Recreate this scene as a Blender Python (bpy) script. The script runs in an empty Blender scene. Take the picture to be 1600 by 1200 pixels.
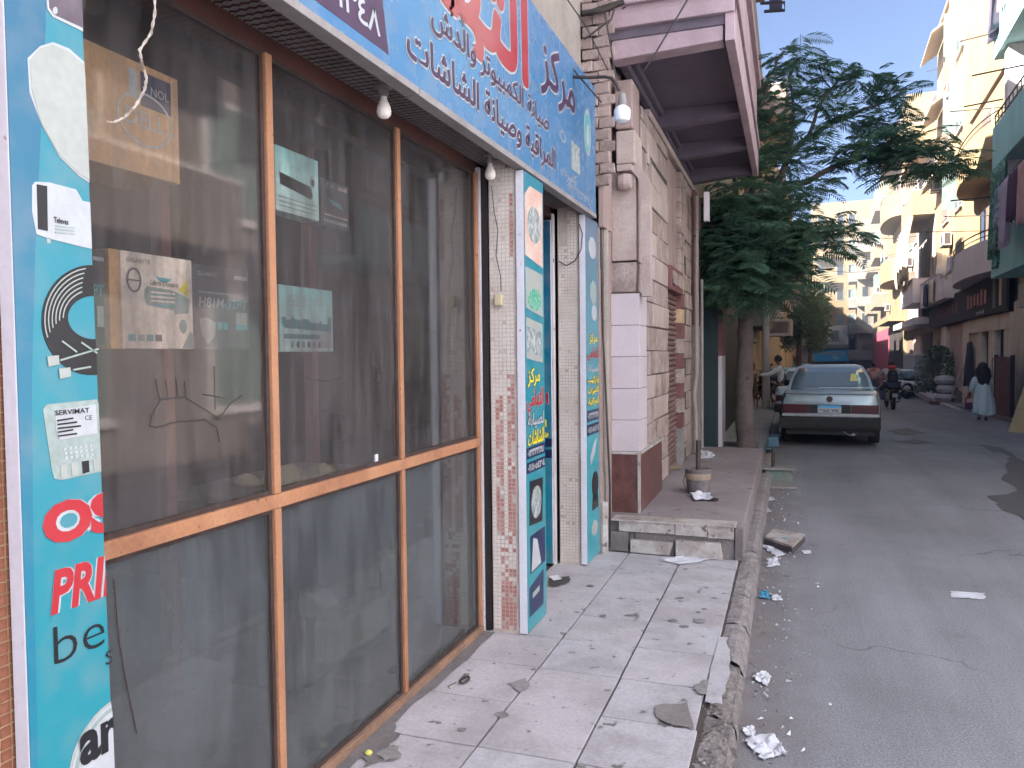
import bpy, bmesh, math, random
from mathutils import Vector, Matrix
R = random.Random(7)
rad = math.radians
SC = bpy.context.scene
COL = SC.collection

# ---------------------------------------------------------------- camera
H = 1.65                       # eye height above the road
FX = 1225.0                    # focal length in pixels of the 1600 px wide photograph
PITCH, ROLL, YAW = rad(2.15), rad(0.6), rad(19.45)
Fv = Vector((-math.sin(YAW)*math.cos(PITCH), math.cos(YAW)*math.cos(PITCH), -math.sin(PITCH)))
Rv0 = Vector((math.cos(YAW), math.sin(YAW), 0)); Uv0 = Rv0.cross(Fv)
Rv = Rv0*math.cos(ROLL) - Uv0*math.sin(ROLL); Uv = Rv0*math.sin(ROLL) + Uv0*math.cos(ROLL)
cam = bpy.data.cameras.new('camera'); camo = bpy.data.objects.new('camera', cam); COL.objects.link(camo)
cam.sensor_width = 36.0; cam.lens = FX/1600*36.0; cam.clip_end = 2000; cam.clip_start = 0.05
camo.matrix_world = Matrix(((Rv.x, Uv.x, -Fv.x, 0), (Rv.y, Uv.y, -Fv.y, 0), (Rv.z, Uv.z, -Fv.z, H), (0, 0, 0, 1)))
SC.camera = camo

# ---------------------------------------------------------------- sky, sun, exposure
SUN = Vector((-0.76, -0.65, 0)).normalized()
EL = rad(31)
w = bpy.data.worlds.new('World'); SC.world = w; w.use_nodes = True
nt = w.node_tree; nt.nodes.clear()
sky = nt.nodes.new('ShaderNodeTexSky'); sky.sky_type = 'NISHITA'; sky.sun_disc = False
sky.sun_elevation = EL; sky.sun_rotation = math.atan2(SUN.x, SUN.y)
sky.dust_density = 0.2; sky.air_density = 0.32; sky.ozone_density = 1.2
bg = nt.nodes.new('ShaderNodeBackground'); bg.inputs[1].default_value = 0.05
wo = nt.nodes.new('ShaderNodeOutputWorld')
nt.links.new(sky.outputs[0], bg.inputs[0]); nt.links.new(bg.outputs[0], wo.inputs[0])
sl = bpy.data.lights.new('sun', 'SUN'); sl.energy = 5.0; sl.angle = rad(0.5); sl.color = (1.0, 0.92, 0.82)
so = bpy.data.objects.new('sun', sl); COL.objects.link(so)
sd = Vector((SUN.x*math.cos(EL), SUN.y*math.cos(EL), math.sin(EL)))
so.rotation_euler = sd.to_track_quat('Z', 'Y').to_euler(); so.location = sd*60
SC.view_settings.view_transform = 'Standard'; SC.view_settings.look = 'None'
SC.view_settings.gamma = 1; SC.view_settings.use_curve_mapping = False
SC.view_settings.exposure = 3.28
SC.cycles.max_bounces = 7; SC.cycles.diffuse_bounces = 4; SC.cycles.transparent_max_bounces = 12

# ---------------------------------------------------------------- measuring helpers (a photo pixel onto a known plane of the place)
def ray(u, v): return Fv + Rv*((u-800)/FX) - Uv*((v-600)/FX)
def onx(u, v, x): d = ray(u, v); t = x/d.x; return Vector((x, d.y*t, H+d.z*t))
def ony(u, v, y): d = ray(u, v); t = y/d.y; return Vector((d.x*t, y, H+d.z*t))
def onz(u, v, z): d = ray(u, v); t = (z-H)/d.z; return Vector((d.x*t, d.y*t, z))
# the street bends a little and falls away beyond y = 14: a second frame (lateral, along)
SA, S0, SLP = 0.045, 14.0, 0.025
nA = math.hypot(1, SA); E1 = Vector((1, -SA, 0))/nA; E2 = Vector((SA, 1, 0))/nA; OO = Vector((0, S0, 0)); ROTF = -math.atan(SA)
def gz(s): return -SLP*max(0.0, s)
def wld(l, s, z=None): return OO + E1*l + E2*s + Vector((0, 0, gz(s) if z is None else z))

# ---------------------------------------------------------------- materials
def lin(r, g, b):
    f = lambda c: c/12.92 if c <= 0.04045 else ((c+0.055)/1.055)**2.4
    return (f(r/255), f(g/255), f(b/255))
def mat(name, c, rough=0.85, c2=None, scale=3.0, amt=0.5, fine=0.12, fscale=60.0, bump=0.15, bscale=40.0, streak=None, sfac=0.5, metal=0.0, spec=0.4, coat=0.0, seed=0.0, speck=None, edge=(0.42, 0.62)):
    m = bpy.data.materials.new(name); m.use_nodes = True; n = m.node_tree.nodes; L = m.node_tree.links
    b = n['Principled BSDF']
    tc = n.new('ShaderNodeTexCoord'); mp = n.new('ShaderNodeMapping'); L.new(tc.outputs['Object'], mp.inputs[0])
    mp.inputs['Location'].default_value = (seed*3.1, seed*1.7, seed)
    if c2 is None: c2 = tuple(x*0.72 for x in c)
    no = n.new('ShaderNodeTexNoise'); no.inputs['Scale'].default_value = scale; no.inputs['Detail'].default_value = 8; no.inputs['Roughness'].default_value = 0.62
    L.new(mp.outputs[0], no.inputs[0])
    rp = n.new('ShaderNodeMapRange'); rp.inputs[1].default_value = edge[0]; rp.inputs[2].default_value = edge[1]; rp.inputs[4].default_value = amt
    L.new(no.outputs[0], rp.inputs[0])
    mx = n.new('ShaderNodeMix'); mx.data_type = 'RGBA'; L.new(rp.outputs[0], mx.inputs[0])
    mx.inputs[6].default_value = (*c, 1); mx.inputs[7].default_value = (*c2, 1); last = mx.outputs[2]
    if streak:
        ms = n.new('ShaderNodeMapping'); ms.inputs['Scale'].default_value = (1, 1, 0.09); L.new(mp.outputs[0], ms.inputs[0])
        ns = n.new('ShaderNodeTexNoise'); ns.inputs['Scale'].default_value = 5.5; ns.inputs['Detail'].default_value = 6; L.new(ms.outputs[0], ns.inputs[0])
        rs = n.new('ShaderNodeMapRange'); rs.inputs[1].default_value = 0.5; rs.inputs[2].default_value = 0.7; rs.inputs[4].default_value = sfac; L.new(ns.outputs[0], rs.inputs[0])
        m2 = n.new('ShaderNodeMix'); m2.data_type = 'RGBA'; L.new(rs.outputs[0], m2.inputs[0]); L.new(last, m2.inputs[6]); m2.inputs[7].default_value = (*streak, 1); last = m2.outputs[2]
    if speck:
        nk = n.new('ShaderNodeTexNoise'); nk.inputs['Scale'].default_value = speck[1]; nk.inputs['Detail'].default_value = 3; L.new(mp.outputs[0], nk.inputs[0])
        rk = n.new('ShaderNodeMapRange'); rk.inputs[1].default_value = speck[2]; rk.inputs[2].default_value = speck[2]+0.05; L.new(nk.outputs[0], rk.inputs[0])
        m4 = n.new('ShaderNodeMix'); m4.data_type = 'RGBA'; L.new(rk.outputs[0], m4.inputs[0]); L.new(last, m4.inputs[6]); m4.inputs[7].default_value = (*speck[0], 1); last = m4.outputs[2]
    if fine:
        nf = n.new('ShaderNodeTexNoise'); nf.inputs['Scale'].default_value = fscale; nf.inputs['Detail'].default_value = 5; L.new(mp.outputs[0], nf.inputs[0])
        rf = n.new('ShaderNodeMapRange'); rf.inputs[1].default_value = 0.3; rf.inputs[2].default_value = 0.7; rf.inputs[3].default_value = 1-fine; rf.inputs[4].default_value = 1+fine; L.new(nf.outputs[0], rf.inputs[0])
        m3 = n.new('ShaderNodeVectorMath'); m3.operation = 'SCALE'; L.new(last, m3.inputs[0]); L.new(rf.outputs[0], m3.inputs['Scale']); last = m3.outputs[0]
    L.new(last, b.inputs['Base Color'])
    b.inputs['Roughness'].default_value = rough; b.inputs['Metallic'].default_value = metal
    b.inputs['Specular IOR Level'].default_value = spec
    if coat: b.inputs['Coat Weight'].default_value = coat; b.inputs['Coat Roughness'].default_value = 0.12
    if bump:
        nb = n.new('ShaderNodeTexNoise'); nb.inputs['Scale'].default_value = bscale; nb.inputs['Detail'].default_value = 6; L.new(mp.outputs[0], nb.inputs[0])
        bu = n.new('ShaderNodeBump'); bu.inputs['Strength'].default_value = bump; bu.inputs['Distance'].default_value = 0.01
        L.new(nb.outputs[0], bu.inputs['Height']); L.new(bu.outputs[0], b.inputs['Normal'])
    return m
def flat(name, c, rough=0.5, metal=0.0, spec=0.4):
    return mat(name, c, rough=rough, c2=tuple(x*0.85 for x in c), scale=6, amt=0.6, fine=0.05, bump=0.0, metal=metal, spec=spec)

M = {}
M['asphalt'] = mat('asphalt', (0.22, 0.218, 0.24), 0.86, (0.17, 0.167, 0.183), 0.7, 0.8, 0.30, 95, 0.7, 120, speck=((0.40, 0.38, 0.37), 110, 0.655))
M['dirt'] = mat('dirt', (0.15, 0.13, 0.125), 0.95, (0.21, 0.185, 0.175), 6, 0.7, 0.3, 90, 0.9, 50)
M['wet'] = mat('wet', (0.085, 0.08, 0.085), 0.75, (0.11, 0.105, 0.108), 3, 0.6, 0.2, 90, 0.3, 120)
M['tile'] = mat('tile', (0.435, 0.41, 0.435), 0.6, (0.26, 0.235, 0.245), 3.5, 0.6, 0.10, 60, 0.15, 60, speck=((0.15, 0.13, 0.13), 14, 0.66))
M['tile2'] = mat('tile2', (0.425, 0.40, 0.425), 0.62, (0.30, 0.27, 0.28), 4.5, 0.7, 0.12, 60, 0.15, 60, seed=5, speck=((0.14, 0.12, 0.12), 11, 0.64))
M['tile3'] = mat('tile3', (0.44, 0.405, 0.425), 0.6, (0.27, 0.24, 0.245), 2.5, 0.6, 0.1, 60, 0.15, 60, seed=9, speck=((0.15, 0.13, 0.13), 17, 0.67))
M['joint'] = mat('joint', (0.07, 0.055, 0.052), 0.95, bump=0.5)
M['mortar'] = mat('mortar', (0.16, 0.14, 0.14), 0.95, (0.1, 0.085, 0.085), 8, bump=0.6, bscale=60)
M['kerb'] = mat('kerb', (0.23, 0.205, 0.205), 0.95, (0.15, 0.128, 0.128), 7, 0.8, 0.3, 70, 1.0, 35)
M['platform'] = mat('platform', (0.19, 0.155, 0.16), 0.85, (0.27, 0.24, 0.24), 1.6, 0.7, 0.12, 60, 0.2, 50, speck=((0.09, 0.07, 0.07), 9, 0.66))
M['marble'] = mat('marble', (0.42, 0.38, 0.36), 0.55, (0.25, 0.20, 0.18), 6, 0.8, 0.12, 50, 0.3, 30, speck=((0.12, 0.09, 0.08), 15, 0.62))
M['concrete'] = mat('concrete', (0.24, 0.22, 0.215), 0.92, (0.15, 0.135, 0.13), 4, 0.7, 0.15, 60, 0.4, 40)
M['darkconcrete'] = mat('darkconcrete', (0.09, 0.08, 0.08), 0.92, (0.05, 0.045, 0.045), 5, 0.7, 0.15, 60, 0.5, 40)
M['shopwall'] = mat('shopwall', (0.30, 0.26, 0.23), 0.92, (0.22, 0.185, 0.165), 2.5, 0.6, 0.12, 50, 0.4, 30, streak=(0.15, 0.12, 0.11))
M['pink'] = mat('pink', (0.32, 0.235, 0.215), 0.9, (0.22, 0.155, 0.145), 2.2, 0.7, 0.12, 60, 0.35, 30, streak=(0.20, 0.14, 0.125), sfac=0.45)
M['pinklight'] = mat('pinklight', (0.42, 0.34, 0.315), 0.9, (0.28, 0.21, 0.19), 2.2, 0.6, 0.1, 60, 0.3, 30, streak=(0.25, 0.17, 0.15), sfac=0.3)
M['balcony'] = mat('balcony', (0.40, 0.295, 0.32), 0.9, (0.27, 0.195, 0.215), 1.6, 0.6, 0.08, 60, 0.3, 30, streak=(0.24, 0.16, 0.165), sfac=0.4)
M['soffittone'] = mat('soffittone', (0.135, 0.11, 0.14), 0.9, (0.09, 0.07, 0.09), 1.6, 0.7, 0.1, 60, 0.3, 30)  # darker, bluer tone than the balcony, for floor slab and inner beams
M['block'] = mat('block', (0.36, 0.275, 0.245), 0.92, (0.20, 0.15, 0.135), 5, 0.9, 0.2, 60, 0.8, 22, seed=2, streak=(0.14, 0.105, 0.095), sfac=0.5)
M['blockb'] = mat('blockb', (0.27, 0.205, 0.19), 0.92, (0.42, 0.35, 0.32), 7, 0.7, 0.2, 60, 0.8, 22, seed=3, streak=(0.13, 0.1, 0.09), sfac=0.4)
M['darkred'] = mat('darkred', (0.13, 0.05, 0.05), 0.8, (0.2, 0.1, 0.095), 6, 0.6, 0.12, 60, 0.3, 40)
M['ochre'] = mat('ochre', (0.46, 0.33, 0.2), 0.85, (0.3, 0.2, 0.13), 6, 0.6, 0.12)
M['whitetile'] = mat('whitetile', (0.50, 0.43, 0.455), 0.45, (0.42, 0.36, 0.385), 2, 0.6, 0.04, 60, 0.04, 30)
M['granite'] = mat('granite', (0.13, 0.055, 0.05), 0.35, (0.075, 0.03, 0.028), 9, 0.9, 0.35, 140, 0.05, 60, speck=((0.25, 0.13, 0.12), 90, 0.63))
M['shutter'] = mat('shutter', (0.21, 0.13, 0.115), 0.7, (0.13, 0.08, 0.07), 4, 0.8, 0.12, bump=0.15, metal=0.1)
M['wood'] = mat('wood', (0.36, 0.165, 0.085), 0.6, (0.24, 0.10, 0.055), 3, 0.8, 0.12, 90, 0.15, 60, streak=(0.5, 0.26, 0.14), sfac=0.4, speck=((0.16, 0.07, 0.04), 30, 0.68))
M['woodsill'] = mat('woodsill', (0.25, 0.14, 0.09), 0.8, (0.15, 0.09, 0.065), 6, 0.8, 0.15, 90, 0.3, 60)
M['putty'] = mat('putty', (0.035, 0.02, 0.018), 0.8, (0.07, 0.045, 0.04), 12, 0.6)
M['redbeam'] = mat('redbeam', (0.085, 0.028, 0.022), 0.75, (0.04, 0.018, 0.016), 4, 0.7)
M['whitepaint'] = mat('whitepaint', (0.55, 0.5, 0.52), 0.6, (0.4, 0.34, 0.34), 4, 0.5, 0.08, bump=0.1, speck=((0.1, 0.07, 0.06), 16, 0.68))
M['panelwhite'] = mat('panelwhite', (0.62, 0.6, 0.66), 0.45, (0.5, 0.47, 0.52), 3, 0.5, 0.04, bump=0.05, speck=((0.15, 0.1, 0.09), 22, 0.71))
M['mosred'] = mat('mosred', (0.36, 0.15, 0.13), 0.5, (0.46, 0.28, 0.25), 14, 0.8, 0.2, 90, 0.2, 80)
M['mosbrown'] = mat('mosbrown', (0.23, 0.085, 0.045), 0.45, (0.14, 0.05, 0.03), 14, 0.8, 0.2, 90, 0.2, 80)
M['moswhite'] = mat('moswhite', (0.62, 0.55, 0.51), 0.5, (0.5, 0.42, 0.38), 6, 0.7, 0.1, 90, 0.1, 80)
M['grout'] = mat('grout', (0.5, 0.43, 0.39), 0.9, (0.36, 0.28, 0.24), 5, 0.7, 0.15, 80, 0.4, 60)
M['groutdark'] = mat('groutdark', (0.42, 0.27, 0.17), 0.9, (0.28, 0.17, 0.11), 8, 0.7, 0.15, 80, 0.4, 60)
M['black'] = mat('black', (0.012, 0.011, 0.012), 0.6, (0.03, 0.026, 0.026), 8, 0.5, bump=0.05)
M['rubber'] = mat('rubber', (0.022, 0.021, 0.022), 0.85, (0.05, 0.045, 0.043), 6, 0.5, bump=0.2)
M['darkmetal'] = mat('darkmetal', (0.05, 0.045, 0.045), 0.6, (0.1, 0.06, 0.045), 10, 0.6, metal=0.4)
M['metal'] = mat('metal', (0.35, 0.34, 0.34), 0.4, (0.22, 0.2, 0.19), 8, 0.6, metal=0.8)
M['trim'] = mat('trim', (0.26, 0.235, 0.23), 0.6, (0.17, 0.15, 0.145), 5, 0.6, 0.08)
M['bulb'] = flat('bulb', (0.80, 0.72, 0.66), 0.25)
M['lampwhite'] = flat('lampwhite', (0.75, 0.74, 0.78), 0.3)
M['beigeplastic'] = flat('beigeplastic', (0.5, 0.42, 0.27), 0.5)
M['wire'] = flat('wire', (0.03, 0.025, 0.025), 0.6)
M['wirewhite'] = mat('wirewhite', (0.55, 0.47, 0.42), 0.6, (0.12, 0.08, 0.06), 30, 0.9, bump=0)
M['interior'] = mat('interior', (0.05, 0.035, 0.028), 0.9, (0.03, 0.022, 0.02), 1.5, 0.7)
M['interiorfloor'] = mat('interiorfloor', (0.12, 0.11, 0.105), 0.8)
M['pinkpost'] = flat('pinkpost', (0.35, 0.14, 0.13), 0.6)
M['leather'] = mat('leather', (0.22, 0.2, 0.18), 0.5, bump=0.2)
M['bark'] = mat('bark', (0.11, 0.085, 0.08), 0.95, (0.075, 0.052, 0.05), 7, 0.8, 0.3, 50, 1.0, 25, speck=((0.04, 0.025, 0.025), 8, 0.66))
M['branch'] = mat('branch', (0.09, 0.075, 0.07), 0.95, bump=0.4)
def leafmat(name, c, c2, tr=0.35):
    m = mat(name, c, 0.6, c2, 0.9, 0.9, 0.15, 30, 0, edge=(0.35, 0.65))
    n = m.node_tree.nodes; L = m.node_tree.links; b = n['Principled BSDF']
    t = n.new('ShaderNodeBsdfTranslucent'); L.new(b.inputs['Base Color'].links[0].from_socket, t.inputs[0])
    mx = n.new('ShaderNodeMixShader'); mx.inputs[0].default_value = tr
    L.new(b.outputs[0], mx.inputs[1]); L.new(t.outputs[0], mx.inputs[2]); L.new(mx.outputs[0], n['Material Output'].inputs[0])
    return m
M['frond'] = leafmat('frond', (0.05, 0.125, 0.09), (0.11, 0.19, 0.10), 0.45)
M['leaf'] = leafmat('leaf', (0.075, 0.13, 0.075), (0.15, 0.2, 0.10), 0.45)
M['cream'] = mat('cream', (0.50, 0.38, 0.23), 0.9, (0.42, 0.31, 0.18), 0.8, 0.6, 0.06, 30, 0.2, 20, streak=(0.3, 0.24, 0.18), sfac=0.35)
M['creamdark'] = mat('creamdark', (0.36, 0.29, 0.21), 0.9, (0.26, 0.2, 0.15), 0.8, 0.6, 0.06, 30, 0.2, 20, streak=(0.17, 0.13, 0.1), sfac=0.5)
M['greyhouse'] = mat('greyhouse', (0.52, 0.50, 0.48), 0.9, (0.42, 0.40, 0.39), 0.7, 0.6, 0.06, 30, 0.2, 20, streak=(0.2, 0.185, 0.18), sfac=0.5)
M['bluehouse'] = mat('bluehouse', (0.33, 0.36, 0.38), 0.9, (0.25, 0.27, 0.29), 0.7, 0.6, 0.06, 30, 0.2, 20, streak=(0.15, 0.16, 0.17), sfac=0.5)
M['brownhouse'] = mat('brownhouse', (0.16, 0.13, 0.12), 0.9, (0.11, 0.09, 0.085), 1.2, 0.8, 0.06, 30, 0.2, 20)  # dark brown stands in for shade on the unseen house opposite
M['farcream'] = mat('farcream', (0.22, 0.165, 0.095), 0.9, (0.17, 0.125, 0.07), 0.6, 0.8, 0.08, 30, 0.2, 20, streak=(0.12, 0.09, 0.06), sfac=0.5)
M['sunbeige'] = mat('sunbeige', (0.29, 0.205, 0.11), 0.9, (0.23, 0.16, 0.085), 0.5, 0.8, 0.06, 30, 0.2, 20, streak=(0.17, 0.12, 0.07), sfac=0.5)
M['farblue'] = mat('farblue', (0.20, 0.17, 0.125), 0.9, (0.15, 0.13, 0.10), 0.7, 0.7, 0.06, 30, 0.2, 20, streak=(0.08, 0.09, 0.10), sfac=0.5)
M['fargrey'] = mat('fargrey', (0.20, 0.19, 0.18), 0.9, (0.15, 0.14, 0.135), 0.7, 0.7, 0.06, 30, 0.2, 20, streak=(0.1, 0.095, 0.09), sfac=0.5)
M['farwhite'] = mat('farwhite', (0.27, 0.25, 0.22), 0.9, (0.2, 0.185, 0.16), 0.7, 0.7)
M['greyhouse3'] = mat('greyhouse3', (0.32, 0.29, 0.26), 0.9, (0.25, 0.22, 0.2), 0.7, 0.7, 0.06, 30, 0.2, 20, streak=(0.15, 0.13, 0.12), sfac=0.5)
M['palehouse'] = mat('palehouse', (0.60, 0.67, 0.78), 0.9, (0.52, 0.59, 0.70), 0.7, 0.6, 0.06, 30, 0.2, 20)  # pale blue so light bounced off the unseen house cools the street
M['peach'] = mat('peach', (0.50, 0.37, 0.22), 0.9, (0.42, 0.31, 0.18), 0.7, 0.6, 0.06, 30, 0.2, 20)
M['aqua'] = mat('aqua', (0.34, 0.62, 0.62), 0.8, (0.29, 0.54, 0.54), 1.0, 0.5, 0.05, 30, 0.15, 20, streak=(0.13, 0.27, 0.27), sfac=0.3)
M['shopcream'] = mat('shopcream', (0.66, 0.58, 0.49), 0.9, (0.52, 0.44, 0.36), 1.2, 0.7, 0.08, 30, 0.2, 20, streak=(0.3, 0.24, 0.19), sfac=0.4)
M['lilac'] = mat('lilac', (0.68, 0.62, 0.63), 0.85, (0.56, 0.5, 0.52), 1.0, 0.5)
M['magenta'] = mat('magenta', (0.30, 0.06, 0.10), 0.8, (0.22, 0.05, 0.075), 2, 0.6)
M['pane'] = flat('pane', (0.03, 0.035, 0.04), 0.15, spec=0.6)
M['shutterwood'] = mat('shutterwood', (0.12, 0.09, 0.07), 0.8, (0.2, 0.16, 0.13), 4, 0.6)
M['shuttergreen'] = mat('shuttergreen', (0.10, 0.14, 0.13), 0.8, (0.16, 0.2, 0.19), 4, 0.6)
M['darkgreen'] = mat('darkgreen', (0.012, 0.027, 0.03), 0.75, (0.02, 0.035, 0.035), 3, 0.7, 0.1, bump=0.1)
M['rollshutter'] = mat('rollshutter', (0.58, 0.46, 0.44), 0.7, (0.3, 0.22, 0.2), 3, 0.7, 0.1)
M['cloth_beige'] = mat('cloth_beige', (0.42, 0.33, 0.22), 0.95, (0.33, 0.26, 0.17), 2, 0.6, 0.05)
M['cloth_cream'] = mat('cloth_cream', (0.6, 0.52, 0.4), 0.95, bump=0.05)
M['cloth_white'] = mat('cloth_white', (0.7, 0.68, 0.7), 0.95, bump=0.05)
M['cloth_lilac'] = mat('cloth_lilac', (0.46, 0.35, 0.46), 0.95, bump=0.05)
M['cloth_purple'] = mat('cloth_purple', (0.1, 0.04, 0.09), 0.95, bump=0.05)
M['cloth_dark'] = mat('cloth_dark', (0.06, 0.05, 0.08), 0.95, bump=0.05)
M['cloth_pink'] = mat('cloth_pink', (0.55, 0.33, 0.32), 0.95, bump=0.05)
M['cloth_green'] = mat('cloth_green', (0.05, 0.13, 0.10), 0.95, (0.22, 0.36, 0.3), 9, 0.9, 0.1, bump=0.05, edge=(0.5, 0.56))
M['cloth_stripe'] = mat('cloth_stripe', (0.12, 0.17, 0.25), 0.95, (0.4, 0.45, 0.5), 8, 0.8, bump=0.05, edge=(0.48, 0.52))
M['acwhite'] = flat('acwhite', (0.62, 0.58, 0.54), 0.5)
M['abaya'] = mat('abaya', (0.56, 0.68, 0.72), 0.9, (0.42, 0.54, 0.58), 8, 0.6, 0.08, bump=0.2, bscale=12)
M['skin'] = flat('skin', (0.24, 0.12, 0.08), 0.6)
M['hair'] = flat('hair', (0.012, 0.01, 0.01), 0.6)
M['shirtwhite'] = flat('shirtwhite', (0.62, 0.6, 0.62), 0.9)
M['shirtpink'] = flat('shirtpink', (0.55, 0.3, 0.27), 0.9)
M['shirtgrey'] = flat('shirtgrey', (0.4, 0.38, 0.4), 0.9)
M['olive'] = flat('olive', (0.11, 0.12, 0.08), 0.9)
M['jeans'] = flat('jeans', (0.06, 0.08, 0.13), 0.9)
M['red'] = flat('red', (0.5, 0.05, 0.035), 0.6)
M['redprint'] = mat('redprint', (0.36, 0.015, 0.025), 0.4, (0.42, 0.04, 0.045), 3, 0.5, 0.03, bump=0)
M['yellowprint'] = flat('yellowprint', (0.75, 0.6, 0.04), 0.4)
M['whiteprint'] = flat('whiteprint', (0.40, 0.41, 0.43), 0.4)
M['purpleprint'] = flat('purpleprint', (0.06, 0.03, 0.07), 0.4)
M['blackprint'] = flat('blackprint', (0.015, 0.014, 0.017), 0.35)
M['greyprint'] = mat('greyprint', (0.28, 0.33, 0.31), 0.4, (0.2, 0.24, 0.23), 10, 0.5, bump=0)
M['lightgreyprint'] = flat('lightgreyprint', (0.33, 0.34, 0.32), 0.4)
M['brownprint'] = mat('brownprint', (0.13, 0.10, 0.12), 0.4, (0.07, 0.05, 0.07), 4, 0.7, bump=0)
M['navyprint'] = flat('navyprint', (0.012, 0.02, 0.07), 0.35)
M['greenprint'] = mat('greenprint', (0.05, 0.28, 0.18), 0.4, (0.3, 0.5, 0.4), 40, 0.8, bump=0)
M['tealprint'] = flat('tealprint', (0.07, 0.33, 0.37), 0.4)
M['screenprint'] = mat('screenprint', (0.16, 0.2, 0.22), 0.4, (0.5, 0.5, 0.46), 25, 0.9, bump=0)
M['peachprint'] = mat('peachprint', (0.55, 0.33, 0.28), 0.4, (0.6, 0.52, 0.45), 6, 0.8, bump=0)
M['tank'] = flat('tank', (0.25, 0.03, 0.03), 0.3)
M['carpaint'] = mat('carpaint', (0.36, 0.43, 0.46), 0.33, (0.30, 0.35, 0.37), 2, 0.6, 0.04, 40, 0.0, metal=0.35, spec=0.5)
M['carwhite'] = mat('carwhite', (0.6, 0.62, 0.64), 0.3, (0.5, 0.5, 0.5), 2, 0.5, 0.03, 40, 0.0)
M['cargrey'] = mat('cargrey', (0.2, 0.22, 0.24), 0.3, (0.16, 0.17, 0.18), 2, 0.5, 0.03, 40, 0.0, metal=0.3)
M['carteal'] = mat('carteal', (0.16, 0.36, 0.42), 0.3, (0.14, 0.3, 0.35), 2, 0.5, 0.03, 40, 0.0)
M['carglass'] = flat('carglass', (0.15, 0.20, 0.24), 0.06, spec=1.0)  # pale blue base paints the sky's reflection into the glass
M['taillight'] = mat('taillight', (0.07, 0.006, 0.01), 0.2, (0.06, 0.005, 0.01), 6, 0.6, bump=0)
M['paper'] = mat('paper', (0.56, 0.56, 0.61), 0.9, (0.36, 0.34, 0.36), 8, 0.5, 0.05, bump=0.3, bscale=20)
M['cardboard'] = mat('cardboard', (0.32, 0.24, 0.17), 0.9, (0.22, 0.17, 0.13), 6, 0.6, bump=0.1)
M['bluepaper'] = flat('bluepaper', (0.04, 0.25, 0.4), 0.6)
M['yellow'] = flat('yellow', (0.55, 0.5, 0.12), 0.7)
M['bluepaint'] = mat('bluepaint', (0.025, 0.07, 0.11), 0.7, (0.07, 0.11, 0.13), 8, 0.8)
M['greenpaint'] = mat('greenpaint', (0.12, 0.17, 0.15), 0.8, (0.2, 0.19, 0.17), 8, 0.8)
M['plastic_chair'] = flat('plastic_chair', (0.2, 0.13, 0.09), 0.5)
M['board'] = mat('board', (0.5, 0.4, 0.24), 0.8, (0.4, 0.31, 0.18), 1.5, 0.5, 0.05)
M['sandbag'] = mat('sandbag', (0.4, 0.4, 0.44), 0.9, bump=0.3, bscale=15)
M['signdark'] = mat('signdark', (0.025, 0.02, 0.02), 0.8, (0.05, 0.04, 0.035), 3, 0.7)
M['awning'] = mat('awning', (0.12, 0.1, 0.09), 0.9, (0.2, 0.16, 0.13), 3, 0.6)
M['yellowlitwall'] = mat('yellowlitwall', (0.55, 0.4, 0.2), 0.9, (0.4, 0.28, 0.14), 2, 0.6)  # yellow light on the cafe wall is put into this colour

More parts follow.
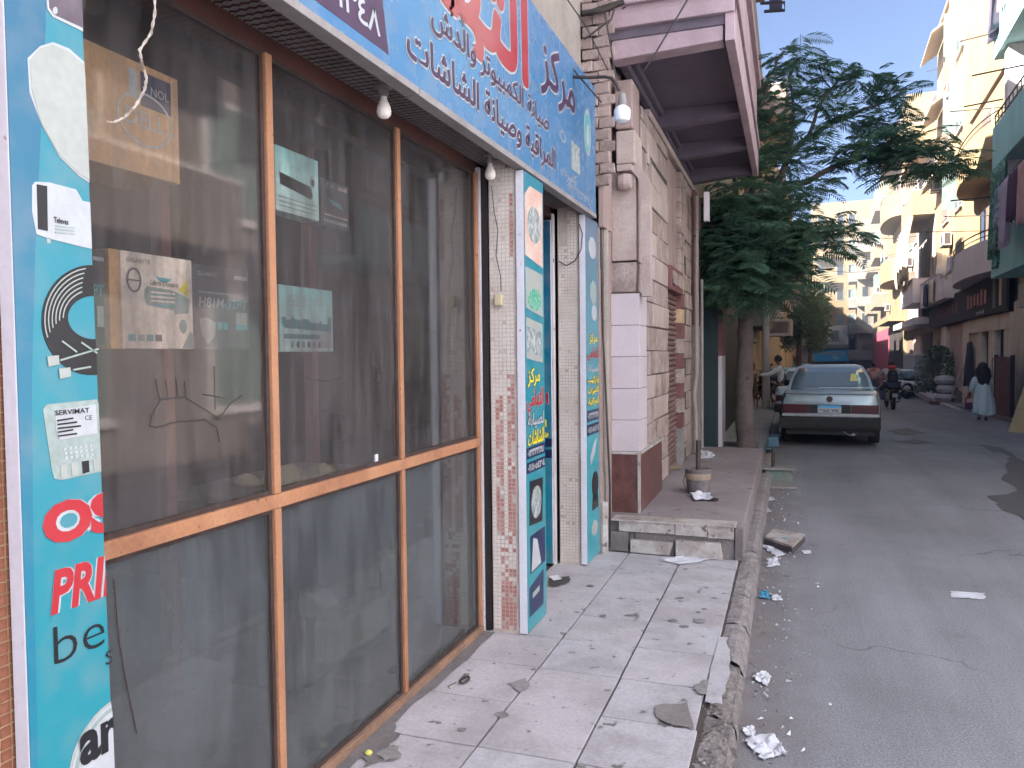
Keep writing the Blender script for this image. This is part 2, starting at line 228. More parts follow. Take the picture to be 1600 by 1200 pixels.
def crack(m, dark=(0.06, 0.055, 0.055)):
    """hairline cracks and worn, dusty drifts over the asphalt"""
    n = m.node_tree.nodes; L = m.node_tree.links; b = n['Principled BSDF']; src = b.inputs['Base Color'].links[0].from_socket
    tc = n.new('ShaderNodeTexCoord'); d = n.new('ShaderNodeTexNoise'); d.inputs['Scale'].default_value = 1.7; d.inputs['Detail'].default_value = 6; L.new(tc.outputs['Object'], d.inputs[0])
    ad = n.new('ShaderNodeMixRGB') if False else n.new('ShaderNodeVectorMath'); ad.operation = 'MULTIPLY_ADD'; L.new(d.outputs[1], ad.inputs[0]); ad.inputs[1].default_value = (0.9, 0.9, 0.9); L.new(tc.outputs['Object'], ad.inputs[2])
    v = n.new('ShaderNodeTexVoronoi'); v.feature = 'DISTANCE_TO_EDGE'; v.inputs['Scale'].default_value = 0.55; L.new(ad.outputs[0], v.inputs[0])
    r = n.new('ShaderNodeMapRange'); r.inputs[1].default_value = 0.002; r.inputs[2].default_value = 0.007; r.inputs[3].default_value = 1; r.inputs[4].default_value = 0; L.new(v.outputs[0], r.inputs[0])
    k = n.new('ShaderNodeTexNoise'); k.inputs['Scale'].default_value = 0.6; L.new(tc.outputs['Object'], k.inputs[0])
    k2 = n.new('ShaderNodeMapRange'); k2.inputs[1].default_value = 0.5; k2.inputs[2].default_value = 0.6; k2.inputs[4].default_value = 0.6; L.new(k.outputs[0], k2.inputs[0])
    mu = n.new('ShaderNodeMath'); mu.operation = 'MULTIPLY'; L.new(r.outputs[0], mu.inputs[0]); L.new(k2.outputs[0], mu.inputs[1])
    mx = n.new('ShaderNodeMix'); mx.data_type = 'RGBA'; L.new(mu.outputs[0], mx.inputs[0]); L.new(src, mx.inputs[6]); mx.inputs[7].default_value = (*dark, 1)
    ms = n.new('ShaderNodeMapping'); ms.inputs['Scale'].default_value = (1.3, 0.12, 1); L.new(tc.outputs['Object'], ms.inputs[0])
    t = n.new('ShaderNodeTexNoise'); t.inputs['Scale'].default_value = 1.2; t.inputs['Detail'].default_value = 7; t.inputs['Roughness'].default_value = 0.7; L.new(ms.outputs[0], t.inputs[0])
    tr = n.new('ShaderNodeMapRange'); tr.inputs[1].default_value = 0.35; tr.inputs[2].default_value = 0.68; tr.inputs[3].default_value = 0.86; tr.inputs[4].default_value = 1.16; L.new(t.outputs[0], tr.inputs[0])
    sc_ = n.new('ShaderNodeVectorMath'); sc_.operation = 'SCALE'; L.new(mx.outputs[2], sc_.inputs[0]); L.new(tr.outputs[0], sc_.inputs['Scale'])
    oi = n.new('ShaderNodeTexNoise'); oi.inputs['Scale'].default_value = 1.1; oi.inputs['Detail'].default_value = 4; oi.inputs['Roughness'].default_value = 0.8; L.new(tc.outputs['Object'], oi.inputs[0])
    o2 = n.new('ShaderNodeMapRange'); o2.inputs[1].default_value = 0.63; o2.inputs[2].default_value = 0.72; o2.inputs[4].default_value = 0.45; L.new(oi.outputs[0], o2.inputs[0])
    om = n.new('ShaderNodeMix'); om.data_type = 'RGBA'; L.new(o2.outputs[0], om.inputs[0]); L.new(sc_.outputs[0], om.inputs[6]); om.inputs[7].default_value = (0.08, 0.075, 0.08, 1)
    sx = n.new('ShaderNodeSeparateXYZ'); L.new(tc.outputs['Object'], sx.inputs[0])
    g_ = n.new('ShaderNodeTexNoise'); g_.inputs['Scale'].default_value = 2.6; g_.inputs['Detail'].default_value = 9; g_.inputs['Roughness'].default_value = 0.75; L.new(tc.outputs['Object'], g_.inputs[0])
    ga = n.new('ShaderNodeMath'); ga.operation = 'MULTIPLY_ADD'; L.new(g_.outputs[0], ga.inputs[0]); ga.inputs[1].default_value = -1.1; L.new(sx.outputs[0], ga.inputs[2])
    gr = n.new('ShaderNodeMapRange'); gr.inputs[1].default_value = -0.75; gr.inputs[2].default_value = -0.38; gr.inputs[3].default_value = 0.85; gr.inputs[4].default_value = 0; L.new(ga.outputs[0], gr.inputs[0])
    gm = n.new('ShaderNodeMix'); gm.data_type = 'RGBA'; L.new(gr.outputs[0], gm.inputs[0]); L.new(om.outputs[2], gm.inputs[6]); gm.inputs[7].default_value = (0.17, 0.145, 0.14, 1)
    L.new(gm.outputs[2], b.inputs['Base Color'])
crack(M['asphalt'])
def print_gradient(name, bottom, top, z0, z1, side=None, rough=0.16):
    """printed vinyl: the ink itself runs from one blue to another up the panel"""
    m = bpy.data.materials.new(name); m.use_nodes = True; n = m.node_tree.nodes; L = m.node_tree.links; b = n['Principled BSDF']
    tc = n.new('ShaderNodeTexCoord'); sx = n.new('ShaderNodeSeparateXYZ'); L.new(tc.outputs['Object'], sx.inputs[0])
    r = n.new('ShaderNodeMapRange'); r.inputs[1].default_value = z0; r.inputs[2].default_value = z1; L.new(sx.outputs[2], r.inputs[0])
    cr = n.new('ShaderNodeValToRGB'); L.new(r.outputs[0], cr.inputs[0])
    cr.color_ramp.elements[0].color = (*bottom, 1); cr.color_ramp.elements[1].color = (*top, 1)
    e = cr.color_ramp.elements.new(0.5); e.color = (*[0.6*a+0.4*q for a, q in zip(bottom, top)], 1)
    no = n.new('ShaderNodeTexNoise'); no.inputs['Scale'].default_value = 9; no.inputs['Detail'].default_value = 7; L.new(tc.outputs['Object'], no.inputs[0])
    rr = n.new('ShaderNodeMapRange'); rr.inputs[1].default_value = 0.45; rr.inputs[2].default_value = 0.75; rr.inputs[4].default_value = 0.35; L.new(no.outputs[0], rr.inputs[0])
    mx = n.new('ShaderNodeMix'); mx.data_type = 'RGBA'; L.new(rr.outputs[0], mx.inputs[0]); L.new(cr.outputs[0], mx.inputs[6]); mx.inputs[7].default_value = (0.22, 0.23, 0.24, 1)
    L.new(mx.outputs[2], b.inputs['Base Color'])
    r2 = n.new('ShaderNodeMapRange'); r2.inputs[3].default_value = rough; r2.inputs[4].default_value = rough+0.25; L.new(no.outputs[0], r2.inputs[0]); L.new(r2.outputs[0], b.inputs['Roughness'])
    b.inputs['Specular IOR Level'].default_value = 0.55
    return m
M['vinyl'] = print_gradient('vinyl', (0.018, 0.22, 0.265), (0.02, 0.18, 0.25), 0.2, 2.6, rough=0.22)
M['vinyldark'] = print_gradient('vinyldark', (0.015, 0.19, 0.27), (0.015, 0.085, 0.18), 0.2, 2.6, rough=0.22)
M['vinylpale'] = print_gradient('vinylpale', (0.025, 0.27, 0.33), (0.11, 0.14, 0.22), 0.9, 2.6, rough=0.22)
M['signvinyl'] = print_gradient('signvinyl', (0.06, 0.17, 0.33), (0.12, 0.33, 0.42), 2.6, 3.5, rough=0.14)

def glassmat(name, dust, fac, gl=0.9, warm=(0.16, 0.15, 0.155)):
    m = bpy.data.materials.new(name); m.use_nodes = True; n = m.node_tree.nodes; L = m.node_tree.links
    n.remove(n['Principled BSDF']); out = n['Material Output']
    tc = n.new('ShaderNodeTexCoord')
    mp = n.new('ShaderNodeMapping'); mp.inputs['Scale'].default_value = (1, 1, 0.45); L.new(tc.outputs['Object'], mp.inputs[0])
    a = n.new('ShaderNodeTexNoise'); a.inputs['Scale'].default_value = 2.2; a.inputs['Detail'].default_value = 9; a.inputs['Roughness'].default_value = 0.68; a.inputs['Distortion'].default_value = 0.5; L.new(mp.outputs[0], a.inputs[0])
    c = n.new('ShaderNodeTexNoise'); c.inputs['Scale'].default_value = 130; c.inputs['Detail'].default_value = 3; L.new(tc.outputs['Object'], c.inputs[0])
    ra = n.new('ShaderNodeMapRange'); ra.inputs[1].default_value = 0.36; ra.inputs[2].default_value = 0.68; ra.inputs[3].default_value = fac*0.4; ra.inputs[4].default_value = min(1, fac*1.8); L.new(a.outputs[0], ra.inputs[0])
    mq = n.new('ShaderNodeMapping'); mq.inputs['Scale'].default_value = (1, 1, 0.12); L.new(tc.outputs['Object'], mq.inputs[0])
    st = n.new('ShaderNodeTexNoise'); st.inputs['Scale'].default_value = 26; st.inputs['Detail'].default_value = 5; L.new(mq.outputs[0], st.inputs[0])
    sr = n.new('ShaderNodeMapRange'); sr.inputs[1].default_value = 0.4; sr.inputs[2].default_value = 0.75; sr.inputs[3].default_value = -0.05; sr.inputs[4].default_value = 0.14; L.new(st.outputs[0], sr.inputs[0])
    s2 = n.new('ShaderNodeMath'); s2.operation = 'ADD'; L.new(ra.outputs[0], s2.inputs[0]); L.new(sr.outputs[0], s2.inputs[1]); ra = s2
    rc = n.new('ShaderNodeMapRange'); rc.inputs[1].default_value = 0.68; rc.inputs[2].default_value = 0.72; rc.inputs[4].default_value = 0.3; L.new(c.outputs[0], rc.inputs[0])
    ad = n.new('ShaderNodeMath'); ad.operation = 'ADD'; ad.use_clamp = True; L.new(ra.outputs[0], ad.inputs[0]); L.new(rc.outputs[0], ad.inputs[1])
    tr = n.new('ShaderNodeBsdfTransparent'); tr.inputs[0].default_value = (0.92, 0.93, 0.92, 1)
    df = n.new('ShaderNodeBsdfDiffuse'); df.inputs[0].default_value = (*dust, 1)
    m1 = n.new('ShaderNodeMixShader'); L.new(ad.outputs[0], m1.inputs[0]); L.new(tr.outputs[0], m1.inputs[1]); L.new(df.outputs[0], m1.inputs[2])
    g = n.new('ShaderNodeBsdfGlossy'); g.inputs['Roughness'].default_value = 0.05; g.inputs[0].default_value = (gl, gl, gl, 1)
    fr = n.new('ShaderNodeFresnel'); ge = n.new('ShaderNodeNewGeometry'); ir = n.new('ShaderNodeMapRange'); ir.inputs[3].default_value = 1.5; ir.inputs[4].default_value = 1/1.5
    L.new(ge.outputs['Backfacing'], ir.inputs[0]); L.new(ir.outputs[0], fr.inputs[0])
    m2 = n.new('ShaderNodeMixShader'); L.new(fr.outputs[0], m2.inputs[0]); L.new(m1.outputs[0], m2.inputs[1]); L.new(g.outputs[0], m2.inputs[2])
    L.new(m2.outputs[0], out.inputs[0]); return m
M['glassup'] = glassmat('glassup', (0.13, 0.115, 0.115), 0.22)
M['glassdown'] = glassmat('glassdown', (0.11, 0.118, 0.124), 0.36)

# ---------------------------------------------------------------- mesh and object helpers
class MB:
    def __init__(s): s.v = []; s.f = []
    def add(s, vs, fs):
        k = len(s.v); s.v += [tuple(p) for p in vs]; s.f += [tuple(i+k for i in f) for f in fs]; return s
    def box(s, a, b, rz=0.0, jit=0.0):
        x0, y0, z0 = a; x1, y1, z1 = b
        P = [(x0, y0, z0), (x1, y0, z0), (x1, y1, z0), (x0, y1, z0), (x0, y0, z1), (x1, y0, z1), (x1, y1, z1), (x0, y1, z1)]
        if jit: P = [(p[0]+R.uniform(-jit, jit), p[1]+R.uniform(-jit, jit), p[2]+R.uniform(-jit, jit)) for p in P]
        if rz:
            cx, cy = (x0+x1)/2, (y0+y1)/2; c, q = math.cos(rz), math.sin(rz)
            P = [(cx+(p[0]-cx)*c-(p[1]-cy)*q, cy+(p[0]-cx)*q+(p[1]-cy)*c, p[2]) for p in P]
        return s.add(P, [(3, 2, 1, 0), (4, 5, 6, 7), (0, 1, 5, 4), (1, 2, 6, 5), (2, 3, 7, 6), (3, 0, 4, 7)])
    def cbox(s, c, d, rz=0.0): return s.box((c[0]-d[0]/2, c[1]-d[1]/2, c[2]-d[2]/2), (c[0]+d[0]/2, c[1]+d[1]/2, c[2]+d[2]/2), rz)
    def prism(s, pts, lo, hi, axis='z'):
        """polygon pts (2D) extruded between lo and hi along axis"""
        n = len(pts)
        f = {'z': lambda p, h: (p[0], p[1], h), 'x': lambda p, h: (h, p[0], p[1]), 'y': lambda p, h: (p[0], h, p[1])}[axis]
        vs = [f(p, lo) for p in pts]+[f(p, hi) for p in pts]
        return s.add(vs, [tuple(range(n))[::-1], tuple(range(n, 2*n))]+[(i, (i+1) % n, (i+1) % n+n, i+n) for i in range(n)])
    def tube(s, pts, r, n=8, cap=True):
        pts = [Vector(p) for p in pts]; rs = r if isinstance(r, (list, tuple)) else [r]*len(pts); vs = []
        up = Vector((0, 0, 1)); prev = None
        for i, p in enumerate(pts):
            t = (pts[min(i+1, len(pts)-1)]-pts[max(i-1, 0)]).normalized()
            if prev is None:
                a = t.cross(up) if abs(t.z) < 0.95 else t.cross(Vector((1, 0, 0)))
            else: a = prev - t*prev.dot(t)
            a = a.normalized() if a.length > 1e-6 else Vector((1, 0, 0)); prev = a; b = t.cross(a)
            for k in range(n):
                q = 2*math.pi*k/n; vs.append(p+(a*math.cos(q)+b*math.sin(q))*rs[i])
        fs = [(i*n+k, i*n+(k+1) % n, (i+1)*n+(k+1) % n, (i+1)*n+k) for i in range(len(pts)-1) for k in range(n)]
        if cap: fs += [tuple(range(n))[::-1], tuple((len(pts)-1)*n+k for k in range(n))]
        return s.add(vs, fs)
    def lathe(s, prof, c=(0, 0, 0), n=16, axis='z'):
        vs = []
        for r, h in prof:
            for k in range(n):
                q = 2*math.pi*k/n; a, b = r*math.cos(q), r*math.sin(q)
                p = {'z': (a, b, h), 'x': (h, a, b), 'y': (a, h, b)}[axis]
                vs.append((c[0]+p[0], c[1]+p[1], c[2]+p[2]))
        fs = [(i*n+k, i*n+(k+1) % n, (i+1)*n+(k+1) % n, (i+1)*n+k) for i in range(len(prof)-1) for k in range(n)]
        fs += [tuple(range(n))[::-1], tuple((len(prof)-1)*n+k for k in range(n))]
        return s.add(vs, fs)
    def grid(s, fn, nu, nv):
        vs = [fn(i/nu, j/nv) for j in range(nv+1) for i in range(nu+1)]
        return s.add(vs, [(j*(nu+1)+i, j*(nu+1)+i+1, (j+1)*(nu+1)+i+1, (j+1)*(nu+1)+i) for j in range(nv) for i in range(nu)])
    def build(s, name, m, parent=None, bevel=0.0, smooth=False, fix=True, solid=0.0, local=False):
        me = bpy.data.meshes.new(name); off = Vector((0, 0, 0))
        if parent is not None and not local:
            p = parent
            while p is not None: off += p.location; p = p.parent
        me.from_pydata([tuple(Vector(v)-off) for v in s.v], [], s.f)
        if fix:
            bm = bmesh.new(); bm.from_mesh(me); bmesh.ops.recalc_face_normals(bm, faces=bm.faces); bm.to_mesh(me); bm.free()
        me.materials.append(M[m] if isinstance(m, str) else m)
        if smooth:
            for p in me.polygons: p.use_smooth = True
            try: me.set_sharp_from_angle(angle=rad(40))
            except Exception: pass
        o = bpy.data.objects.new(name, me); COL.objects.link(o)
        if parent is not None: o.parent = parent
        if solid:
            md = o.modifiers.new('solid', 'SOLIDIFY'); md.thickness = solid
        if bevel:
            md = o.modifiers.new('bevel', 'BEVEL'); md.width = bevel; md.segments = 2; md.limit_method = 'ANGLE'
        return o
def root(name, loc, label, cat, group=None, rz=0.0):
    o = bpy.data.objects.new(name, None); COL.objects.link(o); o.location = Vector(loc); o.rotation_euler = (0, 0, rz); o.empty_display_size = 0.2
    return tag(o, label, cat, group)
def tag(o, label=None, cat=None, group=None, kind=None):
    if label: o['label'] = label
    if cat: o['category'] = cat
    if group: o['group'] = group
    if kind: o['kind'] = kind
    return o
def linkcopy(src, parent, loc, rz=None, name=None):
    c = src.copy(); COL.objects.link(c); c.parent = parent; c.location = loc
    if rz is not None: c.rotation_euler = (0, 0, rz)
    return c

# Arabic letters joined by hand (presentation forms), then laid out right to left
AR = {'ا': ('\ufe8d', '\ufe8e'), 'ب': ('\ufe8f', '\ufe90', '\ufe91', '\ufe92'), 'ت': ('\ufe95', '\ufe96', '\ufe97', '\ufe98'),
      'ة': ('\ufe93', '\ufe94'), 'د': ('\ufea9', '\ufeaa'), 'ر': ('\ufead', '\ufeae'), 'ز': ('\ufeaf', '\ufeb0'), 'ش': ('\ufeb5', '\ufeb6', '\ufeb7', '\ufeb8'),
      'ص': ('\ufeb9', '\ufeba', '\ufebb', '\ufebc'), 'ق': ('\ufed5', '\ufed6', '\ufed7', '\ufed8'), 'ك': ('\ufed9', '\ufeda', '\ufedb', '\ufedc'),
      'ل': ('\ufedd', '\ufede', '\ufedf', '\ufee0'), 'م': ('\ufee1', '\ufee2', '\ufee3', '\ufee4'), 'ن': ('\ufee5', '\ufee6', '\ufee7', '\ufee8'),
      'ه': ('\ufee9', '\ufeea', '\ufeeb', '\ufeec'), 'و': ('\ufeed', '\ufeee'), 'ى': ('\ufeef', '\ufef0'), 'ي': ('\ufef1', '\ufef2', '\ufef3', '\ufef4')}
def arabic(t):
    out = []
    for i, ch in enumerate(t):
        if ch not in AR: out.append(ch); continue
        f = AR[ch]; prv = i > 0 and t[i-1] in AR and len(AR[t[i-1]]) == 4; nx = i+1 < len(t) and t[i+1] in AR and len(f) == 4
        out.append(f[3] if prv and nx else f[2] if nx else f[1] if prv else f[0])
    # keep digit runs left to right
    s = ''.join(out)[::-1]; res = ''; run = ''
    for ch in s:
        if '\u0660' <= ch <= '\u0669': run += ch
        else: res += run[::-1]+ch; run = ''
    return res+run[::-1]
def text_mesh(body, offset=0.0, shear=0.0):
    c = bpy.data.curves.new('lettering', 'FONT'); c.body = body; c.resolution_u = 3; c.offset = offset; c.shear = shear
    o = bpy.data.objects.new('lettering', c); COL.objects.link(o)
    dg = bpy.context.evaluated_depsgraph_get(); me = bpy.data.meshes.new_from_object(o.evaluated_get(dg))
    bpy.data.objects.remove(o); bpy.data.curves.remove(c); return me
def fit_text(body, m, parent, origin, ux, uz, w_, h_, offset=0.0, clip=None, ref=None, slant=0.0, name='lettering', shear=0.0, spread=0.0):
    """fit the lettering into the rectangle origin + ux*[0,w] + uz*[0,h]"""
    me = text_mesh(body, offset, shear); vs = me.vertices
    if not len(vs): return None
    x0 = min(v.co.x for v in vs); x1 = max(v.co.x for v in vs); y0 = min(v.co.y for v in vs); y1 = max(v.co.y for v in vs)
    origin = Vector(origin); ux = Vector(ux); uz = Vector(uz); off = Vector((0, 0, 0)); p = parent
    while p is not None: off += p.location; p = p.parent
    if clip is not None:
        bm = bmesh.new(); bm.from_mesh(me); cx = x0+(x1-x0)*clip
        bmesh.ops.bisect_plane(bm, geom=bm.verts[:]+bm.edges[:]+bm.faces[:], plane_co=(cx, 0, 0), plane_no=(1, 0, 0), clear_outer=True)
        bm.to_mesh(me); bm.free(); x1 = cx
    for v in me.vertices:
        a = (v.co.x-x0)/(x1-x0)*w_; b = (v.co.y-y0)/(y1-y0)*h_
        v.co = origin+ux*a+uz*(b+slant*a)-off
    nrm = ux.cross(uz); par = list(range(len(me.vertices)))
    def find(a):
        while par[a] != a: par[a] = par[par[a]]; a = par[a]
        return a
    for e in me.edges: a, b = find(e.vertices[0]), find(e.vertices[1]); par[a] = b
    ids = {}
    for i, v in enumerate(me.vertices): v.co += nrm*(0.00012*(ids.setdefault(find(i), len(ids)) % 9))
    if spread:
        bm = bmesh.new(); bm.from_mesh(me); src_ = bm.verts[:]+bm.edges[:]+bm.faces[:]; N_ = 8
        for q in range(N_):
            d_ = bmesh.ops.duplicate(bm, geom=src_); a_ = 2*math.pi*q/N_; sh_v = ux*(spread*math.cos(a_))+uz*(spread*math.sin(a_))-nrm*(0.00004*(q+1))
            for g_e in d_['geom']:
                if isinstance(g_e, bmesh.types.BMVert): g_e.co += sh_v
        bm.to_mesh(me); bm.free()
    me.materials.clear(); me.materials.append(M[m]); me.name = name
    o = bpy.data.objects.new(name, me); COL.objects.link(o); o.parent = parent; return o
UY = Vector((0, 1, 0)); UZ = Vector((0, 0, 1)); UX = Vector((1, 0, 0))
def text_x(body, m, parent, x, y0, y1, z0, z1, **k):     # on a face looking towards +x
    return fit_text(body, m, parent, (x, y0, z0), UY, UZ, y1-y0, z1-z0, **k)
def text_px(body, m, parent, x, l, r, **k):               # l, r: (px, top, bottom) where the word begins and ends
    a, b = onx(l[0], l[2], x), onx(l[0], l[1], x); c, d = onx(r[0], r[2], x), onx(r[0], r[1], x)
    return text_x(body, m, parent, x, a.y, c.y, (a.z+c.z)/2, (b.z+d.z)/2, **k)
def shape_x(pts, x, m, parent, name='print', t=0.001):
    return MB().prism(pts, x, x+t, 'x').build(name, m, parent)
def ell(cy, cz, ry, rz_, n=28, rot=0.0, a0=0, a1=2*math.pi):
    return [(cy+ry*math.cos(a)*math.cos(rot)-rz_*math.sin(a)*math.sin(rot), cz+ry*math.cos(a)*math.sin(rot)+rz_*math.sin(a)*math.cos(rot)) for a in [a0+(a1-a0)*i/n for i in range(n)]]
def rect(y0, y1, z0, z1): return [(y0, z0), (y1, z0), (y1, z1), (y0, z1)]
def clip_y(pts, ymax):
    out = []
    for i, p in enumerate(pts):
        q = pts[(i+1) % len(pts)]
        if p[0] <= ymax: out.append(p)
        if (p[0] <= ymax) != (q[0] <= ymax):
            t = (ymax-p[0])/(q[0]-p[0]); out.append((ymax, p[1]+t*(q[1]-p[1])))
    return out
def ribbon_x(pts, wd, x, t=0.001):
    mb = MB(); L = []; Rr = []
    for i, p in enumerate(pts):
        a = Vector((*pts[max(i-1, 0)], 0)); b = Vector((*pts[min(i+1, len(pts)-1)], 0)); d = (b-a).normalized(); nrm = Vector((-d.y, d.x, 0))*wd/2
        L.append((p[0]+nrm.x, p[1]+nrm.y)); Rr.append((p[0]-nrm.x, p[1]-nrm.y))
    for i in range(len(pts)-1): mb.prism([L[i], L[i+1], Rr[i+1], Rr[i]], x, x+t, 'x')
    return mb

# ================================================================ GROUND
def ground():
    mb = MB(); ss = [-60, -30, -14, -5, 0, 20, 50, 90, 130, 400]; ls = [-200, -20, -8, -3, 0, 3, 8, 20, 200]
    vs = [wld(l, s, gz(min(s, 130))) for s in ss for l in ls]; n = len(ls)
    mb.add(vs, [(j*n+i, j*n+i+1, (j+1)*n+i+1, (j+1)*n+i) for j in range(len(ss)-1) for i in range(n-1)])
    tag(mb.build('road', 'asphalt'), kind='structure')
ground()
def blob(pts, z, name, m, label=None, cat=None, kind=None, jit=0.03, parent=None, sub=4, follow=False):
    """thin irregular patch lying 4 mm above what it covers"""
    out = []
    for i, p in enumerate(pts):
        q = pts[(i+1) % len(pts)]
        for k in range(sub):
            t = k/sub; out.append((p[0]+(q[0]-p[0])*t+R.uniform(-jit, jit), p[1]+(q[1]-p[1])*t+R.uniform(-jit, jit)))
    c = (sum(p[0] for p in out)/len(out), sum(p[1] for p in out)/len(out)); n = len(out)
    def zz(p):
        if not follow: return z
        s = (Vector((p[0], p[1], 0))-OO).dot(E2); return gz(s)+z
    mb = MB().add([(*p, zz(p)) for p in out], [tuple(range(n))])
    o = mb.build(name, m, parent); return tag(o, label, cat, kind=kind)
# dirt washed along the kerb, and the dark stains on the road
def gpx(px): return [tuple(onz(u, v, 0)[:2]) for u, v in px]
blob(gpx([(1528, 690), (1570, 696), (1600, 722), (1640, 760), (1700, 900), (1600, 812), (1552, 788), (1550, 776), (1588, 768), (1566, 745), (1580, 720)]), 0.006, 'wet_stain', 'wet', 'long dark wet stain running over the asphalt at the right edge of the road', 'stain', jit=0.05, follow=True)
blob(gpx([(1395, 686), (1430, 681), (1462, 687), (1432, 691)]), 0.006, 'wet_stain', 'wet', 'small dark oil stain on the asphalt, nearer of the two right of the silver car', 'stain', jit=0.05, follow=True)
blob(gpx([(1385, 665), (1420, 658), (1445, 667), (1415, 673)]), 0.006, 'wet_stain', 'wet', 'faint dark oil stain on the asphalt, farther of the two right of the silver car', 'stain', jit=0.05, follow=True)

# pavement in front of the shop
pav = tag(MB().box((-2.1, -6, -0.2), (-0.33, 5.9, 0.112)).build('pavement', 'joint'), kind='structure')
cols = [(-1.60, -1.146), (-1.136, -0.748), (-0.737, -0.345)]
ys = [1.15+0.405*i for i in range(12)]
for ci, (a, b) in enumerate(cols):
    for j in range(len(ys)):
        y0, y1 = ys[j]+0.004, min(ys[j]+0.401, 5.885)
        if y1-y0 < 0.05: continue
        dz = R.uniform(-0.002, 0.002); a2, b2 = a, b
        if ci == 2 and 2.8 < y0 < 3.9: b2 = b-0.01
        o = MB().box((a2, y0, 0.08), (b2, y1, 0.13+dz), jit=0.0015).build('paving_tile', R.choice(['tile', 'tile2', 'tile3']) if ci else 'tile3', pav, bevel=0.002)
MB().box((-1.62, -6, 0.08), (-0.345, 1.14, 0.13)).build('paving_slab', 'tile', pav)
# worn cement fills on the tiles
blob([(p.x, p.y) for p in (onz(u, v, 0.13) for u, v in ((1022, 1104), (1078, 1098), (1084, 1142), (1030, 1128)))], 0.136, 'cement_patch', 'concrete', parent=pav, jit=0.012)
blob([(p.x, p.y) for p in (onz(u, v, 0.13) for u, v in ((1082, 1072), (1112, 1062), (1118, 1085), (1090, 1086)))], 0.136, 'cement_patch', 'concrete', parent=pav, jit=0.012)
blob([(p.x, p.y) for p in (onz(u, v, 0.13) for u, v in ((856, 905), (888, 902), (892, 908), (872, 917), (856, 917)))], 0.136, 'cement_patch', 'darkconcrete', parent=pav, jit=0.012)
blob([(p.x, p.y) for p in (onz(u, v, 0.13) for u, v in ((545, 1170), (620, 1132), (624, 1148), (600, 1185), (575, 1200)))], 0.136, 'cement_patch', 'mortar', parent=pav, jit=0.015)
blob([(p.x, p.y) for p in (onz(u, v, 0.13) for u, v in ((590, 1172), (625, 1170), (620, 1192), (600, 1190)))], 0.139, 'cement_patch', 'concrete', parent=pav, jit=0.015)
blob([(p.x, p.y) for p in (onz(u, v, 0.13) for u, v in ((796, 1070), (822, 1062), (830, 1072), (812, 1083)))], 0.136, 'cement_patch', 'concrete', parent=pav, jit=0.01)
blob([(p.x, p.y) for p in (onz(u, v, 0.13) for u, v in ((1084, 968), (1105, 970), (1100, 975), (1086, 974)))], 0.136, 'cement_patch', 'concrete', parent=pav, jit=0.01)
for k in range(15):    # stains and gum
    x, y = R.uniform(-1.5, -0.4), R.uniform(2.4, 5.8); q = R.uniform(0.008, 0.028)
    blob([(x+q*math.cos(a)*1.2*R.uniform(.7, 1.2), y+q*math.sin(a)*R.uniform(.7, 1.2)) for a in [k2*.63 for k2 in range(10)]], 0.1345, 'stain_spot', R.choice(['kerb', 'concrete', 'concrete']), parent=pav, jit=q*0.06, sub=1)
# dust and dirt band under the window sill
blob([(-1.62, 1.2), (-1.5, 1.2), (-1.515, 2.3), (-1.53, 3.0), (-1.5, 3.95), (-1.62, 3.95)], 0.1355, 'sill_dirt', 'mortar', parent=pav, jit=0.012, sub=5)
# kerb: stones that are broken to rubble nearest the camera
kerb = tag(MB().box((-0.335, -6, -0.2), (-0.222, 21.5, 0.088)).build('kerb', 'dirt'), kind='structure')
def rough(y0, y1, x0, x1, h, m, name, amp, n=18, seed=0):
    r = random.Random(seed); P = {}
    def fn(u, v):
        k = (round(u*6), round(v*n))
        if k not in P: P[k] = (r.uniform(-amp, amp), r.uniform(-amp, amp), r.uniform(-amp, amp))
        d = P[k]; prof = [(-0.0, 0.9), (0.1, 1.0), (0.35, 1.02), (0.6, 1.0), (0.82, 0.85), (0.97, 0.45), (1.02, -0.15)][round(u*6)]
        return (x0+(x1-x0)*prof[0]+d[0], y0+(y1-y0)*v+d[1]*(0 if v in (0, 1) else 1), h*prof[1]+d[2]*(1 if prof[1] > 0 else 0))
    return MB().grid(fn, 6, n).build(name, m, kerb, fix=False)
yk = 1.2
while yk < 21.3:
    L_ = R.uniform(0.5, 0.75); broken = yk < 3.4
    rough(yk, yk+L_-0.004, -0.34, -0.205, 0.10 if broken else 0.116, 'dirt' if broken else 'kerb', 'kerb_stone', 0.012 if broken else 0.004, n=26 if broken else 14, seed=int(yk*100))
    yk += L_
blob([(-0.345, 3.42), (-0.27, 3.44), (-0.262, 3.7), (-0.275, 4.0), (-0.3, 4.25), (-0.345, 4.25)], 0.137, 'cement_patch', 'tile', parent=kerb, jit=0.012)
# crumbs of stone, plaster and paper along the gutter: nobody could count them
mb = MB()
def crumb(mb, x, y, z, q):
    vs = [(x+R.uniform(-q, q), y+R.uniform(-q, q), z+R.uniform(0, q)) for _ in range(3)]+[(x, y, z+q*R.uniform(0.6, 1.3))]
    mb.add(vs, [(0, 1, 2), (0, 3, 1), (1, 3, 2), (2, 3, 0)])
for k in range(900):
    y = R.uniform(1.8, 11.5); x = -0.2+abs(R.gauss(0, 0.16)); crumb(mb, x, y, 0.004, R.choice([0.004, 0.006, 0.01, 0.016]))
for k in range(500):
    y = R.uniform(2, 3.6); crumb(mb, R.uniform(-0.36, -0.2), y, 0.1, R.choice([0.004, 0.008, 0.014]))
for k in range(260):
    crumb(mb, R.uniform(-0.2, 4.5), R.uniform(2, 14), 0.002, R.choice([0.003, 0.005]))
tag(mb.build('gutter_rubble', 'kerb', fix=False), kind='stuff')
mb = MB()
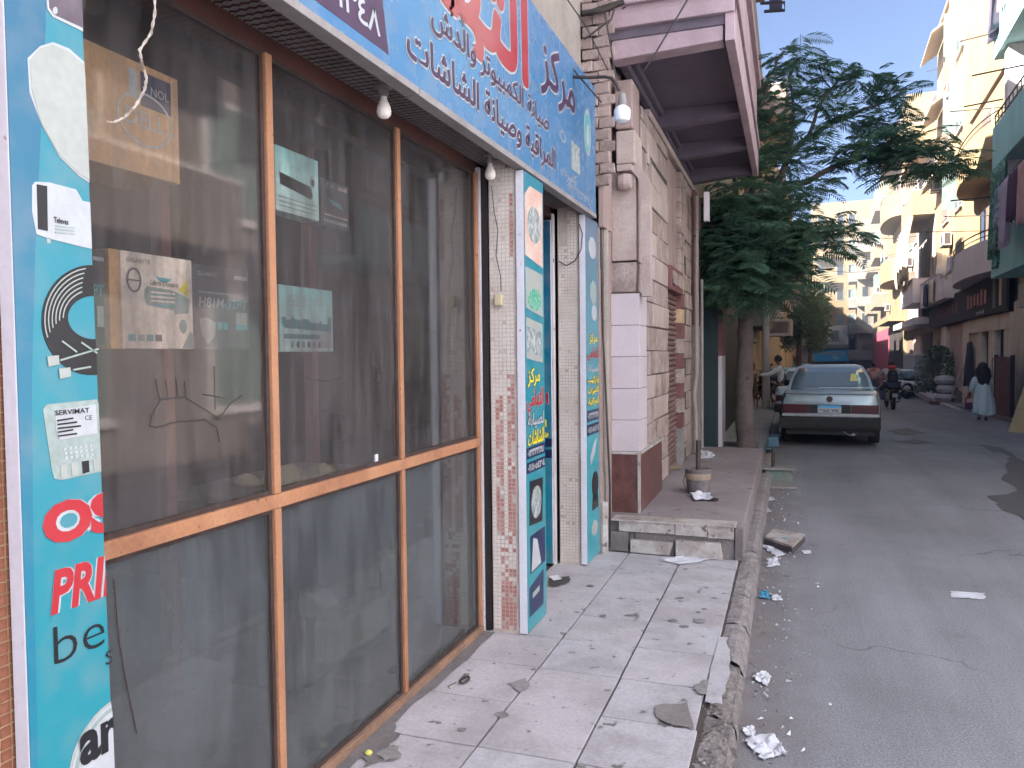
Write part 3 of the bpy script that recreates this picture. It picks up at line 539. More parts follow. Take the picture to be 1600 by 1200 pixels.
for k in range(260):
    y = R.uniform(2.0, 11); x = -0.16+abs(R.gauss(0, 0.15)); crumb(mb, x, y, 0.004, R.choice([0.006, 0.01, 0.018]))
tag(mb.build('paper_scraps', 'paper', fix=False), kind='stuff')

# raised forecourt of the pink building
plat = tag(MB().box((-1.6, 5.93, -0.2), (-0.315, 10.9, 0.372)).build('forecourt', 'platform', bevel=0.008), kind='structure')
MB().box((-0.37, 5.905, 0.12), (-0.312, 6.0, 0.366)).build('corner_block', 'mortar', plat, bevel=0.006)
def slab(x0, x1, z0, z1, y0, t, m, tilt=0.0, sk=0.0, name='step_slab'):
    return MB().prism([(x0, z0), (x1, z0+tilt), (x1+sk, z1+tilt), (x0, z1)], y0, y0+t, 'y').build(name, m, plat, bevel=0.003)
slab(-1.22, -0.80, 0.295, 0.376, 5.87, 0.06, 'marble'); slab(-0.795, -0.565, 0.292, 0.376, 5.868, 0.062, 'marble', 0, 0.003); slab(-0.56, -0.375, 0.285, 0.374, 5.872, 0.058, 'marble', 0, 0.0)
MB().box((-1.28, 5.86, 0.374), (-0.36, 6.05, 0.386), jit=0.003).build('tread_slab', 'marble', plat, bevel=0.003)
slab(-1.13, -0.84, 0.14, 0.235, 5.86, 0.05, 'marble', -0.004, 0.03); slab(-0.79, -0.45, 0.135, 0.255, 5.85, 0.05, 'marble', 0.0, -0.02)
slab(-1.32, -1.15, 0.14, 0.29, 5.875, 0.05, 'mortar')
o = MB().box((-1.1, 5.90, 0.13), (-0.4, 5.935, 0.37)).build('rubble_fill', 'dirt', plat)
# the pavement beyond and the cafe terrace
tag(MB().box((-1.9, 10.9, -0.3), (-0.335, 21.45, 0.17)).build('far_pavement', 'concrete'), kind='structure')
cafe_t = tag(MB().box((-3.5, 21.5, -0.6), (-0.28, 60, 0.05)).build('cafe_terrace', 'tile2'), kind='structure')
MB().box((-2.4, 21.40, -0.3), (-0.27, 21.497, 0.045)).build('terrace_kerb', 'darkconcrete', cafe_t, bevel=0.01)

# ================================================================ SHOP BUILDING
XG = -1.59
shop = root('shop_building', (-1.6, -6, 0), 'grey rendered building whose ground floor is the glazed shop under the blue sign', 'building')
MB().box((-9, -9, 3.2), (-1.47, 5.78, 5.5)).build('upper_wall', 'shopwall', shop)
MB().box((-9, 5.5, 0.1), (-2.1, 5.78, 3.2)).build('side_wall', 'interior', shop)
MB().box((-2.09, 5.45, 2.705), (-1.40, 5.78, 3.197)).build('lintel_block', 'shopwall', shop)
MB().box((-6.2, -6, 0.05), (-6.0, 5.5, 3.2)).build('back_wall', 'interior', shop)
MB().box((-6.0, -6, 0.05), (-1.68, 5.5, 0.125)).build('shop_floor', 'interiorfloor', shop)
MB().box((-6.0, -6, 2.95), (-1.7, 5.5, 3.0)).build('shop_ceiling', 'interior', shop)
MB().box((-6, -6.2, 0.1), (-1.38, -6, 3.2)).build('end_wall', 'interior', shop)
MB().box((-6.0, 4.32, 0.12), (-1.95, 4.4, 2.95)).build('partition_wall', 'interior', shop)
MB().box((-1.9, -6, 0.1), (-1.55, 0.62, 2.66)).build('front_wall', 'shopwall', shop)
sof = MB().box((-1.72, -6, 2.70), (-1.33, 5.6, 2.74)).build('canopy_soffit', 'redbeam', shop)
# expanded metal lath nailed under the soffit
mb = MB()
def wire_bar(mb, a, b, wd, hz):
    a = Vector(a); b = Vector(b); d = (b-a).normalized(); n_ = Vector((-d.y, d.x, 0))*wd/2; u = Vector((0, 0, hz))
    vs = [a+n_, a-n_, b-n_, b+n_, a+n_+u, a-n_+u, b-n_+u, b+n_+u]
    mb.add(vs, [(0, 1, 2, 3), (0, 4, 5, 1), (1, 5, 6, 2), (3, 7, 4, 0)])
y = 0.2
while y < 5.5:
    for sgn in (1, -1):
        for k in range(8):
            x0 = -1.60+k*0.034
            wire_bar(mb, (x0, y+(0.017 if (k % 2 == (sgn > 0)) else 0), 2.692), (x0+0.034, y+(0 if (k % 2 == (sgn > 0)) else 0.017), 2.692), 0.004, 0.004)
    y += 0.034
tag(mb.build('lath', 'trim', sof, fix=False), kind='stuff')
MB().box((-1.72, -6, 2.625), (-1.60, 5.5, 2.70)).build('lintel_beam', 'redbeam', shop, bevel=0.004)
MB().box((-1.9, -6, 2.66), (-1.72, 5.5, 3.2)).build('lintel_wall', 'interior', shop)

# mosaic clad pillars
def pillar(name, x0, x1, y0, y1, z1, cols_red, tilemat, x_face=True, holes=None, pitch=0.0225, parts=False, body='grout'):
    p = MB().box((x0, y0, 0.1), (x1, y1, z1)).build(name, body, shop, bevel=0.004)
    red = MB(); wh = MB(); r = random.Random(int(x0*100)); nc = int((x1-x0-0.012)/pitch); nr = int((z1-0.16)/pitch)
    tiles = []
    for i in range(nc):
        for j in range(nr):
            xa = x0+0.008+i*pitch; za = 0.15+j*pitch; c = holes(i, j/nr, r)
            if c is None: continue
            B = ((xa, y0-0.0025, za), (xa+pitch*0.80, y0+0.001, za+pitch*0.80))
            (red if c else wh).box(*B, jit=0.0004)
    if red.v: tag(red.build('mosaic_tiles', tilemat, p, fix=False), kind='stuff')
    if wh.v: tag(wh.build('mosaic_tiles', 'moswhite', p, fix=False), kind='stuff')
    return p
def h1(i, t, r):
    if t > 0.80 and t < 0.99: redc = i >= 5 if t < 0.93 else i >= 6
    elif t > 0.56 and t <= 0.80: redc = False
    elif t > 0.50: redc = i in (4, 5) and r.random() < 0.7
    elif t > 0.2: redc = i in (1, 2, 4, 5) and r.random() < 0.93
    elif t > 0.1: redc = r.random() < 0.5 and i > 1
    else: redc = i > 1
    if redc and r.random() < 0.12: return None
    return redc if r.random() > 0.03 else None
pillar('mosaic_pillar', -1.53, -1.375, 3.98, 4.33, 2.70, 0, 'mosred', holes=h1)
pillar('mosaic_pillar', -1.565, -1.405, 5.44, 5.78, 2.70, 0, 'mosred', holes=lambda i, t, r: (False if r.random() > 0.04 else None) if t < 0.9 or i > 2 else None)
MB().box((-2.1, 5.4, 0.1), (-1.6, 5.78, 2.7)).build('door_jamb', 'black', shop)
MB().box((-1.598, 5.39, 0.13), (-1.585, 5.44, 2.65)).build('door_trim', 'whitepaint', shop)
MB().box((-1.62, 3.965, 0.13), (-1.575, 3.985, 2.66)).build('jamb_strip', 'whitepaint', shop, bevel=0.002)
MB().box((-1.9, 3.99, 0.12), (-1.54, 4.32, 2.66)).build('jamb_wall', 'black', shop)
# brown mosaic pillar at the left edge of the photo, tile by tile where it shows
pl = MB().box((-1.60, 0.62, 0.1), (-1.376, 1.075, 2.70)).build('mosaic_pillar', 'groutdark', shop, bevel=0.004)
share = None
for j in range(112):
    for i in range(2):
        y = 1.052-i*0.024; z = 0.16+j*0.0225
        if share is None:
            t = MB().box((-0.002, 0, 0), (0.0025, 0.0198, 0.0188)).build('mosaic_tile', 'mosbrown', pl, local=True, bevel=0.001); share = t
        else:
            t = share.copy(); COL.objects.link(t); t.parent = pl
        t.location = Vector((-1.376, y, z))-shop.location; t.rotation_euler = (R.uniform(-0.03, 0.03), 0, 0)
mb = MB()
for j in range(112):
    for i in range(2, 17): mb.box((-1.378, 1.052-i*0.024, 0.16+j*0.0225), (-1.3735, 1.0718-i*0.024, 0.1788+j*0.0225), jit=0.0004)
tag(mb.build('mosaic_tiles', 'mosbrown', pl, fix=False), kind='stuff')

# the glazed front
win = root('shop_window', (XG, 1.0, 0.13), 'brown wooden shop front with six dusty glass panes under the blue sign', 'shop window')
posts = [0.80, 2.155, 3.045, 3.935]; RZ = 1.178
pw = [0.02, 0.017, 0.015, 0.014]
for y, hw in zip(posts, pw):
    MB().box((XG-0.03, y-hw, 0.17), (XG+0.012, y+hw, RZ-0.024)).build('frame_post', 'wood', win, bevel=0.003)
    MB().box((XG-0.03, y-hw, RZ+0.024), (XG+0.012, y+hw, 2.625)).build('frame_post', 'wood', win, bevel=0.003)
MB().box((XG-0.032, 0.78, RZ-0.023), (XG+0.015, 3.95, RZ+0.023)).build('frame_rail', 'wood', win, bevel=0.003)
MB().box((XG-0.04, 0.78, 0.125), (XG+0.018, 3.95, 0.168)).build('window_sill', 'woodsill', win, bevel=0.004)
for i in range(3):
    a, b = posts[i]+pw[i], posts[i+1]-pw[i+1]
    for (z0, z1, m) in ((0.168, RZ-0.023, 'glassdown'), (RZ+0.023, 2.625, 'glassup')):
        MB().box((XG-0.016, a+0.001, z0+0.001), (XG-0.011, b-0.001, z1-0.001)).build('glass_pane', m, win)
        k = 0.015; mb = MB()
        mb.box((XG-0.0105, a, z0), (XG-0.001, a+k, z1)); mb.box((XG-0.0105, b-k, z0), (XG-0.001, b, z1))
        mb.box((XG-0.0105, a+k, z0), (XG-0.001, b-k, z0+k)); mb.box((XG-0.0105, a+k, z1-k), (XG-0.001, b-k, z1))
        mb.build('glazing_bead', 'putty', win)
M['fingermark'] = flat('fingermark', (0.035, 0.03, 0.03), 0.7)
def finger(px, wd=0.006):
    wd *= 0.6
    pts = [(p.y, p.z) for p in (onx(u, v, XG-0.011) for u, v in px)]
    ribbon_x(pts, wd, XG-0.0105, 0.0008).build('finger_drawing', 'fingermark', win)
finger([(243, 592), (246, 610), (250, 625), (268, 622), (290, 620), (288, 595)]); finger([(258, 592), (262, 622)], 0.004); finger([(274, 590), (278, 618)], 0.004)
finger([(250, 625), (236, 650), (233, 666), (245, 668), (270, 660), (320, 656), (338, 668), (343, 690)], 0.005)
finger([(290, 622), (320, 640), (342, 655), (358, 632), (378, 618)], 0.005); finger([(316, 616), (352, 622)], 0.004); finger([(334, 572), (336, 640)], 0.004)
finger([(580, 572), (592, 574), (597, 585), (592, 598), (586, 592), (588, 580)], 0.008); finger([(520, 690), (545, 688), (550, 680)], 0.004)
finger([(480, 590), (510, 596), (535, 590)], 0.004); finger([(500, 640), (540, 650), (560, 640)], 0.003)
MB().box((XG-0.018, onx(592, 712, XG).y-0.012, 1.215), (XG-0.010, onx(592, 712, XG).y+0.012, 1.245)).build('sticker', 'paper', win)
MB().tube([onx(178, 905, XG-0.008), onx(186, 1000, XG-0.008), onx(200, 1080, XG-0.008), onx(214, 1146, XG-0.008)], 0.0012, 6).build('wire', 'redbeam', win)

# boxes standing against the inside of the glass
def gbox(name, px0, px1, top, bot, m, label, thick=0.05, cat='box', gap=0.004):
    x1 = XG-0.018-gap; a = onx(px0, (top[0]+bot[0])/2, x1); b = onx(px1, (top[1]+bot[1])/2, x1)
    zt = (onx(px0, top[0], x1).z+onx(px1, top[1], x1).z)/2; zb = (onx(px0, bot[0], x1).z+onx(px1, bot[1], x1).z)/2
    r = root(name, ((x1-thick/2), (a.y+b.y)/2, zb), label, cat)
    MB().box((x1-thick, a.y, zb), (x1, b.y, zt)).build('carton', m, r, bevel=0.002)
    return r, x1, a.y, b.y, zb, zt
M['boxtan'] = mat('boxtan', (0.55, 0.30, 0.14), 0.8, (0.48, 0.26, 0.12), 3, 0.6, bump=0.05)
M['boxpink'] = mat('boxpink', (0.78, 0.62, 0.54), 0.6, (0.7, 0.55, 0.48), 3, 0.5, bump=0)
M['boxdark'] = flat('boxdark', (0.05, 0.05, 0.06), 0.4)
M['boxteal'] = print_gradient('boxteal', (0.62, 0.75, 0.72), (0.06, 0.52, 0.54), 0.0, 0.36, rough=0.5)
r, x, ya, yb, za, zb = gbox('cardboard_box', 128, 279, (88, 100), (258, 278), 'boxtan', 'large tan carton with a round logo behind the top left pane', 0.2, gap=0.05)
W = yb-ya; hh = zb-za
MB().prism(rect(yb-0.42*W, yb-0.09*W, za+0.62*hh, za+0.93*hh), x, x+0.0015, 'x').build('label', 'navyprint', r)
text_x('NOL', 'whiteprint', r, x+0.003, yb-0.32*W, yb-0.12*W, za+0.74*hh, za+0.82*hh); text_x('1', 'whiteprint', r, x+0.003, yb-0.55*W, yb-0.46*W, za+0.66*hh, za+0.92*hh)
c0 = (yb-0.38*W, za+0.5*hh); rr_ = 0.10
ribbon_x(ell(*c0, 0.095*1, 0.07, 30)+[ell(*c0, 0.095, 0.07, 30)[0]], 0.006, x+0.001).build('print', 'whiteprint', r)
text_x('DELL', 'whiteprint', r, x+0.002, c0[0]-0.07, c0[0]+0.07, c0[1]-0.022, c0[1]+0.022)
r, x, ya, yb, za, zb = gbox('motherboard_box', 190, 301, (390, 408), (545, 545), 'boxpink', 'pale pinkish product box with a grey banner and number 4, middle left pane', 0.06)
W = yb-ya; hh = zb-za; fx = lambda a: ya+a*W; fz = lambda a: za+a*hh
text_x('GIGABYTE', 'brownprint', r, x+0.002, fx(0.06), fx(0.38), fz(0.89), fz(0.935)); text_x('Ultra Durable', 'brownprint', r, x+0.003, fx(0.37), fx(0.78), fz(0.675), fz(0.73), offset=0.01, shear=0.2)
shape_x([(fx(.3), fz(.62)), (fx(.34), fz(.66)), (fx(.7), fz(.64)), (fx(.95), fz(.56)), (fx(.93), fz(.40)), (fx(.72), fz(.38)), (fx(.7), fz(.42)), (fx(.34), fz(.46)), (fx(.3), fz(.5))], x+0.0005, 'greyprint', r)
for k in range(4): shape_x(rect(fx(.38), fx(.72), fz(.455+.045*k), fz(.475+.045*k)), x+0.002, 'boxpink' if k else 'tealprint', r)
text_x('4', 'yellowprint', r, x+0.004, fx(.78), fx(.93), fz(.58), fz(.76), offset=0.02)
shape_x([(fx(.46), fz(.77)), (fx(.68), fz(.76)), (fx(.62), fz(.72)), (fx(.52), fz(.72))], x+0.001, 'tealprint', r)
c_ = ell(fx(.16), fz(.71), .022, .03, 20); ribbon_x(c_+[c_[0]], 0.006, x+0.001).build('print', 'brownprint', r); shape_x(rect(fx(.07), fx(.25), fz(.70), fz(.715)), x+0.002, 'brownprint', r)
shape_x(ell(fx(.84), fz(.25), .014, .02, 16), x+0.001, 'greyprint', r)
for k, c in enumerate(('tealprint', 'greyprint', 'tealprint', 'brownprint')): shape_x(rect(fx(.07+.12*k), fx(.16+.12*k), fz(.08), fz(.15)), x+0.001, c, r)
shape_x([(fx(.82), fz(0.01)), (fx(1), fz(0.01)), (fx(1), fz(.14)), (fx(.95), fz(.2))], x+0.001, 'greyprint', r)
MB().box((x-0.055, ya-0.035, za), (x-0.003, ya-0.001, zb), 0).build('carton_side', 'boxtan', r)
r, x, ya, yb, za, zb = gbox('motherboard_box', 303, 389, (412, 424), (545, 546), 'boxdark', 'dark grey product box lettered H81M-S2PT beside the pale box', 0.06)
W = yb-ya; hh = zb-za
text_x('GIGABYTE', 'whiteprint', r, x+0.002, fx(0.06), fx(0.40), fz(0.87), fz(0.92)); text_x('H81M', 'whiteprint', r, x+0.002, fx(.07), fx(.52), fz(.5), fz(.62), offset=0.02, shear=0.15); text_x('-S2PT', 'tealprint', r, x+0.002, fx(.5), fx(.97), fz(.5), fz(.62), offset=0.02, shear=0.15)
shape_x(rect(fx(.72), fx(.96), fz(.87), fz(.92)), x+0.001, 'whiteprint', r); shape_x(rect(fx(.08), fx(.62), fz(.67), fz(.685)), x+0.001, 'greyprint', r)
shape_x([(fx(.08), fz(.36)), (fx(.2), fz(.38)), (fx(.36), fz(.32)), (fx(.34), fz(.16)), (fx(.22), fz(.06)), (fx(.12), fz(.16))], x+0.001, 'lightgreyprint', r)
shape_x(rect(fx(.4), fx(.48), fz(.24), fz(.33)), x+0.001, 'tealprint', r); shape_x(rect(fx(.5), fx(.58), fz(.24), fz(.33)), x+0.001, 'tealprint', r)
shape_x(rect(fx(.74), fx(.95), fz(.31), fz(.46)), x+0.001, 'lightgreyprint', r); shape_x(rect(fx(.74), fx(.95), fz(.24), fz(.31)), x+0.001, 'tealprint', r)
r, x, ya, yb, za, zb = gbox('motherboard_box', 128, 164, (388, 392), (540, 541), 'boxdark', 'dark box seen only by its edge beside the coil of cable on the blue panel', 0.06)
W = yb-ya; hh = zb-za
text_x('PT', 'tealprint', r, x+0.002, fx(.45), fx(.95), fz(.52), fz(.64), offset=0.02, shear=0.15); shape_x(rect(fx(.5), fx(.98), fz(.89), fz(.93)), x+0.001, 'whiteprint', r); shape_x(rect(fx(.6), fx(.9), fz(.2), fz(.42)), x+0.001, 'lightgreyprint', r)
r, x, ya, yb, za, zb = gbox('receiver_box', 430, 498, (223, 254), (327, 346), 'boxteal', 'teal and white box picturing a black receiver behind the upper middle pane', 0.07)
W = yb-ya; hh = zb-za
o = r.children[0]
for v in o.data.vertices: pass
shape_x([(fx(.08), fz(.60)), (fx(.8), fz(.52)), (fx(.84), fz(.40)), (fx(.8), fz(.32)), (fx(.1), fz(.42))], x+0.001, 'blackprint', r); text_x('T200', 'whiteprint', r, x+0.002, fx(.32), fx(.6), fz(.68), fz(.76)); c_ = ell(fx(.84), fz(.62), .016, .022, 16); shape_x(c_, x+0.001, 'whiteprint', r); shape_x(ell(fx(.84), fz(.6), .009, .012, 12), x+0.003, 'blackprint', r)
for k in range(3): shape_x(rect(fx(.06), fx(.92), fz(.08+.07*k), fz(.095+.07*k)), x+0.001, 'greyprint', r)
r, x, ya, yb, za, zb = gbox('receiver_box', 501, 545, (278, 292), (352, 362), 'boxdark', 'small dark brown box leaning beside the teal receiver box', 0.06)
W = yb-ya; hh = zb-za
text_x('DA', 'peachprint', r, x+0.002, fx(.2), fx(.46), fz(.84), fz(.93)); shape_x(rect(fx(.6), fx(.92), fz(.85), fz(.93)), x+0.001, 'peachprint', r)
shape_x([(fx(.26), fz(.60)), (fx(.66), fz(.56)), (fx(.8), fz(.42)), (fx(.4), fz(.5))], x+0.001, 'tealprint', r); shape_x(rect(fx(.1), fx(.92), fz(.24), fz(.27)), x+0.001, 'peachprint', r)
for k in range(8): shape_x(rect(fx(.08+.105*k), fx(.15+.105*k), fz(.09), fz(.16)), x+0.001, 'whiteprint', r)
r, x, ya, yb, za, zb = gbox('receiver_box', 437, 520, (443, 456), (548, 551), 'boxteal', 'pale blue box printed with a town skyline and S200 behind the middle pane', 0.07)
W = yb-ya; hh = zb-za
text_x('S200', 'whiteprint', r, x+0.002, fx(.16), fx(.46), fz(.75), fz(.86)); text_x('HD', 'whiteprint', r, x+0.002, fx(.62), fx(.84), fz(.74), fz(.86)); shape_x(rect(fx(.16), fx(.48), fz(.70), fz(.715)), x+0.001, 'whiteprint', r)
sk = [(fx(.03), fz(.42)), (fx(.03), fz(.52)), (fx(.1), fz(.52)), (fx(.12), fz(.47)), (fx(.2), fz(.5)), (fx(.22), fz(.56)), (fx(.25), fz(.5)), (fx(.38), fz(.48)), (fx(.4), fz(.51)), (fx(.5), fz(.51)), (fx(.54), fz(.46)), (fx(.7), fz(.45)), (fx(.74), fz(.5)), (fx(.78), fz(.45)), (fx(.88), fz(.44)), (fx(.9), fz(.56)), (fx(.96), fz(.56)), (fx(.96), fz(.32)), (fx(.08), fz(.36))]
M['skyline'] = flat('skyline', (0.05, 0.22, 0.25), 0.5)
shape_x(sk, x+0.001, 'skyline', r); shape_x(rect(fx(.06), fx(.74), fz(.2), fz(.27)), x+0.001, 'skyline', r); shape_x(rect(fx(.72), fx(.97), fz(.06), fz(.32)), x+0.002, 'whiteprint', r)
for k in range(6): shape_x(ell(fx(.2+.1*k), fz(.11), .008, .012, 10), x+0.003, 'blackprint' if k % 2 else 'tealprint', r)

# things standing in the dark room
c = onx(505, 985, -2.25)
arm = root('armchair', (c.x, c.y, 0.125), 'worn grey armchair standing in the dark room behind the lower middle pane', 'armchair')
MB().box((c.x-0.35, c.y-0.30, 0.2), (c.x+0.25, c.y+0.28, 0.42)).build('seat', 'leather', arm, bevel=0.04)
MB().box((c.x-0.5, c.y-0.30, 0.2), (c.x-0.36, c.y+0.28, 0.95)).build('backrest', 'leather', arm, bevel=0.04)
for s_ in (-1, 1):
    a = c.y+s_*0.36
    MB().prism([(c.x-0.5, 0.60), (c.x+0.22, 0.58), (c.x+0.3, 0.52), (c.x+0.26, 0.46), (c.x-0.5, 0.50)], a-0.06, a+0.06, 'y').build('armrest', 'leather', arm, bevel=0.02)
    MB().box((c.x+0.1, a-0.03, 0.125), (c.x+0.16, a+0.03, 0.5)).build('arm_post', 'darkmetal', arm)
for u, v0, v1, txt in ((272, 870, 1140, 'reddish upright of the bare shelf rack behind the lower left pane'), (493, 822, 925, 'reddish upright of the bare shelf rack behind the armchair')):
    p = onx(u, v1, -2.7)
    tag(MB().box((p.x-0.03, p.y-0.03, 0.125), (p.x+0.03, p.y+0.03, 2.9)).build('rack_upright', 'pinkpost'), txt, 'post')
ct = root('shop_counter', (-2.3, 3.3, 0.125), 'dark counter with a rounded lid in the room behind the right lower pane', 'counter')
MB().box((-2.7, 2.95, 0.125), (-2.1, 3.9, 0.98)).build('counter_body', 'boxdark', ct, bevel=0.02); MB().box((-2.74, 2.9, 0.985), (-2.06, 3.93, 1.03)).build('counter_top', 'leather', ct, bevel=0.015)
cl = MB().grid(lambda u, v: (-2.2-0.25*v, 3.0+0.5*u, 1.035+0.05*math.sin(u*9)*math.sin(v*7)+0.03), 10, 6).build('crumpled_cloth', 'cloth_beige', solid=0.01)
tag(cl, 'crumpled beige cloth thrown on the dark counter inside the shop', 'cloth')

# ================================================================ SIGNS
XS = -1.32
sg = root('shop_sign', (XS, 3.2, 2.64), 'long blue shop sign with big red Arabic lettering and white outlines above the window', 'sign')
MB().box((XS-0.05, -1.5, 2.662), (XS, 5.60, 3.56)).build('sign_panel', 'signvinyl', sg)
MB().box((XS-0.055, -1.5, 2.632), (XS+0.004, 2.71, 2.66)).build('sign_trim', 'trim', sg, bevel=0.002); MB().box((XS-0.055, 2.716, 2.630), (XS+0.004, 5.605, 2.66)).build('sign_trim', 'trim', sg, bevel=0.002)
MB().box((XS-0.2, -1.5, 3.50), (XS-0.052, 5.58, 3.55)).build('sign_frame', 'darkmetal', sg)
MB().box((XS-0.2, 5.54, 2.66), (XS-0.052, 5.58, 3.5)).build('sign_frame', 'darkmetal', sg)
def out_text(body, m, y0, y1, z0, z1, o1=0.004, o2=0.010, under='whiteprint', **k):
    text_x(body, under, sg, XS+0.0012, y0, y1, z0, z1, spread=o2, name='lettering_outline', **k)
    text_x(body, m, sg, XS+0.0032, y0, y1, z0, z1, spread=o1, **k)
M['titlered'] = mat('titlered', (0.30, 0.03, 0.04), 0.2, (0.34, 0.05, 0.055), 3, 0.5, 0.02, bump=0)
out_text(arabic('التهامى'), 'titlered', 1.85, 4.03, 2.94, 3.54, 0.022, 0.034)
out_text(arabic('مركز'), 'purpleprint', 4.28, 5.02, 3.13, 3.46, 0.008, 0.018)
out_text(arabic('صيانة الكمبيوتر والدش'), 'purpleprint', 2.83, 4.42, 2.915, 3.045, 0.003, 0.009)
out_text(arabic('المراقبة وصيانة الشاشات'), 'purpleprint', 2.62, 4.55, 2.715, 2.87, 0.004, 0.011)
text_x(arabic('كاميرات'), 'whiteprint', sg, XS+0.002, 4.66, 5.05, 2.73, 2.82); text_x('\u0660\u0661\u0662\u0662\u0662\u0663\u0662\u0661\u0663\u0664\u0668', 'whiteprint', sg, XS+0.002, 4.8, 5.5, 2.69, 2.74)
MB().prism([(1.05, 2.70), (2.48, 2.70), (2.44, 2.88), (1.05, 2.88)], XS, XS+0.001, 'x').build('print', 'purpleprint', sg)
text_x('\u0660\u0661\u0662\u0662\u0662\u0663\u0662\u0661\u0663\u0664\u0668', 'whiteprint', sg, XS+0.0025, 1.70, 2.42, 2.735, 2.83, offset=0.015)
shape_x(ell(5.36, 3.18, 0.10, 0.16, 28), XS+0.0005, 'lightgreyprint', sg); shape_x(ell(5.36, 3.18, 0.075, 0.13, 28), XS+0.002, 'tealprint', sg); shape_x(ell(5.36, 3.16, 0.04, 0.08, 20), XS+0.0035, 'whiteprint', sg)
shape_x(rect(4.92, 5.14, 2.84, 3.02), XS+0.001, 'screenprint', sg); c_ = ell(4.72, 2.99, 0.06, 0.03, 16); ribbon_x(c_+[c_[0]], 0.008, XS+0.001).build('print', 'whiteprint', sg)
# tall panel at the left edge
XP = -1.33
pn = root('advert_panel', (XP, 1.12, 0.14), 'tall turquoise panel with satellite dish, cable coil and logos at the left edge', 'sign')
y0 = 1.049; KS = 0.0135
def y1z(z): return 1.247-KS*z
def clip_panel(pts):
    a = [(p[0]+KS*p[1], p[1]) for p in pts]; a = clip_y(a, 1.2465); a = [(-p[0], p[1]) for p in clip_y([(-p[0], p[1]) for p in a], -(y0+0.001))] if a else a
    return [(max(p[0]-KS*p[1], y0+0.001), p[1]) for p in a]
MB().prism([(y0, .14), (y1z(.14), .14), (y1z(2.63), 2.63), (y0, 2.63)], XP-0.036, XP-0.001, 'x').build('panel_body', 'panelwhite', pn, bevel=0.002)
MB().prism([(y0+.001, .142), (y1z(.142), .142), (y1z(2.628), 2.628), (y0+.001, 2.628)], XP-0.0005, XP+0.0005, 'x').build('panel_print', 'vinyl', pn)
sh = lambda px, m, x=0.0: shape_x(clip_panel([(p.y, p.z) for p in (onx(u, v, XP) for u, v in px)]), XP+0.001+x, m, pn)
sh([(-60, -60), (72, -60), (70, 60), (62, 230), (54, 400), (49, 600), (52, 900), (60, 1260), (30, 1260), (-40, 600)], 'vinyldark', -0.0006)
dish = [(45, 95), (60, 76), (80, 70), (105, 80), (130, 102), (137, 180), (139, 282), (120, 270), (90, 240), (62, 190), (48, 140)]
sh([(u-3 if u < 60 else u+2, v-4 if v < 120 else v+5) for u, v in dish], 'whiteprint'); sh(dish, 'lightgreyprint', 0.001)
sh([(70, -20), (140, -20), (140, 55), (82, 27), (73, 15)], 'whiteprint'); sh([(74, -20), (140, -20), (140, 49), (84, 23), (76, 12)], 'brownprint', 0.001)
sh(([(84+4*math.cos(a), 17+6*math.sin(a)) for a in [k*0.6 for k in range(10)]]), 'whiteprint', 0.002)
sh([(49, 290), (54, 284), (75, 285), (118, 296), (128, 314), (150, 318), (150, 390), (128, 386), (72, 372), (56, 366), (49, 330)], 'whiteprint')
sh([(56, 288), (72, 291), (73, 361), (58, 358)], 'blackprint', 0.001); text_px('Televes', 'blackprint', pn, XP+0.003, (84, 339, 348), (107, 342, 351), offset=0.02)
for k in range(3): sh([(85, 352+5*k), (115, 355+5*k), (115, 357+5*k), (85, 354+5*k)], 'greyprint', 0.001)
sh([(72, 372), (78, 372), (78, 380), (72, 380)], 'greyprint')
# cable coil
def ringpts(cx, cy, rx, ry, a0, a1, n): return [(cx+rx*math.cos(rad(a0+(a1-a0)*k/n)), cy+ry*math.sin(rad(a0+(a1-a0)*k/n))) for k in range(n+1)]
outer = ringpts(142, 500, 78, 86, 80, 280, 26); inner = ringpts(146, 496, 41, 34, 280, 80, 20)
mbp = [(p.y, p.z) for p in (onx(u, v, XP) for u, v in outer+inner)]
shape_x(clip_panel(mbp), XP+0.001, 'blackprint', pn)
for k in range(6):
    f = 0.1+0.14*k; rp_ = ringpts(142+4*f, 500-4*f, 78-37*f, 86-52*f, 160+4*k, 262-3*k, 12)
    q = [(p.y, p.z) for p in (onx(u, v, XP) for u, v in rp_)]; q = [p for p in q if p[0] < y1z(p[1])]
    ribbon_x(q, 0.0022, XP+0.0025).build('print', 'lightgreyprint', pn)
for a, b in (((92, 563), (152, 545)), ((112, 578), (140, 573)), ((95, 533), (118, 550)), ((125, 535), (150, 552))):
    q = [(p.y, p.z) for p in (onx(*a, XP), onx(*b, XP))]; ribbon_x(q, 0.0035, XP+0.003).build('print', 'greyprint', pn)
for cx, cy in ((82, 564), (100, 583)): sh([(cx-10, cy-7), (cx+8, cy-9), (cx+9, cy+5), (cx-8, cy+9)], 'lightgreyprint', 0.0015)
sh([(66, 640), (72, 632), (150, 624), (158, 640), (160, 736), (96, 750), (84, 748), (80, 735)], 'greyprint')
sh([(84, 641), (148, 632), (151, 677), (92, 687), (86, 672)], 'whiteprint', 0.001); text_px('SERVIMAT', 'blackprint', pn, XP+0.004, (86, 643, 651), (140, 635, 643), offset=0.012)
for k in range(5): sh([(87+k*0.5, 656+6*k), (112+(k % 3)*6, 652+6*k), (112+(k % 3)*6, 654.5+6*k), (87+k*0.5, 658.5+6*k)], 'blackprint', 0.0025)
text_px('CE', 'blackprint', pn, XP+0.004, (133, 650, 657), (144, 648, 655))
for k in range(4): sh([(92+17*k, 727-3*k), (103+17*k, 725-3*k), (104+17*k, 745-4*k), (94+17*k, 748-4*k)], 'lightgreyprint' if k != 2 else 'blackprint', 0.0015)
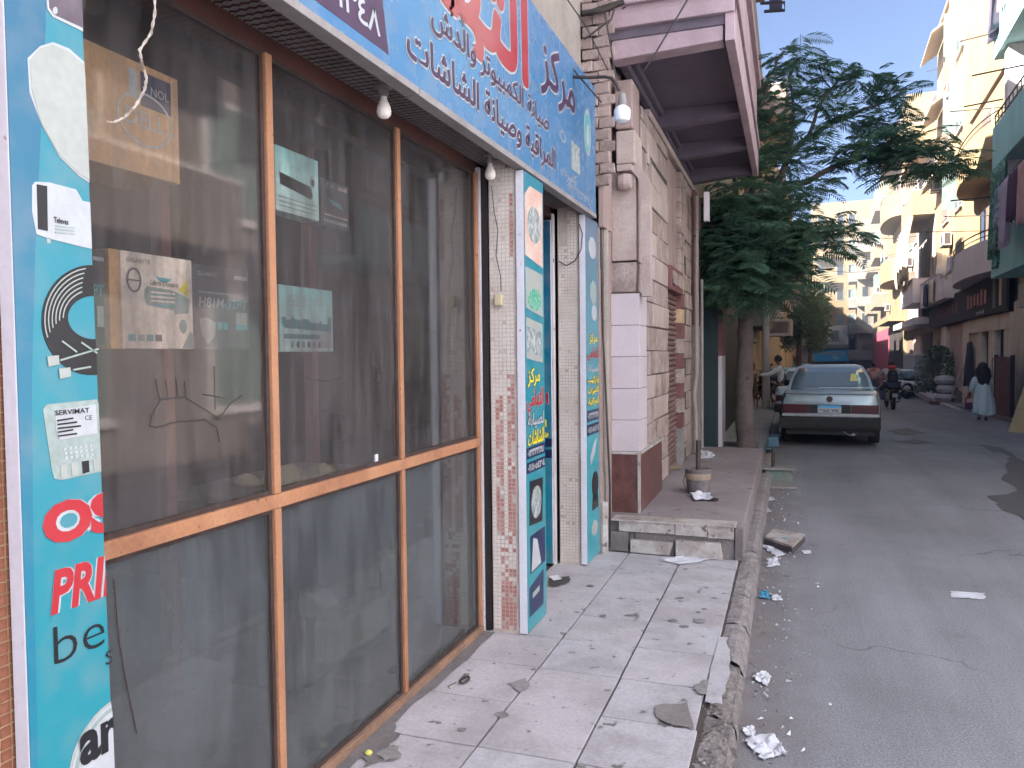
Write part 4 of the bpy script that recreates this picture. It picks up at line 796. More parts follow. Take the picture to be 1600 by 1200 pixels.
for i in range(6):
    for j in range(3): sh([(98+8*i+j, 700+7*j-i), (102+8*i+j, 699+7*j-i), (102+8*i+j, 703+7*j-i), (98+8*i+j, 704+7*j-i)], 'whiteprint', 0.0015)
for (o_, m_, dx) in ((0.16, 'whiteprint', 0.001), (0.09, 'redprint', 0.003)):
    text_px('OSN', m_, pn, XP+dx, (66, 790, 857), (250, 745, 822), offset=o_, clip=0.52)
# the clipped word keeps its own width: rescale to the panel edge
def cut_word(body, m, u0, v0t, v0b, vend_t, vend_b, frac, off_, dx, shear=0.0):
    a = onx(u0, v0b, XP); b = onx(u0, v0t, XP)
    uend = 162 + (v0b-700)*0.045; e = onx(uend, vend_b, XP)
    fit_text(body, m, pn, (XP+dx, a.y, a.z), UY, UZ, y1z(a.z)-a.y-0.0005, b.z-a.z, offset=off_, clip=frac, shear=shear, slant=0)
for o in [c for c in pn.children if c.name.startswith('lettering') and c.dimensions.z > 0.05]: bpy.data.objects.remove(o)
for off_, m_, dx in ((0.10, 'whiteprint', 0.001), (0.055, 'redprint', 0.0025)): cut_word('OS', m_, 66, 788, 857, 0, 852, 0.80, off_, dx)
for off_, m_, dx in ((0.07, 'whiteprint', 0.001), (0.035, 'redprint', 0.0025)): cut_word('PRIM', m_, 78, 893, 962, 0, 935, 0.66, off_, dx, 0.18)
cut_word('beIN', 'blackprint', 84, 980, 1040, 0, 1040, 0.50, -0.012, 0.002)
text_px('S', 'blackprint', pn, XP+0.003, (166, 1018, 1040), (175, 1014, 1036), clip=0.8)
c = onx(200, 1160, XP)
for ry, m_, dx in ((0.118, 'lightgreyprint', 0.001), (0.112, 'whiteprint', 0.002), (0.106, 'greyprint', 0.003), (0.098, 'whiteprint', 0.004)):
    shape_x(clip_panel(ell(y1z(c.z)+0.01, c.z-0.01, ry, ry, 40)), XP+dx, m_, pn)
cut_word('ara', 'blackprint', 122, 1147, 1200, 0, 1175, 0.60, 0.04, 0.006)

# narrow panels by the door
def narrow(xf, ya, yb, zb, zt, label, words, south=False, t=0.045, vin='vinyl', pics=()):
    if not south:
        r = root('advert_panel', (xf, (ya+yb)/2, zb), label, 'sign')
        MB().box((xf-t, ya, zb), (xf-0.001, yb, zt)).build('panel_body', 'panelwhite', r, bevel=0.002)
        MB().prism(rect(ya+0.001, yb-0.001, zb+0.002, zt-0.002), xf-0.0005, xf+0.0005, 'x').build('panel_print', vin, r)
        o0 = lambda f, z: Vector((xf, ya+f*(yb-ya), z)); ux = UY; nrm = UX; Wd = yb-ya
    else:   # faces -y, ya/yb are x limits, xf is the y of its face
        r = root('advert_panel', ((ya+yb)/2, xf, zb), label, 'sign')
        MB().box((ya, xf, zb), (yb, xf+0.02, zt)).build('panel_body', 'panelwhite', r)
        MB().box((ya+0.001, xf-0.001, zb+0.002), (yb-0.001, xf+0.0005, zt-0.002)).build('panel_print', vin, r)
        o0 = lambda f, z: Vector((ya+f*(yb-ya), xf, z)); ux = UX; nrm = -UY; Wd = yb-ya
    for body, m, f0, f1, z0, z1, under in words:
        if under:
            fit_text(body, under, r, o0(f0, z0)+nrm*0.0015-ux*0.0-UZ*0.0, ux, UZ, (f1-f0)*Wd, z1-z0, spread=0.006, name='lettering_outline')
        fit_text(body, m, r, o0(f0, z0)+nrm*0.0035, ux, UZ, (f1-f0)*Wd, z1-z0, spread=0.0025)
    for pts, m, d in pics:
        q = [o0(f, z)+nrm*d for f, z in pts]; n_ = len(q); k = [p+nrm*0.001 for p in q]
        MB().add(q+k, [tuple(range(n_)), tuple(range(n_, 2*n_))]+[(i, (i+1) % n_, (i+1) % n_+n_, i+n_) for i in range(n_)]).build('print', m, r)
    return r
D1 = '\u0660\u0661\u0662\u0662\u0662\u0663\u0662\u0661\u0663\u0664\u0668'; D2 = '\u0660\u0661\u0661\u0661\u0661\u0660\u0665\u0664\u0662\u0660\u0664'
def ellf(cf, cz, rf, rz_, n=16): return [(cf+rf*math.cos(2*math.pi*k/n), cz+rz_*math.sin(2*math.pi*k/n)) for k in range(n)]
pics1 = [([(.04, 2.18), (.94, 2.14), (.94, 2.56), (.3, 2.56), (.04, 2.5)], 'peachprint', 0.001), (ellf(.5, 2.36, .34, .1), 'screenprint', 0.0025),
         ([(.05, 1.90), (.92, 1.86), (.94, 2.1), (.05, 2.12)], 'lightgreyprint', 0.001), (ellf(.5, 1.95, .34, .06), 'greenprint', 0.0025),
         ([(.06, 1.63), (.9, 1.60), (.9, 1.82), (.06, 1.85)], 'lightgreyprint', 0.001), ([(.1, 1.66), (.84, 1.64), (.84, 1.78), (.1, 1.80)], 'screenprint', 0.0025),
         ([(.02, 1.085), (.98, 1.085), (.98, 1.145), (.02, 1.145)], 'navyprint', 0.001), ([(.02, 1.005), (.98, 1.005), (.98, 1.065), (.02, 1.065)], 'navyprint', 0.001),
         ([(.12, .72), (.8, .70), (.84, .95), (.16, .96)], 'blackprint', 0.001), (ellf(.48, .83, .26, .09), 'screenprint', 0.0025),
         ([(.16, .45), (.94, .46), (.94, .66), (.16, .66)], 'navyprint', 0.001), ([(.2, .46), (.7, .47), (.5, .62), (.3, .64)], 'whiteprint', 0.0025),
         ([(.1, .22), (.82, .22), (.84, .42), (.1, .38)], 'navyprint', 0.001), ([(.25, .31), (.6, .32), (.6, .35), (.25, .34)], 'greyprint', 0.0025)]
words1 = [(arabic('مركز'), 'yellowprint', .1, .72, 1.475, 1.575, 'navyprint'), (arabic('التهامى'), 'redprint', .06, .90, 1.34, 1.46, 'whiteprint'), (arabic('لصيانة'), 'whiteprint', .08, .90, 1.245, 1.33, 'navyprint'),
          (arabic('الشاشات'), 'yellowprint', .08, .90, 1.155, 1.235, 'navyprint'), (D1, 'whiteprint', .06, .94, 1.098, 1.132, None), (D2, 'whiteprint', .06, .94, 1.018, 1.052, None)]
narrow(XS-0.005, 3.965, 4.315, 0.14, 2.625, 'narrow turquoise panel fixed to the red and white mosaic pillar', words1, pics=pics1)
pics2 = [(ellf(.5, 2.42, .3, .08, 9), 'whiteprint', 0.001), (ellf(.55, 2.1, .26, .09, 7), 'greyprint', 0.001), (ellf(.6, 1.95, .2, .06, 8), 'whiteprint', 0.002),
         ([(.02, 1.16), (.98, 1.16), (.98, 1.24), (.02, 1.24)], 'navyprint', 0.001), ([(.02, 1.06), (.98, 1.06), (.98, 1.14), (.02, 1.14)], 'navyprint', 0.001),
         ([(.3, .84), (.6, .92), (.75, 1.02), (.55, 1.0), (.25, .9)], 'whiteprint', 0.001), (ellf(.6, .68, .25, .1), 'blackprint', 0.001), ([(.35, .5), (.85, .5), (.8, .6), (.4, .6)], 'blackprint', 0.001),
         (ellf(.55, .36, .26, .06, 7), 'lightgreyprint', 0.001)]
words2 = [(arabic('مركز'), 'yellowprint', .2, .8, 1.72, 1.8, 'navyprint'), (arabic('التهامى'), 'redprint', .05, .95, 1.6, 1.7, 'whiteprint'), (arabic('لصيانة'), 'whiteprint', .1, .9, 1.51, 1.57, None),
          (arabic('وتركيب'), 'yellowprint', .1, .9, 1.43, 1.49, 'navyprint'), (arabic('كاميرات'), 'yellowprint', .1, .9, 1.35, 1.41, 'navyprint'), (arabic('المراقبة'), 'yellowprint', .1, .9, 1.27, 1.33, 'navyprint'),
          (D1, 'whiteprint', .08, .92, 1.18, 1.22, None), (D2, 'whiteprint', .08, .92, 1.08, 1.12, None)]
narrow(XS-0.035, 5.42, 5.83, 0.14, 2.63, 'narrow turquoise panel on the plain white tiled pillar beyond the door', words2, pics=pics2, vin='vinylpale')
xa, xb = -2.08, -1.60
pics3 = [([(.6, 1.88), (.86, 1.86), (.8, 2.1), (.6, 2.1)], 'blackprint', 0.001), (ellf(.72, 2.3, .12, .03, 8), 'lightgreyprint', 0.001), ([(.6, 1.62), (.82, 1.62), (.82, 1.78), (.6, 1.78)], 'screenprint', 0.002), ([(.56, 1.6), (.86, 1.6), (.86, 1.8), (.56, 1.8)], 'blackprint', 0.001),
         (ellf(.78, 1.5, .05, .05, 10), 'blackprint', 0.001), ([(.0, .985), (1, .985), (1, 1.045), (0, 1.045)], 'navyprint', 0.001), ([(.0, .905), (1, .905), (1, .965), (0, .965)], 'navyprint', 0.001),
         ([(.5, .72), (.86, .78), (.7, .88), (.5, .84)], 'blackprint', 0.001), ([(.5, .5), (.8, .5), (.8, .66), (.5, .66)], 'blackprint', 0.001), (ellf(.75, .38, .12, .09, 12), 'blackprint', 0.001), ([(.5, .2), (.84, .22), (.8, .3), (.5, .3)], 'blackprint', 0.001)]
words3 = [(arabic('مركز'), 'yellowprint', .1, .75, 1.40, 1.48, 'navyprint'), (arabic('التهامى'), 'redprint', .05, .95, 1.27, 1.37, 'whiteprint'), (arabic('لصيانة'), 'whiteprint', .1, .85, 1.19, 1.25, None),
          (arabic('الكمبيوتر'), 'yellowprint', .05, .92, 1.115, 1.18, 'navyprint'), (arabic('والدش'), 'yellowprint', .3, .95, 1.05, 1.11, 'navyprint'), (D1, 'whiteprint', .04, .8, .998, 1.032, None), (D2, 'whiteprint', .04, .8, .918, .952, None)]
narrow(5.38, xa, xb, 0.14, 2.6, 'blue panel inside the doorway, half hidden by the narrow panel before it', words3, south=True, vin='vinyldark', pics=pics3)

# bulbs, wires
def bulb(px, zt, label, x=-1.47):
    p = onx(px[0], px[1], x); z = 2.69
    r = root('light_bulb', (x, p.y, z), label, 'light bulb', 'bare bulbs under the shop sign')
    MB().lathe([(0.035, z), (0.035, z-0.012), (0.02, z-0.014), (0.018, z-0.045), (0.0, z-0.046)], (x, p.y, 0), 14).build('bulb_socket', 'trim', r, smooth=True)
    zb = z-0.045
    MB().lathe([(0.012, zb+0.004), (0.013, zb-0.01), (0.018, zb-0.022), (0.0255, zb-0.038), (0.029, zb-0.055), (0.0265, zb-0.070), (0.018, zb-0.080), (0.004, zb-0.084)], (x, p.y, 0), 18).build('bulb_glass', 'bulb', r, smooth=True)
bulb((600, 185), 0, 'bare white bulb hanging over the second upright of the window'); bulb((766, 275), 0, 'bare white bulb hanging beside the top of the red and white mosaic pillar'); bulb((272, 5), 0, 'bare white bulb at the top edge above the tan carton')
pts = [onx(u, v, -1.40) for u, v in ((241, -40), (242, 20), (236, 52), (218, 78), (222, 100), (229, 122), (226, 140), (212, 165), (195, 183), (178, 191), (166, 190))]
w_ = []
for i in range(len(pts)-1):
    for k in range(6): w_.append(pts[i].lerp(pts[i+1], k/6))
mb = MB()
for ph in (0, math.pi): mb.tube([p+Vector((0.0022*math.cos(i*1.1+ph), 0.0022*math.sin(i*1.1+ph), 0)) for i, p in enumerate(w_)], 0.0018, 5)
tag(mb.build('twisted_wire', 'wirewhite', smooth=True), 'loose twisted white wire dangling in front of the tan carton', 'wire')
sw = root('wall_socket', (-1.47, 3.97, onz(782, 468, 1).z), 'cream switch box hanging by a wire on the mosaic pillar', 'switch')
p = ony(782, 469, 3.965); MB().box((p.x-0.025, 3.935, p.z-0.03), (p.x+0.015, 3.974, p.z+0.03)).build('switch_box', 'beigeplastic', sw, bevel=0.004)
MB().tube([ony(u, v, 3.95) for u, v in ((768, 290), (772, 330), (778, 360), (775, 400), (782, 430), (783, 455))], 0.0022, 6).build('switch_wire', 'wire', sw)
# wires that sag along the second pillar and the gap beside it
def cable(px, y, rr, label, m='wire', cat='cable', axis='y'):
    f = ony if axis == 'y' else onx
    pts = [f(u, v, y) for u, v in px]; tag(MB().tube(pts, rr, 6).build('cable', m, smooth=True), label, cat)
cable([(905, 350), (910, 365), (908, 390), (898, 408), (885, 415), (873, 408)], 5.42, 0.004, 'black cable looping across the top of the plain white tiled pillar')
cable([(938, 310), (940, 420), (942, 520), (946, 600), (950, 690), (953, 760), (953, 855)], 5.86, 0.008, 'dark pipe-like cable running down beside the last turquoise panel')
cable([(935, 335), (936, 370), (938, 400), (937, 420)], 5.84, 0.012, 'bundle of black wires at the corner of the blue sign')
cable([(945, 20), (952, 60), (962, 120)], 5.6, 0.006, 'thin black wire hanging from the bracket beside the balcony')
cable([(830, -10), (860, 60), (905, 120), (940, 160)], 5.0, 0.006, 'thin black wire crossing the grey wall above the sign')
cable([(880, -10), (915, 40), (950, 110)], 5.3, 0.005, 'second thin black wire crossing the grey wall above the sign')
cable([(1080, -10), (1050, 40), (1020, 90), (1005, 112)], 5.6, 0.006, 'black wire slanting down across the pink balcony end')
# street lamp bulb on its bracket
p = onx(972, 158, -1.0); lp = root('wall_lamp', (-1.0, p.y, p.z), 'large white lamp on a curved bracket beside the pink balcony', 'lamp')
a = [ony(u, v, p.y) for u, v in ((893, 120), (920, 121), (945, 120), (956, 122), (964, 132), (967, 142))]
MB().tube(a, 0.011, 8).build('lamp_bracket', 'darkmetal', lp, smooth=True)
MB().lathe([(0.022, p.z+0.045), (0.026, p.z+0.01), (0.03, p.z-0.01), (0.028, p.z-0.03)], (p.x, p.y, 0), 14).build('lamp_socket', 'trim', lp, smooth=True)
MB().lathe([(0.028, p.z-0.03), (0.046, p.z-0.045), (0.053, p.z-0.06), (0.053, p.z-0.105), (0.045, p.z-0.125), (0.02, p.z-0.137), (0.004, p.z-0.14)], (p.x, p.y, 0), 20).build('lamp_globe', 'lampwhite', lp, smooth=True)

# ================================================================ PINK BUILDING (left, beyond the shop)
pk = root('pink_building', (-1.3, 8.5, 0.37), 'faded pink stone building with a deep balcony over the raised forecourt', 'building')
XW = -1.185
MB().box((-8, 5.80, 0.2), (-1.345, 11.3, 14.5)).build('wall', 'pink', pk)
# gap of raw brick between the two buildings
gp = MB().box((-1.6, 5.80, 2.6), (-1.31, 6.1, 9)).build('brick_strip', 'pink', pk)
for j in range(34):
    z = 2.9+j*0.085
    for i in range(2):
        x_ = -1.50+i*0.125+(0.04 if j % 2 else 0)
        MB().box((x_, 5.782+R.uniform(-.008, .006), z), (x_+0.118, 5.80, z+0.074), jit=0.005).build('brick', 'block' if (i+j) % 3 else 'pink', gp, bevel=0.006)
# first pilaster: granite foot, white tiles, broken stone, arch and capital
pa, pb, pf = -1.345, -1.115, 6.20
MB().box((pa, pf, 0.37), (pb, 7.35, 0.84)).build('plinth', 'granite', pk, bevel=0.004)
MB().box((pa, pf-0.012, 0.842), (pb+0.012, 7.37, 0.862)).build('plinth_cap', 'marble', pk, bevel=0.003)
MB().box((pb-0.018, pf-0.008, 0.37), (pb+0.006, pf+0.004, 0.842)).build('plinth_trim', 'marble', pk)
core = MB().box((pa-0.02, pf+0.03, 0.862), (pb-0.02, 6.585, 2.14)).build('pilaster', 'joint', pk)
z = 0.865
for k in range(5):
    h = 0.252; MB().box((pa, pf+0.012, z), (pb-0.004, pf+0.03, z+h-0.003), jit=0.0015).build('wall_tile', 'whitetile', core, bevel=0.002)
    MB().box((pb-0.02, pf+0.031, z), (pb-0.004, pf+0.36, z+h-0.003), jit=0.0015).build('wall_tile', 'whitetile', core, bevel=0.002); z += h+0.001
MB().box((pa-0.01, pf+0.05, 2.13), (pb-0.03, 6.75, 2.38), jit=0.008).build('broken_stone', 'blockb', pk, bevel=0.015)
MB().box((pa, pf+0.04, 2.39), (pb-0.03, 6.8, 3.1)).build('pilaster_shaft', 'pinklight', pk, bevel=0.01)
# scroll bracket and arched moulding above
def arch_pts(cx, cz, r, a0, a1, n): return [(cx+r*math.cos(rad(a0+(a1-a0)*k/n)), cz+r*math.sin(rad(a0+(a1-a0)*k/n))) for k in range(n+1)]
ar = arch_pts(-1.30, 2.93, 0.30, 0, 90, 10)
mb = MB(); o1 = arch_pts(-1.30, 2.93, 0.27, 0, 80, 10); i1 = arch_pts(-1.30, 2.93, 0.20, 80, 0, 10)
mb.prism([(-1.03, 2.1)]+o1+i1+[(-1.10, 2.1)], pf+0.02, pf+0.12, 'y'); mb.build('arch_moulding', 'pinklight', pk)
mb = MB().box((-1.28, pf-0.06, 3.08), (-1.16, pf+0.3, 3.13)); mb.lathe([(0.055, -1.27), (0.07, -1.22), (0.055, -1.17)], (0, pf-0.02, 3.0), 16, 'x')
mb.build('scroll_bracket', 'pinklight', pk, bevel=0.006)
MB().box((-1.29, pf-0.03, 3.14), (-1.14, pf+0.3, 3.40)).build('capital', 'pinklight', pk, bevel=0.012)
MB().box((-1.30, pf-0.01, 3.42), (-1.16, pf+0.3, 3.80)).build('capital_block', 'pink', pk, bevel=0.012)
# coursed stone wall between pilaster and shutter: each block is a part
def course(y0, y1, z0, z1, h, x, mats, rows_off=True, d=0.04, nblk=2, name='stone_block'):
    w_ = MB().box((x-0.2, y0, z0), (x-0.012, y1, z1)).build('wall_core', 'joint', pk)
    z = z0; j = 0
    while z < z1-0.03:
        ze = min(z+h, z1); edges = [y0]+sorted(y0+(y1-y0)*((k+(0.5 if (j % 2 and rows_off) else 0))/nblk) for k in range(1, nblk+(0 if not (j % 2 and rows_off) else 0)))+[y1]
        if j % 2 and rows_off: edges = [y0, y0+(y1-y0)*0.36, y1]
        for a, b in zip(edges[:-1], edges[1:]):
            MB().box((x-d, a+0.005, z+0.005), (x+R.uniform(-0.009, 0.006), b-0.005, ze-0.005), jit=0.0055).build(name, R.choice(mats), w_, bevel=0.006)
        z = ze; j += 1
course(6.60, 8.15, 0.38, 3.72, 0.215, XW+0.02, ['block', 'blockb', 'pinklight'])
MB().box((-1.6, 7.0, 3.73), (-1.155, 11.0, 3.80)).build('cornice', 'pinklight', pk, bevel=0.01)
for z in (2.7, 3.3): MB().box((-1.2, 6.9, z), (-1.155, 7.0, z+0.3)).build('moulding', 'pinklight', pk, bevel=0.01)
# roller shutter in its recess
sh_ = MB().box((-1.40, 8.15, 0.37), (-1.232, 9.02, 2.35)).build('roller_shutter', 'shutter', pk)
for k in range(34):
    z = 0.385+k*0.056
    MB().prism([(-1.233, z), (-1.205, z+0.012), (-1.198, z+0.028), (-1.205, z+0.043), (-1.233, z+0.054)], 8.16, 9.01, 'y').build('slat', 'shutter', sh_)
MB().box((-1.30, 8.15, 2.55), (-1.20, 9.02, 3.70)).build('upper_infill', 'pink', pk)
hd = MB().box((-1.30, 8.12, 2.30), (-1.13, 9.05, 2.55)).build('carved_lintel', 'darkred', pk, bevel=0.01)
for k in range(5): MB().box((-1.135, 8.2+0.17*k, 2.36), (-1.115, 8.29+0.17*k, 2.50), jit=0.01).build('carving', 'block', hd, bevel=0.01)
# second pilaster, dark and light courses
c2 = MB().box((-1.30, 9.03, 0.37), (-1.16, 9.55, 3.7)).build('second_pilaster', 'joint', pk); z = 0.375
k = 0
while z < 3.6:
    h = 0.42 if k == 0 else 0.17; m_ = 'concrete' if k == 0 else ['darkred', 'blockb', 'darkred', 'blockb', 'darkred', 'blockb', 'darkred', 'ochre', 'darkred', 'ochre'][(k-1) % 10] if z < 2.45 else 'block'
    MB().box((-1.305, 9.018, z), (-1.147, 9.3, z+h-0.006), jit=0.004).build('stone_block', m_, c2, bevel=0.006)
    z += h; k += 1
course(9.31, 10.15, 0.38, 3.7, 0.2, XW+0.03, ['block', 'blockb'], nblk=2)
MB().box((-1.3, 10.15, 0.37), (-1.13, 10.9, 2.0)).build('side_door', 'shopwall', pk); MB().box((-1.3, 10.15, 2.0), (-1.12, 10.9, 3.7)).build('side_wall', 'darkred', pk)
MB().tube([(-1.10, 10.05, 0.4), (-1.10, 10.05, 0.9), (-1.12, 10.02, 1.1), (-1.09, 10.05, 1.4), (-1.09, 10.05, 3.6)], 0.028, 8).build('drain_pipe', 'shopwall', pk, smooth=True)
MB().tube([(-1.07, 10.5, 0.4), (-1.07, 10.5, 2.6)], 0.02, 8).build('drain_pipe', 'trim', pk, smooth=True)
MB().tube([(-1.33, 5.95, 0.40), (-1.33, 5.95, 0.7), (-1.335, 5.93, 0.78), (-1.335, 5.95, 2.6)], 0.03, 8).build('drain_pipe', 'shopwall', pk, smooth=True)
MB().tube([(-1.33, 5.84, 0.13), (-1.33, 5.84, 0.52)], 0.035, 8).build('drain_pipe', 'marble', pk, smooth=True)
# hanging lamp and short pipe under the balcony
hl = root('hanging_lantern', (-1.0, 9.7, 3.2), 'small tarnished lantern hanging under the pink balcony', 'lantern'); q = ony(1065, 322, 9.7)
MB().lathe([(0.006, q.z+0.25), (0.006, q.z+0.08), (0.03, q.z+0.06), (0.05, q.z+0.02), (0.075, q.z-0.03), (0.03, q.z-0.05)], (q.x, q.y, 0), 12).build('lantern_body', 'metal', hl, smooth=True)
q2 = ony(1105, 310, 9.7)
tag(MB().box((q2.x-0.03, 9.6, q2.z-0.28), (q2.x+0.03, 9.7, q2.z+0.06)).build('downpipe_end', 'whitepaint'), 'short pale bracket hanging below the far beam of the pink balcony', 'bracket')

# balcony of the pink building
bl = root('pink_balcony', (-0.9, 8.2, 3.9), 'deep pink concrete balcony with beams under its floor jutting over the forecourt', 'balcony')
xo = -0.375; zb = 3.92
M['bal'] = M['balcony']
MB().box((-1.30, 6.02, zb+0.13), (xo-0.01, 10.7, zb+0.22)).build('floor_slab', 'soffittone', bl)
# near end: tapered beam under the fascia
MB().prism([(-1.29, zb-0.02), (-0.46, zb+0.02), (-0.46, zb+0.13), (-1.29, zb+0.13)], 6.03, 6.19, 'y').build('end_beam', 'balcony', bl, bevel=0.006)
MB().box((-1.298, 5.98, zb+0.20), (xo, 6.10, zb+0.30)).build('end_fascia', 'balcony', bl, bevel=0.006)
MB().box((-1.297, 6.0, zb+0.302), (xo-0.03, 6.10, zb+1.12)).build('end_parapet', 'balcony', bl, bevel=0.006)
MB().box((-1.298, 5.955, zb+0.36), (xo+0.02, 6.0, zb+0.40)).build('end_moulding', 'balcony', bl, bevel=0.006)
MB().box((xo-0.07, 6.0, zb-0.0), (xo, 10.7, zb+0.30)).build('outer_fascia', 'balcony', bl, bevel=0.006)
MB().box((xo-0.09, 6.102, zb+0.302), (xo-0.02, 10.7, zb+1.12)).build('outer_parapet', 'balcony', bl, bevel=0.006)
MB().box((xo-0.02, 6.0, zb+0.34), (xo+0.02, 10.72, zb+0.40)).build('outer_moulding', 'balcony', bl, bevel=0.006)
for y in (7.9, 9.2, 10.55):
    MB().prism([(-1.29, zb-0.06), (xo-0.075, zb+0.02), (xo-0.075, zb+0.13), (-1.29, zb+0.13)], y, y+0.16, 'y').build('cross_beam', 'soffittone', bl, bevel=0.006)
MB().box((-1.29, 6.2, zb+0.02), (-1.22, 10.5, zb+0.125)).build('wall_beam', 'soffittone', bl, bevel=0.01)
MB().box((-1.22, 6.2, zb+0.07), (-1.17, 10.5, zb+0.127)).build('wall_beam', 'soffittone', bl, bevel=0.01)
MB().box((-1.298, 6.0, zb+1.122), (xo+0.03, 10.74, zb+1.20)).build('coping', 'balcony', bl, bevel=0.008)
for k in range(4):
    z0 = zb+3.1+k*3.1
    MB().box((-1.30, 6.0, z0), (xo, 10.72, z0+0.2)).build('upper_floor', 'balcony', bl); MB().box((xo-0.1, 6.0, z0+0.2), (xo-0.02, 10.7, z0+1.1)).build('upper_parapet', 'balcony', bl)
# iron bracket with a scroll by the corner
ib = root('iron_bracket', (-1.3, 5.9, 4.1), 'wrought iron bracket with a scroll at the corner of the pink balcony', 'bracket')
MB().tube([ony(u, v, 5.75) for u, v in ((912, 22), (940, 12), (965, 4), (975, 4))], 0.016, 8).build('bracket_arm', 'darkmetal', ib, smooth=True)
MB().tube([ony(u, v, 5.72) for u, v in ((912, 62), (935, 45), (955, 30), (960, 14), (966, 6), (974, 5), (977, 11), (972, 14))], 0.007, 6).build('bracket_scroll', 'darkmetal', ib, smooth=True)
MB().tube([ony(u, v, 5.72) for u, v in ((910, 20), (945, 16), (975, 2))], 0.02, 8).build('bracket_plate', 'darkmetal', ib)

# house beyond with the dark green pier
gb = root('green_pier_building', (-1.1, 11.5, 0.2), 'building with a dark glossy green pier behind the tree trunk', 'building')
MB().box((-8, 11.32, 0.1), (-1.30, 20.8, 13.2)).build('wall', 'creamdark', gb)
MB().box((-1.32, 11.42, 0.17), (-0.955, 11.62, 3.8)).build('green_pier', 'darkgreen', gb, bevel=0.004)
MB().box((-1.32, 11.62, 0.17), (-0.90, 12.2, 1.6)).build('pier_side', 'whitetile', gb); MB().box((-1.32, 11.62, 1.6), (-0.90, 12.2, 3.8)).build('pier_top', 'darkred', gb)
MB().box((-1.5, 12.2, 0.17), (-1.1, 20.5, 3.0)).build('dark_opening', 'black', gb)
for z0 in (3.4, 6.6, 9.8):
    MB().box((-1.3, 12.6, z0), (-0.55, 19.5, z0+0.2)).build('balcony_slab', 'pink', gb); MB().box((-0.65, 12.6, z0+0.2), (-0.55, 19.5, z0+1.1)).build('balcony_parapet', 'pink', gb)
# planter with the tree
p0 = onz(1097, 707, 0.20); p1 = onz(1180, 711, 0.20)
pt = root('concrete_planter', (-0.8, 11.1, 0.17), 'low dark concrete planter kerb round the foot of the street tree', 'planter')
MB().box((-1.22, 10.92, 0.15), (-0.42, 11.0, 0.35)).build('planter_wall', 'darkconcrete', pt, bevel=0.008)
for (a, b) in (((-1.22, 11.0, 0.15), (-1.16, 11.9, 0.33)), ((-0.48, 11.0, 0.15), (-0.42, 11.9, 0.33)), ((-1.22, 11.9, 0.15), (-0.42, 11.98, 0.33))): MB().box(a, b).build('planter_wall', 'darkconcrete', pt, bevel=0.008)
MB().box((-1.16, 11.0, 0.15), (-0.48, 11.9, 0.27)).build('planter_soil', 'dirt', pt)

# ================================================================ TREE
tr = root('feathery_tree', (-0.6, 11.4, 0.2), 'street tree with fine feathery fronds leaning out over the silver car', 'tree')
TY = 11.5
def T(u, v, y=TY): return ony(u, v, y)
trunk = [T(1165, 700), T(1164, 640), T(1163, 580), T(1165, 520), T(1163, 470), T(1160, 430, 11.6)]
mb = MB(); pts = []
for i in range(len(trunk)-1):
    for k in range(4): pts.append(trunk[i].lerp(trunk[i+1], k/4))
pts.append(trunk[-1]); rs = [0.132-0.04*(i/len(pts))+R.uniform(-0.008, 0.008)+(0.03 if i == 0 else 0) for i in range(len(pts))]
mb.tube([p+Vector((R.uniform(-0.012, 0.012), R.uniform(-0.01, 0.01), 0)) for p in pts], rs, 14)
mb.build('trunk', 'bark', tr, smooth=True)
top = trunk[-1]
limbs = [  # (points with depth, start radius)
 ([(1160, 430, 11.6), (1190, 330, 11.8), (1230, 250, 12.2), (1262, 215, 12.5), (1300, 190, 12.7), (1350, 170, 12.8), (1400, 150, 12.9)], 0.055),
 ([(1190, 330, 11.8), (1240, 290, 12.0), (1300, 262, 12.2), (1350, 245, 12.2), (1410, 232, 12.2), (1470, 240, 12.2), (1510, 255, 12.2)], 0.045),
 ([(1160, 430, 11.6), (1175, 300, 11.9), (1180, 200, 12.2), (1200, 120, 12.5), (1225, 80, 12.6)], 0.05),
 ([(1230, 250, 12.2), (1240, 180, 12.4), (1232, 120, 12.6), (1250, 90, 12.6)], 0.03),
 ([(1262, 215, 12.5), (1290, 150, 12.7), (1320, 110, 12.8)], 0.025),
 ([(1160, 430, 11.6), (1200, 390, 11.2), (1250, 370, 11.0), (1310, 360, 11.0)], 0.04),
 ([(1160, 430, 11.6), (1130, 380, 11.2), (1110, 350, 11.0)], 0.04),
 ([(1160, 430, 11.6), (1200, 440, 11.0), (1220, 440, 10.8)], 0.03),
 ([(1160, 430, 11.6), (1150, 300, 12.5), (1140, 200, 13.0)], 0.04),
]
ends = []
for pp, r0 in limbs:
    P_ = [T(*q) for q in pp]; fine_ = []
    for i in range(len(P_)-1):
        for k in range(3): fine_.append(P_[i].lerp(P_[i+1], k/3)+Vector((R.uniform(-.03, .03), R.uniform(-.03, .03), R.uniform(-.03, .03)))*(1 if k else 0))
    fine_.append(P_[-1]); n_ = len(fine_)
    MB().tube(fine_, [r0*(1-0.82*i/n_)+0.004 for i in range(n_)], 8).build('limb', 'branch', tr, smooth=True)
    ends.append(fine_)
